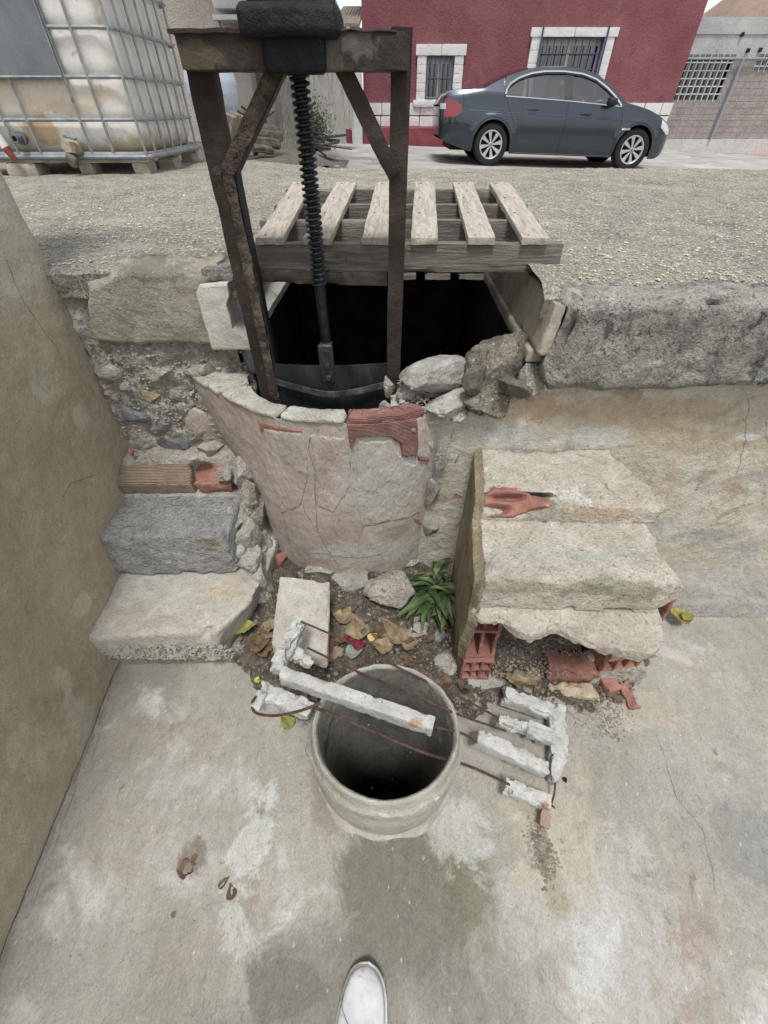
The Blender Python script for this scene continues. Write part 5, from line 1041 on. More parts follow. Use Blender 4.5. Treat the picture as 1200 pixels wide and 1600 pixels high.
for k in range(6):
    for t in (0, .36, .66, 1.0):
        fa = sum([P(a, 366, d=1.285)[0] for a in xf[k]])/2; ba = sum([P(a, 285, d=1.90)[0] for a in xb[k]])/2
        for s_ in (-.016, .018):
            c = (fa+(ba-fa)*t+s_, 1.30+.58*t+s_*.4, zf+(zbk-zf)*t+.0035); lathe([(.0005, .0012), (.003, .001), (.0032, -.002)], c, 7).build('nail', MAT['rust'], pl)
# shoe of the one who looks on
sh = thing('white_sneaker', 'white worn sneaker of the onlooker, toe pointing at the pipe ring', 'shoe', tuple(P(562, 1580, z=0)))
tip = P(576, 1502, z=.03); hl = np.array([-.075, -.46, 0]); dirv = hl-tip; dirv[2] = 0; Ls = .285; dv = dirv/np.linalg.norm(dirv); dv = np.array([-.20, -.98, 0]); dv /= np.linalg.norm(dv); sd_ = np.array([-dv[1], dv[0], 0])*-1
def shoe_pt(t, off, z): return np.stack([tip[0]+dv[0]*t*Ls+sd_[0]*off, tip[1]+dv[1]*t*Ls+sd_[1]*off, z], -1)
tw = [0, .015, .04, .08, .16, .28, .40, .55, .7, .85, .95, 1.0]; LW = [.0, .018, .030, .041, .052, .060, .060, .050, .041, .038, .028, .0]; RW = [.0, .018, .030, .039, .046, .050, .050, .044, .038, .038, .028, .0]; HT = [.030, .036, .042, .048, .054, .060, .070, .088, .098, .102, .104, .100]
def shell(sc, z0, zfun, name, mat, n=60, m=36):
    t = (1-np.cos(np.linspace(0, math.pi, n)))/2; V = []
    for tt_ in t:
        lw_, rw_, hh = np.interp(tt_, tw, LW)*sc, np.interp(tt_, tw, RW)*sc, zfun(tt_)
        for s in np.linspace(0, 2*math.pi, m+1)[:-1]:
            cx, sx = math.cos(s), math.sin(s); ex = .62; cx = np.sign(cx)*abs(cx)**ex; sx = np.sign(sx)*abs(sx)**ex
            off = (rw_ if cx > 0 else lw_)*cx; V.append(shoe_pt(np.array([.5+(tt_-.5)*(sc*.5+.5)]), np.array([off]), np.array([z0+hh*(sx*.5+.5)]))[0])
    V = np.array(V); return G().add(V, gridF(n, m, True))
ms('shoe_upper', ['#b6b6b8', '#c6c6c8', '#cfcfd1'], scale=25, rough=.7, bscale=300, bump=.15, bdist=.001, grain=.05, blotch=[(30, '#aba8a3', .62, .1)])
ms('shoe_sole', ['#c3c1b9', '#d2d0c8'], scale=30, rough=.7, bscale=300, bump=.15, bdist=.001, grain=.05, blotch=[(40, '#a19c90', .62, .1)])
ms('shoe_seam', ['#85858a', '#939398'], scale=25, rough=.8, bump=0)
for sc_, z_, nm in ((.915, .0315, 'foxing_line'),):
    t = (1-np.cos(np.linspace(0, math.pi, 50)))/2; tt2 = .5+(t-.5)*(sc_*.5+.5)
    a_l = [shoe_pt(np.array([x]), np.array([-np.interp(y, tw, LW)*sc_]), np.array([z_]))[0] for x, y in zip(tt2, t)]; a_r = [shoe_pt(np.array([x]), np.array([np.interp(y, tw, RW)*sc_]), np.array([z_]))[0] for x, y in zip(tt2, t)]
    tube(np.array(a_l+a_r[::-1][1:-1]), .0011, 5, closed=True).build('foxing_line', MAT['shoe_seam'], sh)
shell(1.0, -.001, lambda t: .030, 'sole', 0).build('sole', MAT['shoe_sole'], sh)
shell(.90, .012, lambda t: np.interp(t, tw, HT)-.012, 'upper', 0).build('upper', MAT['shoe_upper'], sh)
for sgn in (-1, 1):
    pt = [shoe_pt(np.array([t]), np.array([o*sgn]), np.array([z]))[0] for t, o, z in ((.36, .004, .067), (.345, .014, .065), (.31, .028, .060), (.26, .041, .051), (.20, .049, .038))]
    tube(smooth_path(pt, 16), .0013, 5).build('seam', MAT['shoe_seam'], sh)
for k in range(5):
    t = .43+.055*k; hz = np.interp(t, tw, HT)+.001; pt = [shoe_pt(np.array([t+.01*s]), np.array([s*.020]), np.array([hz+.002-.005*abs(s)]))[0] for s in (-1, -.5, 0, .5, 1)]
    tube(smooth_path(pt, 10), .0026, 6).build('lace', MAT['shoe_sole'], sh)
g = lathe([(.001, .110), (.030, .112), (.036, .104), (.036, .09)], (0, 0, 0), 24, fn=lambda V: V*[1, 1.25, 1]+shoe_pt(np.array([.78]), np.array([0.]), np.array([0.]))[0]); g.build('ankle_opening', MAT['black_iron'], sh)
# ------------------------------------------------------------------ white liquid tank in its cage
ms('tank_plastic', ['#cbc6bd', '#d4d1ca', '#dcdbd7'], scale=4, detail=7, rough=.5, bscale=60, bump=.12, bdist=.003, grain=.05, blotch=[(5, '#bfae96', .55, .15), (11, '#a08e78', .66, .1)],
   stains=[(P(60, 205, d=3.36), (.12, .3, .07), '#ae8a5c', .75, .3), (P(95, 170, d=3.36), (.14, .3, .03), '#a59683', .6, .5), (P(60, 150, d=3.36), (.5, .3, .07), '#c3b29b', .6, .4), (P(250, 225, x=-1.46), (.3, .5, .06), '#b3a07c', .6, .5)])
ms('galvanized', ['#7c8083', '#8f9396', '#a1a4a6'], scale=14, rough=.5, bscale=150, bump=.15, bdist=.001, grain=.08, metallic=.5, blotch=[(8, '#75706a', .62, .1)])
ms('plate_steel', ['#62666a', '#70757a', '#7c8185'], scale=3, rough=.6, bscale=160, bump=.15, bdist=.001, grain=.10, metallic=.25, blotch=[(5, '#575a5c', .58, .15)])
ms('old_board', ['#8b8476', '#a19a8c', '#b5aea1'], scale=10, bscale=120, bump=.5, bdist=.003, grain=.14, stretch=(1, 6, 6))
TX1, TY0 = P(232, 240, d=3.36)[0], 3.36; TX0 = TX1-1.20; TY1 = TY0+1.0
zp = P(232, 278, d=TY0)[2]; TZ0 = P(232, 243, d=TY0)[2]; ZB = [P(160, a, d=TY0)[2] for a in (187, 120, 42)]; dzb = (ZB[2]-ZB[0])/2; TZ1 = ZB[2]+dzb*2.4
tk = thing('liquid_tank', 'big dirty white plastic liquid tank in a galvanized cage on a wooden pallet', 'tank', ((TX0+TX1)/2, (TY0+TY1)/2, zp))
def tankfn(W):
    W = W.copy(); z = W[:, 2]; ph = (z-ZB[0])/dzb; gr_ = np.exp(-((ph-np.round(ph))/.10)**2)*.014; c = np.array([(TX0+TX1)/2, (TY0+TY1)/2]); D = W[:, :2]-c; n = np.linalg.norm(D, axis=1)[:, None]+1e-9
    W[:, :2] -= D/n*gr_[:, None]; return W
hexa(c8box((TX0+.02, TY0+.02, TZ0+.004), (TX1-.02, TY1-.02, TZ1)), .02, .11, .008, 3, seed=3, maxn=90, post=tankfn).build('container', MAT['tank_plastic'], tk)
def rrect(z, r=.10, e=0.0, n=9):
    p = []; x0, x1, y0, y1 = TX0-e, TX1+e, TY0-e, TY1+e
    for cx, cy, a0 in ((x1-r, y0+r, -90), (x1-r, y1-r, 0), (x0+r, y1-r, 90), (x0+r, y0+r, 180)):
        for a in np.linspace(a0, a0+90, n): p.append((cx+r*math.cos(math.radians(a)), cy+r*math.sin(math.radians(a)), z))
    return np.array(p)
for z in [TZ0+.008]+ZB+[ZB[2]+dzb, ZB[2]+dzb*2.2]: tube(rrect(z), .0095, 8, closed=True).build('cage_bar', MAT['galvanized'], tk)
def upright(x, y): tube([(x, y, TZ0), (x, y, TZ1)], .0078, 7).build('cage_bar', MAT['galvanized'], tk)
for a in (212, 160, 125, 42, 5): 
    upright(P(a, 187, d=TY0-.004)[0], TY0-.006)
for k in range(1, 6): upright(TX1-.1-.19*k, TY0-.006) if TX1-.1-.19*k < P(-10, 187, d=TY0)[0] else None
for k in range(6): upright(TX1+.006, TY0+.10+.155*k)
for k in range(6): upright(TX0-.006, TY0+.1+.155*k); upright(TX1-.1-.2*k, TY1+.006)
pz0, pz1 = P(0, 120, d=TY0-.02)[2], TZ1-.1; px1 = P(97, 118, d=TY0-.02)[0]
hexa(c8box((px1-.62, TY0-.026, pz0), (px1, TY0-.020, pz1)), .02, .002, .0015, 6, seed=4).build('steel_plate', MAT['plate_steel'], tk)
tube([(px1-.62, TY0-.026, pz0), (px1, TY0-.026, pz0), (px1, TY0-.026, pz1)], .006, 6).build('plate_edge', MAT['galvanized'], tk)
# pallet under the tank
for (x, y, wx, wy) in [(TX1-.08, TY0+.07, .10, .13), (P(132, 260, d=TY0)[0], TY0+.07, .09, .13), (TX0+.08, TY0+.07, .14, .13), (P(38, 268, d=TY0)[0], TY0+.05, .19, .14), (TX1-.08, (TY0+TY1)/2, .12, .14), (TX1-.08, TY1-.07, .10, .13), (TX0+.08, TY1-.07, .1, .13), ((TX0+TX1)/2, TY1-.07, .1, .13)]:
    hexa(c8box((x-wx/2, y-wy/2, zp+.004), (x+wx/2, y+wy/2, TZ0-.035)), .02, .006, .004, 14, .01, seed=int(abs(x)*99)).build('pallet_block', MAT['old_board'], tk)
for y in (TY0+.05, (TY0+TY1)/2, TY1-.07): hexa(c8box((TX0, y-.05, TZ0-.036), (TX1-.01, y+.05, TZ0-.014)), .02, .004, .004, 10, .006, seed=int(y*10)).build('pallet_board', MAT['old_board'], tk)
hexa(c8box((TX1-.15, TY0+.02, zp-.006), (TX1-.02, TY1+.05, zp+.014)), .02, .004, .003, 10, .006, seed=9).build('pallet_board', MAT['old_board'], tk)
tube(rrect(TZ0-.006, .06, .01), .013, 8, closed=True).build('base_tube', MAT['galvanized'], tk)
# outlet and valve
q = P(33, 216, d=TY0); g = lathe([(.024, -.02), (.024, .0), (.032, .0), (.032, .02), (.020, .02), (.020, .075), (.014, .075), (.013, .01)], (q[0], TY0+.01, q[2]), 20, 'y'); g.build('outlet', MAT['plate_steel'], tk)
q = P(110, 232, d=TY0-.05); g = rock((q[0], TY0-.03, q[2]), (.085, .10, .085), 5, 14, 4, .08, 0); g.build('valve_body', MAT['ochre_stone'], tk)
ms('valve_blue', ['#5f727a', '#74868d'], scale=20, rough=.6, bump=.1)
hexa(bar8(P(100, 212, d=TY0-.08), P(118, 218, d=TY0-.08), .035, .014), .008, .003, .001, 20, seed=5).build('valve_lever', MAT['valve_blue'], tk)
rock(P(113, 250, d=TY0-.06), (.06, .05, .07), 6, 10, 4, .08, 0).build('valve_cap', MAT['dark_stone'], tk)
ms('white_pipe', ['#c8c8c6', '#d4d4d2'], scale=20, rough=.5, bump=.1); ms('red_pipe', ['#7a3a36', '#94504a'], scale=20, rough=.6, bump=.2)
pt = thing('standpipe', 'small white and red pipe end standing beside the tank pallet at the left edge', 'pipe', tuple(P(10, 262, d=3.28)))
tube([P(-12, 200, d=3.282), P(10, 232, d=3.28)], .022, 12).build('white_section', MAT['white_pipe'], pt); tube([P(9, 231, d=3.28), P(24, 250, d=3.28)], [.024, .014], 12).build('red_section', MAT['red_pipe'], pt)


# ------------------------------------------------------------------ parked car
def metal(name, col, rough, metallic=0., coat=0., spec=.5): ms(name, [col, col], scale=3, rough=rough+.0, bump=0, mid=0, grain=.02, metallic=metallic, coat=coat, spec=spec); return MAT[name]
ms('car_paint', ['#2f3741', '#333b45'], scale=2, rough=.30, bump=0, mid=0, grain=.02, gscale=400, metallic=.7, coat=1.0, spec=.5)
metal('chrome', '#c9ccce', .18, .9); metal('alloy', '#b9bbbd', .38, .55); metal('tyre', '#18181a', .85); metal('black_trim', '#0d0e10', .5); metal('seat_cloth', '#45474a', .9); metal('dark_well', '#070708', .95)
ms('tail_red', ['#6e0d17', '#860f1e'], scale=20, rough=.15, bump=0, coat=.8, spec=.6); ms('lamp_clear', ['#9fa6ab', '#c8ccd0'], scale=30, rough=.12, bump=0, coat=1, spec=.7)
def glass(name, tintc, a):
    m = bpy.data.materials.new(name); m.use_nodes = True; nt = m.node_tree; N = nt.nodes; N.clear(); o = N.new('ShaderNodeOutputMaterial'); mx = N.new('ShaderNodeMixShader'); t = N.new('ShaderNodeBsdfTransparent'); t.inputs[0].default_value = C(tintc)
    gl = N.new('ShaderNodeBsdfGlossy'); gl.inputs['Roughness'].default_value = .03; f = N.new('ShaderNodeFresnel'); f.inputs[0].default_value = 1.5; ad = N.new('ShaderNodeMath'); ad.operation = 'ADD'; ad.inputs[1].default_value = a
    nt.links.new(f.outputs[0], ad.inputs[0]); nt.links.new(ad.outputs[0], mx.inputs[0]); nt.links.new(t.outputs[0], mx.inputs[1]); nt.links.new(gl.outputs[0], mx.inputs[2]); nt.links.new(mx.outputs[0], o.inputs[0]); MAT[name] = m
glass('car_glass', '#a9b4b8', .13); glass('window_glass', '#59626a', .12)
ZT_ = [(0, .80), (.03, .92), (.10, 1.01), (.22, 1.05), (.78, 1.095), (1.0, 1.19), (1.25, 1.285), (1.55, 1.365), (1.9, 1.41), (2.25, 1.422), (2.6, 1.405), (2.87, 1.345), (3.12, 1.205), (3.42, .985), (3.6, .955), (3.9, .90), (4.15, .825), (4.34, .74), (4.45, .66), (4.52, .56)]
ZB_ = [(0, .44), (.06, .36), (.3, .29), (.60, .215), (1.5, .20), (3.3, .195), (4.0, .20), (4.3, .19), (4.42, .22), (4.52, .36)]
BELT = [(.0, .90), (.8, 1.02), (1.18, 1.005), (2.3, .975), (3.38, .925), (3.6, .92), (4.52, .55)]
WT = [(1.17, 1.005), (1.19, 1.09), (1.27, 1.18), (1.42, 1.255), (1.65, 1.32), (1.9, 1.352), (2.25, 1.362), (2.6, 1.338), (2.85, 1.275), (3.06, 1.165), (3.22, 1.055), (3.36, .928)]
def crv(tab):
    t = np.array(tab)
    def f(x):
        x = np.asarray(x, float); h = .04; return (np.interp(x-h, t[:, 0], t[:, 1])+2*np.interp(x, t[:, 0], t[:, 1])+np.interp(x+h, t[:, 0], t[:, 1]))/4
    return f
ztop, zbot, zbelt = crv(ZT_), crv(ZB_), crv(BELT); wtp = lambda x: np.interp(x, *np.array(WT).T)
WHX, WHZ, AR = (1.02, 3.79), .325, .372
def hw(x, z):
    x = np.asarray(x, float); z = np.asarray(z, float)
    p = np.minimum(1, .80+.20*np.sqrt(np.clip(1-(1-np.clip(x/.55, 0, 1))**2, 0, 1))); fr = np.clip((4.52-x)/.75, 0, 1); p = p*(.66+.34*np.sqrt(np.clip(1-(1-fr)**2.2, 0, 1)))
    zb = np.minimum(zbelt(x), ztop(x)); w = .905-.035*((z-.58)/.38)**2-.03*np.exp(-((z-.2)/.07)**2)-.012*sstep(.74, .79, z)
    up = np.clip(z-zb, 0, 1); w = w-np.minimum(up, .05)*.25-np.clip(up-.05, 0, 1)*.50
    for cx in WHX: w = w+.016*np.exp(-((np.hypot(x-cx, z-WHZ)-AR-.03)/.05)**2)
    return w*p
CX0, CYc = P(688, 200, d=10.9)[0]-.02, 11.78; CSC = (P(1058, 200, d=10.9)[0]-CX0)/4.52
def cw(V):
    V = np.asarray(V, float); z0 = road_z(np.array([CX0+1.0, CX0+3.8]), np.array([CYc-.8]*2)); X = CX0+V[..., 0]*CSC; Y = CYc+V[..., 1]; t = (V[..., 0]-1.02)/2.77
    return np.stack([X, Y, z0[0]+(z0[1]-z0[0])*t+V[..., 2]], -1)
car = thing('parked_car', 'dark blue-grey saloon car parked side-on in front of the red house', 'car', tuple(cw(np.array([2.26, 0, 0]))))
def cb(g, name, m, parent=None, **k): return g.xf(cw).build(name, MAT[m], parent or car, **k)
def side_strip(x0, x1, lo, hi, nx=60, nz=16, s=-1, off=0.0, xs=None):
    xs = np.linspace(x0, x1, nx) if xs is None else xs; g = G(); t = np.linspace(0, 1, nz); X, Tt = np.meshgrid(xs, t, indexing='ij'); L_, H_ = lo(X), hi(X); Z = L_+(H_-L_)*Tt; Y = s*(hw(X, Z)+off)
    return g.add(np.stack([X, Y, Z], -1).reshape(-1, 3), gridF(len(xs), nz))
def bot(x):
    x = np.asarray(x, float); b = zbot(x)
    for cx in WHX: b = np.maximum(b, np.where(np.abs(x-cx) < AR, WHZ+np.sqrt(np.clip(AR**2-(x-cx)**2, 0, None)), 0))
    return b
xs_ = np.unique(np.round(np.r_[np.linspace(0, 4.52, 130), np.linspace(0, .12, 10), np.linspace(4.35, 4.52, 14)]+0, 5))
for cx in WHX: xs_ = np.unique(np.r_[xs_, cx-AR*np.cos(np.linspace(0, math.pi, 40)), cx-AR-1e-4, cx+AR+1e-4])
lowtop = lambda x: np.minimum(zbelt(x), ztop(x)-.0)
g = G()
for s in (-1, 1):
    g.merge(side_strip(0, 4.52, bot, lambda x: np.where((x > 1.17) & (x < 3.36), zbelt(x), ztop(x)), xs=xs_, s=s, nz=40))
    xw = np.linspace(1.17, 3.36, 80); g.merge(side_strip(0, 0, wtp, ztop, xs=xw, s=s, nz=8))
for xx in (0.0, 4.52):   # tail and nose
    z = np.linspace(float(zbot(xx)), float(ztop(xx)), 12); y = np.linspace(-1, 1, 24); Zz, Yy = np.meshgrid(z, y, indexing='ij'); W_h = hw(np.full_like(Zz, xx), Zz); bul = (.05 if xx == 0 else -.06)
    g.add(np.stack([xx-bul*(1-Yy**2), Yy*W_h, Zz], -1).reshape(-1, 3), gridF(12, 24))
def top_strip(x0, x1, n, crown=.035):
    x = np.linspace(x0, x1, n); y = np.linspace(-1, 1, 26); X, Y = np.meshgrid(x, y, indexing='ij'); zt = ztop(X); return G().add(np.stack([X, Y*hw(X, zt), zt+crown*(1-Y**2)], -1).reshape(-1, 3), gridF(n, 26))
g.merge(top_strip(0, .80, 24)); g.merge(top_strip(1.62, 2.66, 26)); g.merge(top_strip(3.40, 4.52, 34, .02))
cb(g, 'body', 'car_paint')
cb(top_strip(.80, 1.62, 20), 'rear_window', 'car_glass'); cb(top_strip(2.66, 3.40, 20), 'windscreen', 'car_glass')
for s in (-1, 1):
    for (a, b, nm) in ((1.19, 1.56, 'window'), (1.60, 2.28, 'window'), (2.42, 3.33, 'window')): cb(side_strip(a, b, zbelt, wtp, 30, 8, s, -.008), nm, 'car_glass')
    for (a, b) in ((1.56, 1.60), (2.28, 2.42)): cb(side_strip(a, b, zbelt, wtp, 5, 8, s, -.003), 'pillar', 'black_trim')
    t = np.r_[np.linspace(1.175, 3.355, 70)]; ln = [(x, s*(float(hw(x, wtp(x)))+.004), float(wtp(x))) for x in t]
    cb(tube(ln, .017, 6), 'chrome_trim', 'chrome'); cb(tube([(x, s*(float(hw(x, zbelt(x)))+.004), float(zbelt(x))) for x in np.linspace(1.175, 3.36, 40)], .008, 6), 'chrome_trim', 'chrome')
    inn = [(x, s*(float(hw(x, wtp(x)-.03))-.002), float(wtp(x))-.028) for x in np.linspace(1.22, 3.28, 50)]; cb(tube(inn, .016, 6), 'window_seal', 'black_trim')
    for ln in ([(1.19, 1.0), (1.26, .88), (1.36, .70), (1.43, .52)], [(2.36, .97), (2.355, .6), (2.33, .25)], [(3.36, .92), (3.42, .75), (3.40, .5), (3.36, .23)], [(.36, 1.08), (.42, .95), (.40, .80)], [(0.15, .62), (.5, .60), (.64, .56)], [(4.12, .62), (4.3, .66), (4.42, .60)]):
        P_ = smooth_path([(a, 0, b) for a, b in ln], 18); cb(tube([(p[0], s*(float(hw(p[0], p[2]))-.0015), p[2]) for p in P_], .0042, 5), 'door_seam', 'dark_well')
    cb(tube([(x, s*(float(hw(x, z))+.001), z) for x, z in zip(np.linspace(.55, 3.75, 40), np.linspace(.80, .735, 40))], .006, 5), 'crease_line', 'car_paint')
    for hx, hz in ((1.72, .845), (2.72, .81)):
        cb(tube([(hx-.10, s*(float(hw(hx-.1, hz))+.004), hz), (hx-.05, s*(float(hw(hx, hz))+.022), hz), (hx+.05, s*(float(hw(hx, hz))+.022), hz-.003), (hx+.10, s*(float(hw(hx+.1, hz))+.004), hz-.005)], .013, 8), 'door_handle', 'car_paint')
    cb(side_strip(.08, .40, lambda x: .69+.12*np.clip((x-.1)/.34, 0, 1)**3, lambda x: .945-.12*np.clip((x-.12)/.32, 0, 1)**2, 20, 10, s, .006), 'tail_light', 'tail_red')
    cb(side_strip(.0, .10, lambda x: .80+0*x, lambda x: .88+0*x, 8, 4, s, .010), 'reverse_light', 'lamp_clear')
    cb(side_strip(4.22, 4.515, lambda x: .56+.0*x+.10*np.clip((4.4-x)/.18, 0, 1), lambda x: ztop(x)-.02, 18, 8, s, .006), 'headlight', 'lamp_clear')
    cb(side_strip(3.46, 3.62, lambda x: .605+.0*x, lambda x: .63-.0*x+.01*(x-3.46)/.16, 8, 4, s, .008), 'side_marker', 'chrome')
    # mirror
    g = hexa([(3.02, s*.93, .93), (3.20, s*.93, .92), (3.04, s*1.06, .94), (3.18, s*1.06, .93), (3.02, s*.93, 1.05), (3.22, s*.93, 1.04), (3.04, s*1.06, 1.03), (3.18, s*1.06, 1.03)], .02, .03, 0, seed=1); cb(g, 'mirror', 'black_trim')
    cb(tube([(3.18, s*.86, .93), (3.15, s*.95, .95)], .02, 8), 'mirror_arm', 'black_trim')
    cb(tube([(x, s*(float(hw(x, .21))+.004), .212) for x in np.linspace(1.45, 3.38, 30)], .014, 6), 'sill_trim', 'car_paint')
    for cx in WHX:
        a = np.linspace(-.15, math.pi+.15, 40); cb(tube([(cx+AR*math.cos(t_), s*(float(hw(cx+AR*math.cos(t_), WHZ+AR*math.sin(t_)))-.004), WHZ+AR*math.sin(t_)) for t_ in a], .012, 6), 'arch_lip', 'car_paint')
# underside, arches, cabin
g = G(); box((.25, -.72, .22), (4.3, .72, .60), g); box((3.45, -.7, .5), (4.2, .7, .8), g); box((.3, -.7, .5), (1.1, .7, .95), g); cb(g, 'underbody', 'dark_well', smooth=False)
g = G()
for x0_ in (1.55, 2.75):
    for s in (-.38, .38):
        hexa([(x0_-.05, s-.24, .5), (x0_+.12, s-.24, .5), (x0_-.05, s+.24, .5), (x0_+.12, s+.24, .5), (x0_-.32+.12, s-.20, 1.05), (x0_-.10, s-.20, 1.05), (x0_-.2, s+.2, 1.05), (x0_-.10, s+.2, 1.05)], .04, .05, 0, g=g)
        hexa([(x0_-.26, s-.12, 1.06), (x0_-.16, s-.12, 1.06), (x0_-.26, s+.12, 1.06), (x0_-.16, s+.12, 1.06), (x0_-.27, s-.10, 1.22), (x0_-.19, s-.10, 1.22), (x0_-.27, s+.1, 1.22), (x0_-.19, s+.1, 1.22)], .03, .03, 0, g=g)
cb(g, 'seats', 'seat_cloth'); cb(hexa(c8box((3.0, -.7, .75), (3.45, .7, .93)), .05, .06, 0), 'dashboard', 'black_trim')
a = np.linspace(0, 2*math.pi, 25)[:-1]; cb(tube([(2.95-.18*.4*math.sin(t_), .36+.18*math.cos(t_), .93+.18*math.sin(t_)) for t_ in a], .013, 6, closed=True), 'steering_wheel', 'black_trim')
for s in (-1, 1):
    for cx in WHX:
        yo = s*.895
        wheel = lathe([(.215, .0), (.232, .004), (.262, .010), (.300, .004), (.318, -.02), (.322, -.06), (.322, -.19), (.30, -.22)], (0, 0, 0), 56, 'y')
        flip = (lambda V, cx=cx, s=s: np.stack([V[:, 0]+cx, -V[:, 1]*-1*(1 if s < 0 else -1)+s*.885, V[:, 2]+WHZ-.003], -1))
        wl = cb(wheel.xf(flip), 'wheel', 'tyre')
        def sub(g, nm, m): o = g.xf(flip).xf(cw).build(nm, MAT[m], car); o.parent = wl; o.location = (0, 0, 0); return o
        sub(lathe([(.001, -.06), (.205, -.05), (.214, -.03)], (0, 0, 0), 40, 'y'), 'brake_disc', 'dark_well')
        sub(lathe([(.190, -.03), (.196, .0), (.205, .008), (.216, .008), (.222, .0), (.222, -.05)], (0, 0, 0), 56, 'y'), 'rim', 'alloy')
        g = G()
        for k in range(8):
            t0 = k*2*math.pi/8+.2; rr = np.linspace(.03, .200, 8); V = []
            for r in rr:
                w_ = .013+.027*(r/.2)**1.6
                for (dw, yy_) in ((-w_, -.018), (-w_*.8, -.002), (w_*.8, -.002), (w_, -.018)):
                    V.append((r*math.cos(t0)-dw*math.sin(t0), -(yy_+.004-.012*(1-r/.2)), r*math.sin(t0)+dw*math.cos(t0)))
            g.add(V, gridF(8, 4))
        sub(g, 'spokes', 'alloy'); sub(lathe([(.001, .0), (.03, .0), (.04, -.004), (.045, -.02)], (0, 0, 0), 24, 'y'), 'hub', 'alloy')
        sub(lathe([(.001, .0035), (.022, .003), (.024, .0)], (0, 0, 0), 24, 'y'), 'hub_badge', 'black_trim')
        g1, g2 = G(), G()
        for k in range(4):
            aa = np.linspace(k*math.pi/2, (k+1)*math.pi/2, 6); V = [(0, -.0045, 0)]+[(.016*math.cos(t_), -.0045, .016*math.sin(t_)) for t_ in aa]; (g1 if k % 2 else g2).add(V, np.array([[0, j, j+1] for j in range(1, 6)]))
        sub(g1, 'badge_blue', 'valve_blue'); sub(g2, 'badge_white', 'chrome')
        g = G()
        for k in range(5):
            t_ = k*2*math.pi/5; lathe([(.001, .002), (.007, .002), (.007, -.01)], (.034*math.cos(t_)*1.5, 0, .034*math.sin(t_)*1.5), 8, 'y', g)
        sub(g, 'wheel_bolts', 'black_trim')
g = hexa(c8box((-.035, -.26, .70), (-.02, .26, .81)), .05, .004, 0); cb(g, 'number_plate', 'white_pipe')
# ------------------------------------------------------------------ red house
ms('red_stucco', ['#77474c', '#7f4e53', '#88585d'], scale=1.2, detail=6, rough=.9, bscale=70, bump=.6, bdist=.01, grain=.07, blotch=[(.7, '#8a5c64', .54, .2), (3.5, '#74474e', .60, .1)])
ms('red_step', ['#6f333b', '#7d3f46', '#874a50'], scale=3, rough=.85, bscale=50, bump=.3, grain=.08)
ms('white_stone', ['#cbcac7', '#d3d2d0', '#dbdad8'], scale=6, rough=.85, bscale=60, bump=.35, bdist=.01, grain=.08)
ms('blue_iron', ['#3b4468', '#4a5274'], scale=10, rough=.6, bump=.1); ms('pvc_white', ['#b9bcbd', '#c6c9ca'], scale=5, rough=.5, bump=0); ms('shutter_grey', ['#7f8692', '#8d94a0'], scale=9, rough=.6, bump=.2); ms('room_dark', ['#16181c', '#1e2126'], scale=4, rough=.8, bump=0)
ms('curtain', ['#5d646b', '#777d82'], scale=12, rough=.9, bump=.1)
HD = 15.5
def facade(x0, x1, z0, z1, holes, y, deep=.25, g=None, skew=None):
    g = g or G(); xs = sorted({x0, x1, *[h[0] for h in holes], *[h[1] for h in holes]}); zs = sorted({z0, z1, *[h[2] for h in holes], *[h[3] for h in holes]})
    for a, b in zip(xs[:-1], xs[1:]):
        for c, d in zip(zs[:-1], zs[1:]):
            if any(h[0] <= a and b <= h[1] and h[2] <= c and d <= h[3] for h in holes): continue
            g.add([(a, y, c), (b, y, c), (b, y, d), (a, y, d)], np.array([[0, 1, 2, 3]]))
    for (a, b, c, d) in holes:
        g.add([(a, y, c), (a, y+deep, c), (a, y+deep, d), (a, y, d)], np.array([[0, 1, 2, 3]])); g.add([(b, y, c), (b, y, d), (b, y+deep, d), (b, y+deep, c)], np.array([[0, 1, 2, 3]]))
        g.add([(a, y, c), (b, y, c), (b, y+deep, c), (a, y+deep, c)], np.array([[0, 1, 2, 3]])); g.add([(a, y, d), (a, y+deep, d), (b, y+deep, d), (b, y, d)], np.array([[0, 1, 2, 3]]))
    return g
H = lambda px, py, d=HD: P(px, py, d=d)
hx0, hx1 = H(566, 60)[0], H(1050, 163)[0]; zpl = H(700, 161)[2]; zpb = H(700, 197)[2]; ztp = 6.2
w1 = (H(665, 120)[0], H(708, 120)[0], H(690, 156)[2], H(690, 87)[2]); w2 = (H(843, 75)[0], H(941, 75)[0], H(900, 156)[2], H(900, 58)[2])
hs_ = thing('red_house', 'dark red stucco house with white stone window surrounds, behind the car', 'house', ((hx0+hx1)/2, HD, zpb))
g = facade(hx0, hx1, zpl, ztp, [w1, w2], HD); g.add([(hx0, HD, zpb-.6), (hx0, HD+7, zpb-.6), (hx0, HD+7, ztp), (hx0, HD, ztp)], np.array([[0, 1, 2, 3]])); g.add([(hx1, HD, zpb-.9), (hx1, HD, ztp), (hx1, HD+7, ztp), (hx1, HD+7, zpb-.9)], np.array([[0, 1, 2, 3]]))
g.add([(hx0, HD, ztp), (hx1, HD, ztp), (hx1, HD+7, ztp), (hx0, HD+7, ztp)], np.array([[0, 1, 2, 3]])); g.add([(hx0, HD+7, 0), (hx1, HD+7, 0), (hx1, HD+7, ztp), (hx0, HD+7, ztp)], np.array([[0, 1, 2, 3]]))
g.build('wall', MAT['red_stucco'], hs_, smooth=False)
ms('roof_tile', ['#8d6d55', '#a3826a'], scale=8, rough=.9, rib=('X', 5, 1.5, .2), bump=.5, bdist=.03)
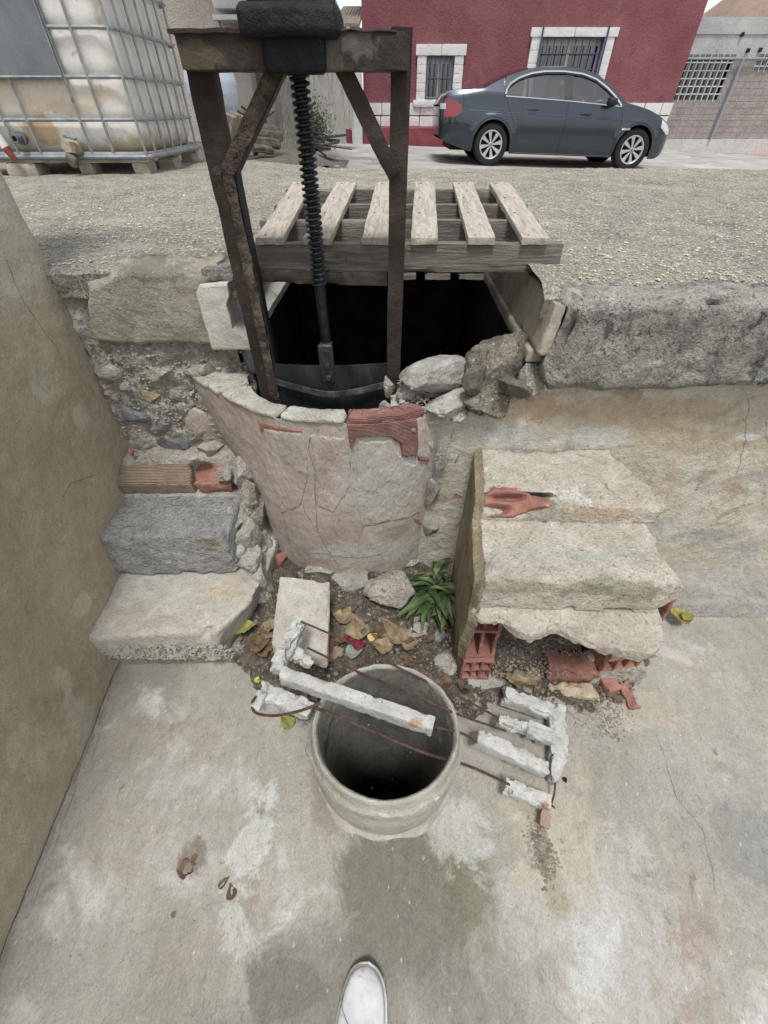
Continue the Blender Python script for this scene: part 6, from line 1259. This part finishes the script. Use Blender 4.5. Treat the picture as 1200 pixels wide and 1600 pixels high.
hexa([(hx0-.4, HD-.4, ztp), (hx1+.4, HD-.4, ztp), (hx0-.4, HD+7.4, ztp), (hx1+.4, HD+7.4, ztp), (hx0-.4, HD-.4, ztp+.08), (hx1+.4, HD-.4, ztp+.08), (hx0-.4, HD+4, ztp+1.2), (hx1+.4, HD+4, ztp+1.2)], .5, .02, 0).build('roof', MAT['roof_tile'], hs_, smooth=False)
# plinth stones in two courses
r2 = np.random.RandomState(5)
for row, (za, zb2) in enumerate([(zpb-.01, (zpb+zpl)/2-.02), ((zpb+zpl)/2-.015, zpl+.01)]):
    x = hx0-.02
    while x < hx1-.1:
        w_ = min(r2.uniform(.42, .62), hx1-x+.02); hexa(c8box((x+.006, HD-.05, za+.006), (x+w_-.006, HD+.02, zb2-.004)), .08, .005, .004, 8, .008, cfreq=5, seed=int(x*50)+row).build('plinth_stone', MAT['white_stone'], hs_); x += w_
def surround(wd, out, lint, sill):
    x0, x1, z0, z1 = wd; fr = thing_part = None
    n = 5
    for s, (a, b) in enumerate(((x0-out, x0), (x1, x1+out))):
        for k in range(n): hexa(c8box((a, HD-.06, z0+(z1-z0)*k/n+.001), (b, HD+.03, z0+(z1-z0)*(k+1)/n-.001)), .05, .003, .003, 9, .006, cfreq=6, seed=k+s*9).build('jamb_stone', MAT['white_stone'], hs_)
    m = max(2, int((x1-x0+2*out)/.7))
    for k in range(m):
        a, b = x0-out-.05, x1+out+.05; hexa(c8box((a+(b-a)*k/m+.003, HD-.08, z1), (a+(b-a)*(k+1)/m-.003, HD+.03, lint)), .05, .004, .003, 9, .006, cfreq=6, seed=k+40).build('lintel_stone', MAT['white_stone'], hs_)
    if sill: hexa(c8box((x0-out-.08, HD-.10, z0-.14), (x1+out+.08, HD+.05, z0)), .05, .008, .006, 9, .012, cfreq=6, seed=50).build('sill_stone', MAT['white_stone'], hs_)
surround(w1, .23, H(690, 69)[2], True); surround(w2, .24, H(900, 43)[2], True)
def window(wd, nbar, cross, opened=False):
    x0, x1, z0, z1 = wd; y = HD+.16; g = G(); t = .055
    for lo, hi in (((x0, y, z0), (x0+t, y+.05, z1)), ((x1-t, y, z0), (x1, y+.05, z1)), ((x0+t, y, z0), (x1-t, y+.05, z0+t)), ((x0+t, y, z1-t*2.4), (x1-t, y+.05, z1)), (((x0+x1)/2-t*.6, y-.004, z0+t), ((x0+x1)/2+t*.6, y+.04, z1-t*2.4))): box(lo, hi, g)
    wn = g.build('window', MAT['pvc_white'], hs_, smooth=False)
    o = box((x0+t, y+.02, z0+t), ((x0+x1)/2, y+.028, z1-t)).build('pane', MAT['window_glass'], wn, smooth=False); o = box(((x0+x1)/2, y+.02, z0+t), (x1-t, y+.028, z1-t)).build('pane', MAT['window_glass'], wn, smooth=False)
    box((x0, y+.1, z0), (x1, y+.12, z1)).build('room', MAT['room_dark'], wn, smooth=False)
    hexa(c8box((x0+t, y+.04, z1-(z1-z0)*.30), (x1-t, y+.06, z1-t)), .05, .01, .01, 9).build('shutter', MAT['shutter_grey'], wn, smooth=False)
    yb = HD-.02; gr_ = None
    g = box((x0, yb, z1-.03), (x1, yb+.03, z1-.005)); box((x0, yb, z0+.01), (x1, yb+.03, z0+.035), g); box((x0+.002, yb-.001, z0), (x0+.03, yb+.03, z1), g); box((x1-.03, yb-.001, z0), (x1-.002, yb+.03, z1), g); gl = g.build('grille', MAT['blue_iron'], hs_, smooth=False)
    for k in range(nbar): x = x0+(x1-x0)*(k+1)/(nbar+1); tube([(x, yb+.015, z0), (x, yb+.015, z1)], .011, 6).build('bar', MAT['blue_iron'], gl)
    for k in range(cross): z = z0+(z1-z0)*(k+1)/(cross+1); tube([(x0, yb+.03, z), (x1, yb+.03, z)], .009, 6).build('bar', MAT['blue_iron'], gl)
window(w1, 5, 1); window(w2, 8, 3)
for x in (w2[0]-.03, w2[1]-.005): box((x, HD-.12, w2[2]), (x+.035, HD-.09, w2[3]+.18)).build('grille_post', MAT['blue_iron'], hs_, smooth=False)
# red step along the front
kx0 = P(497, 215, d=14.7)[0]; hexa([(kx0, 14.7, .3), (hx1-.3, 14.7, .1), (kx0, HD+.05, .3), (hx1-.3, HD+.05, .1), (kx0, 14.7, zpb-.02), (hx1-.3, 14.7, zpb-.02), (kx0, HD+.05, zpb), (hx1-.3, HD+.05, zpb)], .15, .02, .01, 2, seed=4, maxn=60).build('raised_pavement', MAT['red_step'], **T('long red painted raised pavement in front of the red house', 'pavement'))

# ------------------------------------------------------------------ pale building on the right
ms('pale_plaster', ['#9b9a98', '#a9a9a8', '#b6b6b5'], scale=1.1, rough=.9, bscale=40, bump=.4, bdist=.01, grain=.06, blotch=[(.8, '#b8bcc2', .54, .1), (2.5, '#8a8783', .62, .1)])
ms('block_wall', ['#8e8480', '#9a918d', '#a39b97'], scale=3, rough=.95, bscale=40, bump=.6, bdist=.01, grain=.1); ms('base_white', ['#b1afab', '#bfbdba'], scale=2, rough=.9, bscale=30, bump=.4)
RD = 16.4; R = lambda px, py: P(px, py, d=RD)
bz0, bz1, bzt = R(1100, 240)[2], R(1100, 217)[2], R(1120, 28)[2]; bx0, bx1 = hx1-.35, 17.0; zbk_ = R(1150, 92)[2]
v1 = (R(1062, 120)[0], R(1137, 120)[0], R(1100, 159)[2], R(1100, 85)[2]); v2 = (R(1181, 98)[0], R(1225, 98)[0], R(1190, 113)[2], R(1190, 84)[2])
rb = thing('pale_building', 'low pale building with barred windows and a blockwork lower wall, at the right edge', 'building', (12, RD, bz0))
g = facade(bx0, bx1, zbk_, bzt, [(v1[0], v1[1], zbk_, v1[3]), (v2[0], v2[1], zbk_, v2[3])], RD); g.add([(bx0, RD, bz0), (bx0, RD+6, bz0), (bx0, RD+6, bzt), (bx0, RD, bzt)], np.array([[0, 1, 2, 3]])); g.add([(bx0, RD, bzt), (bx1, RD, bzt), (bx1, RD+6, bzt), (bx0, RD+6, bzt)], np.array([[0, 1, 2, 3]]))
g.build('upper_wall', MAT['pale_plaster'], rb, smooth=False)
g = facade(bx0, bx1, bz1, zbk_, [(v1[0], v1[1], v1[2], zbk_), (v2[0], v2[1], v2[2], zbk_)], RD+.006); g.build('mortar_backing', MAT['block_wall'], rb, smooth=False)
g = G(); bw, bh = .20, .13; n = 0; z = bz1
while z < zbk_-.05:
    x = bx0
    while x < bx1:
        a, b, c, d = x+.005, x+bw-.005, z+.005, min(z+bh-.005, zbk_-.01); a = max(a, bx0)
        if not any(a < w_[1] and b > w_[0] and c < w_[3] and d > w_[2] for w_ in (v1, v2)) and b > a: box((a, RD, c), (b, RD+.04, d), g)
        x += bw
    z += bh; n += 1
o = g.build('wall_blocks', MAT['block_wall'], rb, smooth=False, kind='stuff')
hexa(c8box((bx0, RD-.06, bz0-.2), (bx1, RD+.2, bz1)), .2, .02, .012, 2, seed=3, maxn=60).build('base_course', MAT['base_white'], rb)
hexa(c8box((bx0, RD-.03, bzt-.28), (bx1, RD+.1, bzt+.02)), .25, .02, .01, 1.5, seed=5, maxn=60).build('parapet_band', MAT['pale_plaster'], rb)
for v, nx_, nz_ in ((v1, 7, 5), (v2, 4, 2)):
    x0, x1, z0, z1 = v; wn = box((x0, RD+.14, z0), (x1, RD+.16, z1)).build('window', MAT['curtain'], rb, smooth=False); box((x0, RD+.10, z0), (x1, RD+.105, z1)).build('pane', MAT['window_glass'], wn, smooth=False)
    g = G(); box((x0, RD+.02, z0), (x1, RD+.05, z0+.04), g); box((x0, RD+.02, z1-.04), (x1, RD+.05, z1), g); box((x0+.001, RD+.019, z0+.04), (x0+.04, RD+.05, z1-.04), g); box((x1-.04, RD+.019, z0+.04), (x1-.001, RD+.05, z1-.04), g); gl = g.build('grille', MAT['galvanized'], rb, smooth=False)
    for k in range(nx_): x = x0+(x1-x0)*(k+1)/(nx_+1); tube([(x, RD, z0), (x, RD, z1)], .014, 6).build('bar', MAT['pvc_white'], gl)
    for k in range(nz_): z = z0+(z1-z0)*(k+1)/(nz_+1); tube([(x0, RD+.02, z), (x1, RD+.02, z)], .014, 6).build('bar', MAT['pvc_white'], gl)
tube([R(1058, 92)-[0, .08, 0], R(1150, 92)-[0, .08, 0], R(1260, 92)-[0, .08, 0]], .03, 8).build('rail', MAT['galvanized'], rb)
a = R(1158, 93); tube([a-[0, .1, 0], [a[0], RD-.1, bz1]], .035, 8).build('downpipe', MAT['shutter_grey'], rb)
for (px, py) in ((1159, 54), (1168, 79), (1187, 78)): hexa(c8box(R(px, py)+[-.04, -.06, -.04], R(px, py)+[.04, .02, .04]), .03, .01, .002).build('wall_fitting', MAT['black_iron'], rb)
hexa([(bx0-.5, RD-1.2, bz0-.25), (bx1, RD-1.2, bz0-.35), (bx0-.5, RD, bz0-.25), (bx1, RD, bz0-.35), (bx0-.5, RD-1.2, bz0+.03), (bx1, RD-1.2, bz0-.05), (bx0-.5, RD, bz0+.05), (bx1, RD, bz0-.03)], .2, .02, .008, 2, seed=6).build('kerb_pavement', M('pale_red', ['#9c7d78', '#ab8f89'], scale=3, bscale=40, bump=.3), **T('faded pinkish pavement strip at the foot of the pale building', 'pavement'))

# ------------------------------------------------------------------ left: beige house, air conditioner, tree, logs, fence
ms('beige_plaster', ['#9c948a', '#aaa299', '#b5aea5'], scale=1.3, rough=.92, bscale=60, bump=.5, bdist=.01, grain=.07, blotch=[(1.1, '#8b8177', .57, .14)])
BD = 10.6
bh_ = thing('beige_house', 'plain beige rendered house behind the white tank', 'house', (-4.2, BD+2, .6))
hexa([(-9, BD+.8, .3), (-2.35, BD, .3), (-9, BD+6, .3), (-2.35, BD+6, .3), (-9, BD+.8, 4.6), (-2.35, BD, 4.6), (-9, BD+6, 4.6), (-2.35, BD+6, 4.6)], .3, .03, .012, 1.5, seed=8, maxn=40).build('wall', MAT['beige_plaster'], bh_)
hexa(c8box((-9.2, BD-.3, 4.6), (-2.1, BD+6.2, 4.72)), .3, .02, .004).build('roof', MAT['roof_tile'], bh_)
ac = thing('air_conditioner', 'white air conditioner unit bracketed high on the beige wall', 'air conditioner', tuple(P(352, 18, d=BD-.3)))
c0, c1 = P(333, 14, d=BD-.35), P(366, -14, d=BD-.35); hexa(c8box((c0[0], BD-.36, c0[2]), (c1[0]+.25, BD-.04, c1[2]+.35)), .05, .03, .001, 5).build('casing', MAT['pvc_white'], ac)
g = G(); cx_, cz_ = (c0[0]+c1[0])/2+.05, (c0[2]+c1[2])/2+.22
for r in (.06, .11, .16): tube([(cx_+r*math.cos(t), BD-.37, cz_+r*math.sin(t)) for t in np.linspace(0, 6.28, 29)[:-1]], .006, 5, g, closed=True)
g.build('fan_guard', MAT['black_trim'], ac); hexa(c8box((c0[0]-.02, BD-.42, c0[2]-.12), (c1[0]+.30, BD-.01, c0[2]-.06)), .05, .01, .001, 5).build('bracket', MAT['pvc_white'], ac)
for xx in (c0[0]+.05, c1[0]+.15): tube([(xx, BD-.38, c0[2]-.09), (xx, BD-.02, c0[2]-.30)], .015, 6).build('strut', MAT['galvanized'], ac)
# the tree
ms('bark', ['#6c665b', '#b5afa5', '#dedad2'], scale=9, detail=10, rough=.95, bscale=50, bump=1, bdist=.03, grain=.2, stretch=(7, 7, .7), dist=2.0)
TD = 9.4; tb = P(450, 246, d=TD); tr = thing('old_tree', 'old tree with a thick pale ridged trunk, behind the sluice gate frame', 'tree', tuple(tb))
def trunk(pts, rad, n=60, m=44, seed=0, flare=0):
    p = smooth_path(pts, n); r = np.interp(np.linspace(0, 1, n), np.linspace(0, 1, len(rad)), rad); g = tube(p, r, m, caps=False); V = g.V[0]; idx = np.repeat(np.arange(n), m); c = p[idx]; D = V-c; a = np.tile(np.arange(m)/m*2*math.pi, n)
    k = 1+.10*np.sin(a*5+seed)+.07*np.sin(a*9+V[:, 2]*2)+.12*fbm(np.stack([np.cos(a)*3, np.sin(a)*3, V[:, 2]*.7], 1), 1.5, 4, seed)+flare*np.exp(-(V[:, 2]-tb[2])/.12)*(.5+.5*np.sin(a*4+1))
    g.V[0] = c+D*k[:, None]; return g
trunk([tb-[0, 0, .1], tb+[0, 0, .25], tb+[-.01, 0, .9], tb+[-.03, 0, 1.6], tb+[-.08, 0, 2.1]], [.33, .27, .245, .24, .25], flare=.7, seed=2).build('trunk', MAT['bark'], tr)
tp = tb+[-.08, 0, 2.1]
rr_ = np.random.RandomState(8); ends = []
for k, (dx, dy, dz, r0) in enumerate([(-.75, -.1, 1.5, .15), (.5, .3, 1.7, .15), (-.1, .6, 1.9, .12), (-.35, -.5, 1.2, .10)]):
    q = tp+[dx, dy, dz]; trunk([tp-[0, 0, .25], tp+np.array([dx, dy, dz])*.4, q], [r0*1.2, r0*.8, r0*.45], 24, 16, k).build('limb', MAT['bark'], tr); ends.append(q)
    for j in range(4): e = q+rr_.normal(0, .45, 3)+[0, 0, .4]; tube([q-np.array([dx, dy, dz])*.15, (q+e)/2, e], [.04, .03, .012], 6).build('limb', MAT['bark'], tr); ends.append(e)
nl = 9000; base = np.array(ends)[rr_.randint(0, len(ends), nl)]+rr_.normal(0, .38, (nl, 3))+[0, 0, .25]; s_ = rr_.uniform(.03, .06, nl)[:, None]; a_ = rr_.normal(size=(nl, 3)); a_ /= np.linalg.norm(a_, axis=1)[:, None]; b_ = np.cross(a_, rr_.normal(size=(nl, 3))); b_ /= np.linalg.norm(b_, axis=1)[:, None]
V = np.stack([base-a_*s_, base+b_*s_*.5, base+a_*s_, base-b_*s_*.5], 1).reshape(-1, 3)
ms('tree_leaf', ['#3d4a26', '#55613a', '#6b7548'], scale=3, rough=.7, bump=0); G().add(V, np.arange(nl*4).reshape(-1, 4)).build('crown', MAT['tree_leaf'], tr, smooth=False)
# rounded pale blue-white container behind the frame
q = P(335, 150, d=7.2); ms('pale_blue_plastic', ['#a9b2be', '#b7bfca'], scale=3, rough=.5, bump=.05)
td = thing('plastic_drum', 'pale blue-white rounded plastic drum seen through the left bay of the gate frame', 'drum', (q[0], 7.2, .75))
DRp = [(.001, .0), (.16, .005), (.23, .04), (.27, .11), (.295, .22), (.30, .32), (.28, .43), (.22, .50), (.10, .53), (.001, .535)]
xr_ = P(371, 145, d=7.2)[0]; lathe([(a, b) for a, b in zip(np.interp(np.linspace(0, 9, 50), range(10), [p[0] for p in DRp]), np.interp(np.linspace(0, 9, 50), range(10), [p[1] for p in DRp]))], (xr_-.30, 7.2, P(350, 182, d=7.2)[2]-.02), 40).build('shell', MAT['pale_blue_plastic'], td)
zb_ = P(350, 182, d=7.2)[2]; lathe([(.20, .70-zb_*0-.75+zb_-.75), (.24, .0)], (xr_-.30, 7.2, zb_+.06), 24).build('stand', MAT['old_board'], td)
ms('log_wood', ['#7e746a', '#968c82', '#aaa196'], scale=9, bscale=60, bump=.7, bdist=.01, grain=.15, stretch=(4, 4, 1))
ms('dark_log', ['#4e4740', '#655d54', '#7f766b'], scale=9, bscale=60, bump=.7, bdist=.01, grain=.15)
LG = 'old logs heaped behind the gate frame'
def log(pa, pb, r, label, seed):
    g = trunk([pa, (np.array(pa)+pb)/2+[0, 0, .01], pb], [r, r*.95, r*.9], 16, 20, seed); g.add(np.vstack([g.V[0][:20], g.V[0][:20].mean(0)]), np.array([[20, j, (j+1) % 20] for j in range(20)])); g.add(np.vstack([g.V[0][-20:], g.V[0][-20:].mean(0)]), np.array([[20, j, (j+1) % 20] for j in range(20)]))
    g.build('log', MAT['log_wood'] if seed < 5 else MAT['dark_log'], **T(label, 'log', LG))
log(P(352, 176, d=6.6), P(348, 240, d=6.6), .12, 'upright pale stump-like log just under the blue-white drum', 1)
log(P(372, 178, d=6.8), P(368, 236, d=6.8), .09, 'upright narrow grey log right of the stump-like log', 2)
for k, (a, b, c, d, r, dd) in enumerate([(405, 205, 430, 205, .07, 8.2), (398, 212, 440, 214, .06, 8.0), (400, 222, 436, 226, .06, 7.8), (410, 190, 425, 150, .03, 8.8), (398, 196, 428, 172, .025, 8.6), (402, 180, 420, 200, .03, 8.4), (395, 232, 425, 236, .05, 7.6), (385, 215, 400, 238, .05, 7.7)]):
    log(P(a, b, d=dd), P(c, d, d=dd+.25), r, ['flat sawn log end left of the tree trunk', 'dark log lying under the flat sawn one', 'thin log in the middle of the heap by the tree', 'branch leaning up against the tree trunk', 'thin branch crossing the leaning one', 'short stick on top of the log heap', 'lowest log of the heap by the tree', 'grey log slanting at the left of the heap'][k], 10+k)
ms('dark_soil', ['#57524a', '#6e675d'], scale=9, bscale=60, bump=.6)  # mottled dark brown earth of the yard
sheet(lambda u, v: np.stack([u, v, np.maximum(road_z(u, v), 0)+.30*sstep(4.6, 6.0, v)*sstep(11.0, 9.6, v)*sstep(-.9, -1.5, u)*sstep(-6, -5, u)+.006+f2(u, v, 4, 3, 5)*.02], -1), np.linspace(-6, -.7, 90), np.linspace(4.6, 11, 90)).build('yard_soil', MAT['dark_soil'], kind='structure')
# brushwood behind the trunk
ms('brush_wood', ['#39342e', '#4f4941', '#6a6257'], scale=9, bscale=60, bump=.5)
g = G(); r3 = np.random.RandomState(12)
for k in range(260):
    c0 = np.array([r3.uniform(-2.6, -1.55), r3.uniform(9.9, 10.8), r3.uniform(.75, 1.15)]); d_ = r3.normal(size=3)*[.4, .2, .16]; tube([c0-d_, c0+d_*.1+[0, 0, .04], c0+d_], [.02, .017, .009], 5, g, caps=False)
g.build('brushwood_heap', MAT['brush_wood'], kind='stuff')
box((-2.36, 11.0, .3), (-1.5, 11.2, 2.3)).build('yard_wall', M('dark_wall', ['#6c655b', '#7d766b'], scale=3, bscale=40), smooth=False, **T('dark low wall end behind the brushwood, between beige house and plank fence', 'wall'))
# bush and plank fence
ms('fence_white', ['#a09c94', '#b2aea6', '#c2beb7'], scale=5, bscale=60, bump=.5, bdist=.01, grain=.12, stretch=(5, 5, .8))
FDp = 13.2; fn_ = thing('plank_fence', 'weathered whitish vertical plank fence between tree and red house', 'fence', (P(515, 200, d=FDp)[0], FDp, .6))
x = P(470, 150, d=FDp)[0]; xe = P(551, 150, d=FDp)[0]; k = 0
while x < xe:
    w_ = rr_.uniform(.09, .13); z1_ = P(515, 108, d=FDp)[2]+rr_.uniform(-.02, .30); hexa(c8box((x, FDp+rr_.uniform(-.01, .01), P(515, 198, d=FDp)[2]-.05+rr_.uniform(0, .05)), (x+w_-.014, FDp+.03, z1_+.4)), .08, .006, .006, 5, .01, seed=k).build('plank', MAT['fence_white'], fn_); x += w_; k += 1
for pz in (120, 185): box((P(470, pz, d=FDp)[0], FDp+.032, P(500, pz, d=FDp)[2]-.05), (xe, FDp+.07, P(500, pz, d=FDp)[2]+.05)).build('rail', MAT['fence_white'], fn_, smooth=False)
bs = thing('pale_shed', 'pale shed with a white door frame and ridged roof behind the plank fence', 'shed', (-1.6, 14.6, .6))
x0_, x1_ = P(430, 60, d=14.6)[0], hx0-.02; zt0, zt1 = P(480, -40, d=14.6)[2], P(565, 12, d=14.6)[2]
hexa([(x0_, 14.6, .3), (P(535, 50, d=14.6)[0], 14.6, .3), (x0_, 17, .3), (P(535, 50, d=14.6)[0], 17, .3), (x0_, 14.6, P(470, -30, d=14.6)[2]), (P(524, 5, d=14.6)[0], 14.6, P(522, -4, d=14.6)[2]), (x0_, 17, P(470, -30, d=14.6)[2]), (P(524, 5, d=14.6)[0], 17, P(522, -4, d=14.6)[2])], .3, .02, .005, 2).build('wall', MAT['pale_plaster'], bs)
hexa(c8box((P(530, 150, d=14.9)[0], 14.8, .3), (x1_, 14.95, P(545, 42, d=14.9)[2])), .3, .01, .003, 2).build('side_wall', MAT['fence_white'], bs)
hexa(c8box((P(548, 150, d=14.55)[0], 14.5, .5), (x1_-.0, 14.58, P(548, 60, d=14.55)[2])), .3, .01, .003, 2).build('door_frame', MAT['pvc_white'], bs)
a, b = P(540, 44, d=14.7), P(566, 44, d=14.7); hexa([(a[0]-.3, 14.5, a[2]), (x1_, 14.5, a[2]), (a[0]-.3, 19, a[2]+.75), (x1_, 19, a[2]+.75), (a[0]-.3, 14.5, a[2]+.06), (x1_, 14.5, a[2]+.06), (a[0]-.3, 19, a[2]+.81), (x1_, 19, a[2]+.81)], .2, .01, .002).build('roof', M('ridged_roof', ['#a89c8c', '#b5aa9b'], scale=4, rib=('X', 4, 2, .1), bump=.8, bdist=.04), bs)
bb = thing('low_bush', 'dull green bush at the foot of the plank fence, beside the tree', 'bush', tuple(P(490, 222, d=12.6)))
n_ = 1600; c = np.array(P(492, 205, d=12.6))+rr_.normal(0, 1, (n_, 3))*[.16, .14, .22]; a_ = rr_.normal(size=(n_, 3)); a_ /= np.linalg.norm(a_, axis=1)[:, None]; b_ = np.cross(a_, rr_.normal(size=(n_, 3))); b_ /= np.linalg.norm(b_, axis=1)[:, None]
G().add(np.stack([c-a_*.03, c+b_*.014, c+a_*.03, c-b_*.014], 1).reshape(-1, 3), np.arange(n_*4).reshape(-1, 4)).build('foliage', M('bush_leaf', ['#4b5341', '#626a55'], scale=3, bump=0), bb, smooth=False)
tube([P(492, 226, d=12.6)-[0, 0, .1], P(492, 200, d=12.6)], [.03, .01], 6).build('stem', MAT['bark'], bb)
# hill
ms('hill_earth', ['#8c7669', '#9d887b', '#ab988b'], scale=.02, detail=9, bscale=.4, bump=.5, bdist=1.0, blotch=[(.03, '#7d756a', .56, .1)])
def hill(u, v):
    prof_ = np.interp(u, [-260, -60, 40, 96, 104, 112, 125, 160, 200, 300], [1.5, 2, 4, 12, 25, 29, 34, 37, 32, 5]); k = np.sin(np.pi*np.clip(v, 0, 1))**.7
    return np.stack([u*1.0, 150+v*110, prof_*k+f2(u, v*100, .06, 4, 5)*3.2*k-1], -1)
sheet(hill, np.linspace(-260, 300, 220), np.linspace(0, 1, 50)).build('hill', MAT['hill_earth'], kind='structure')
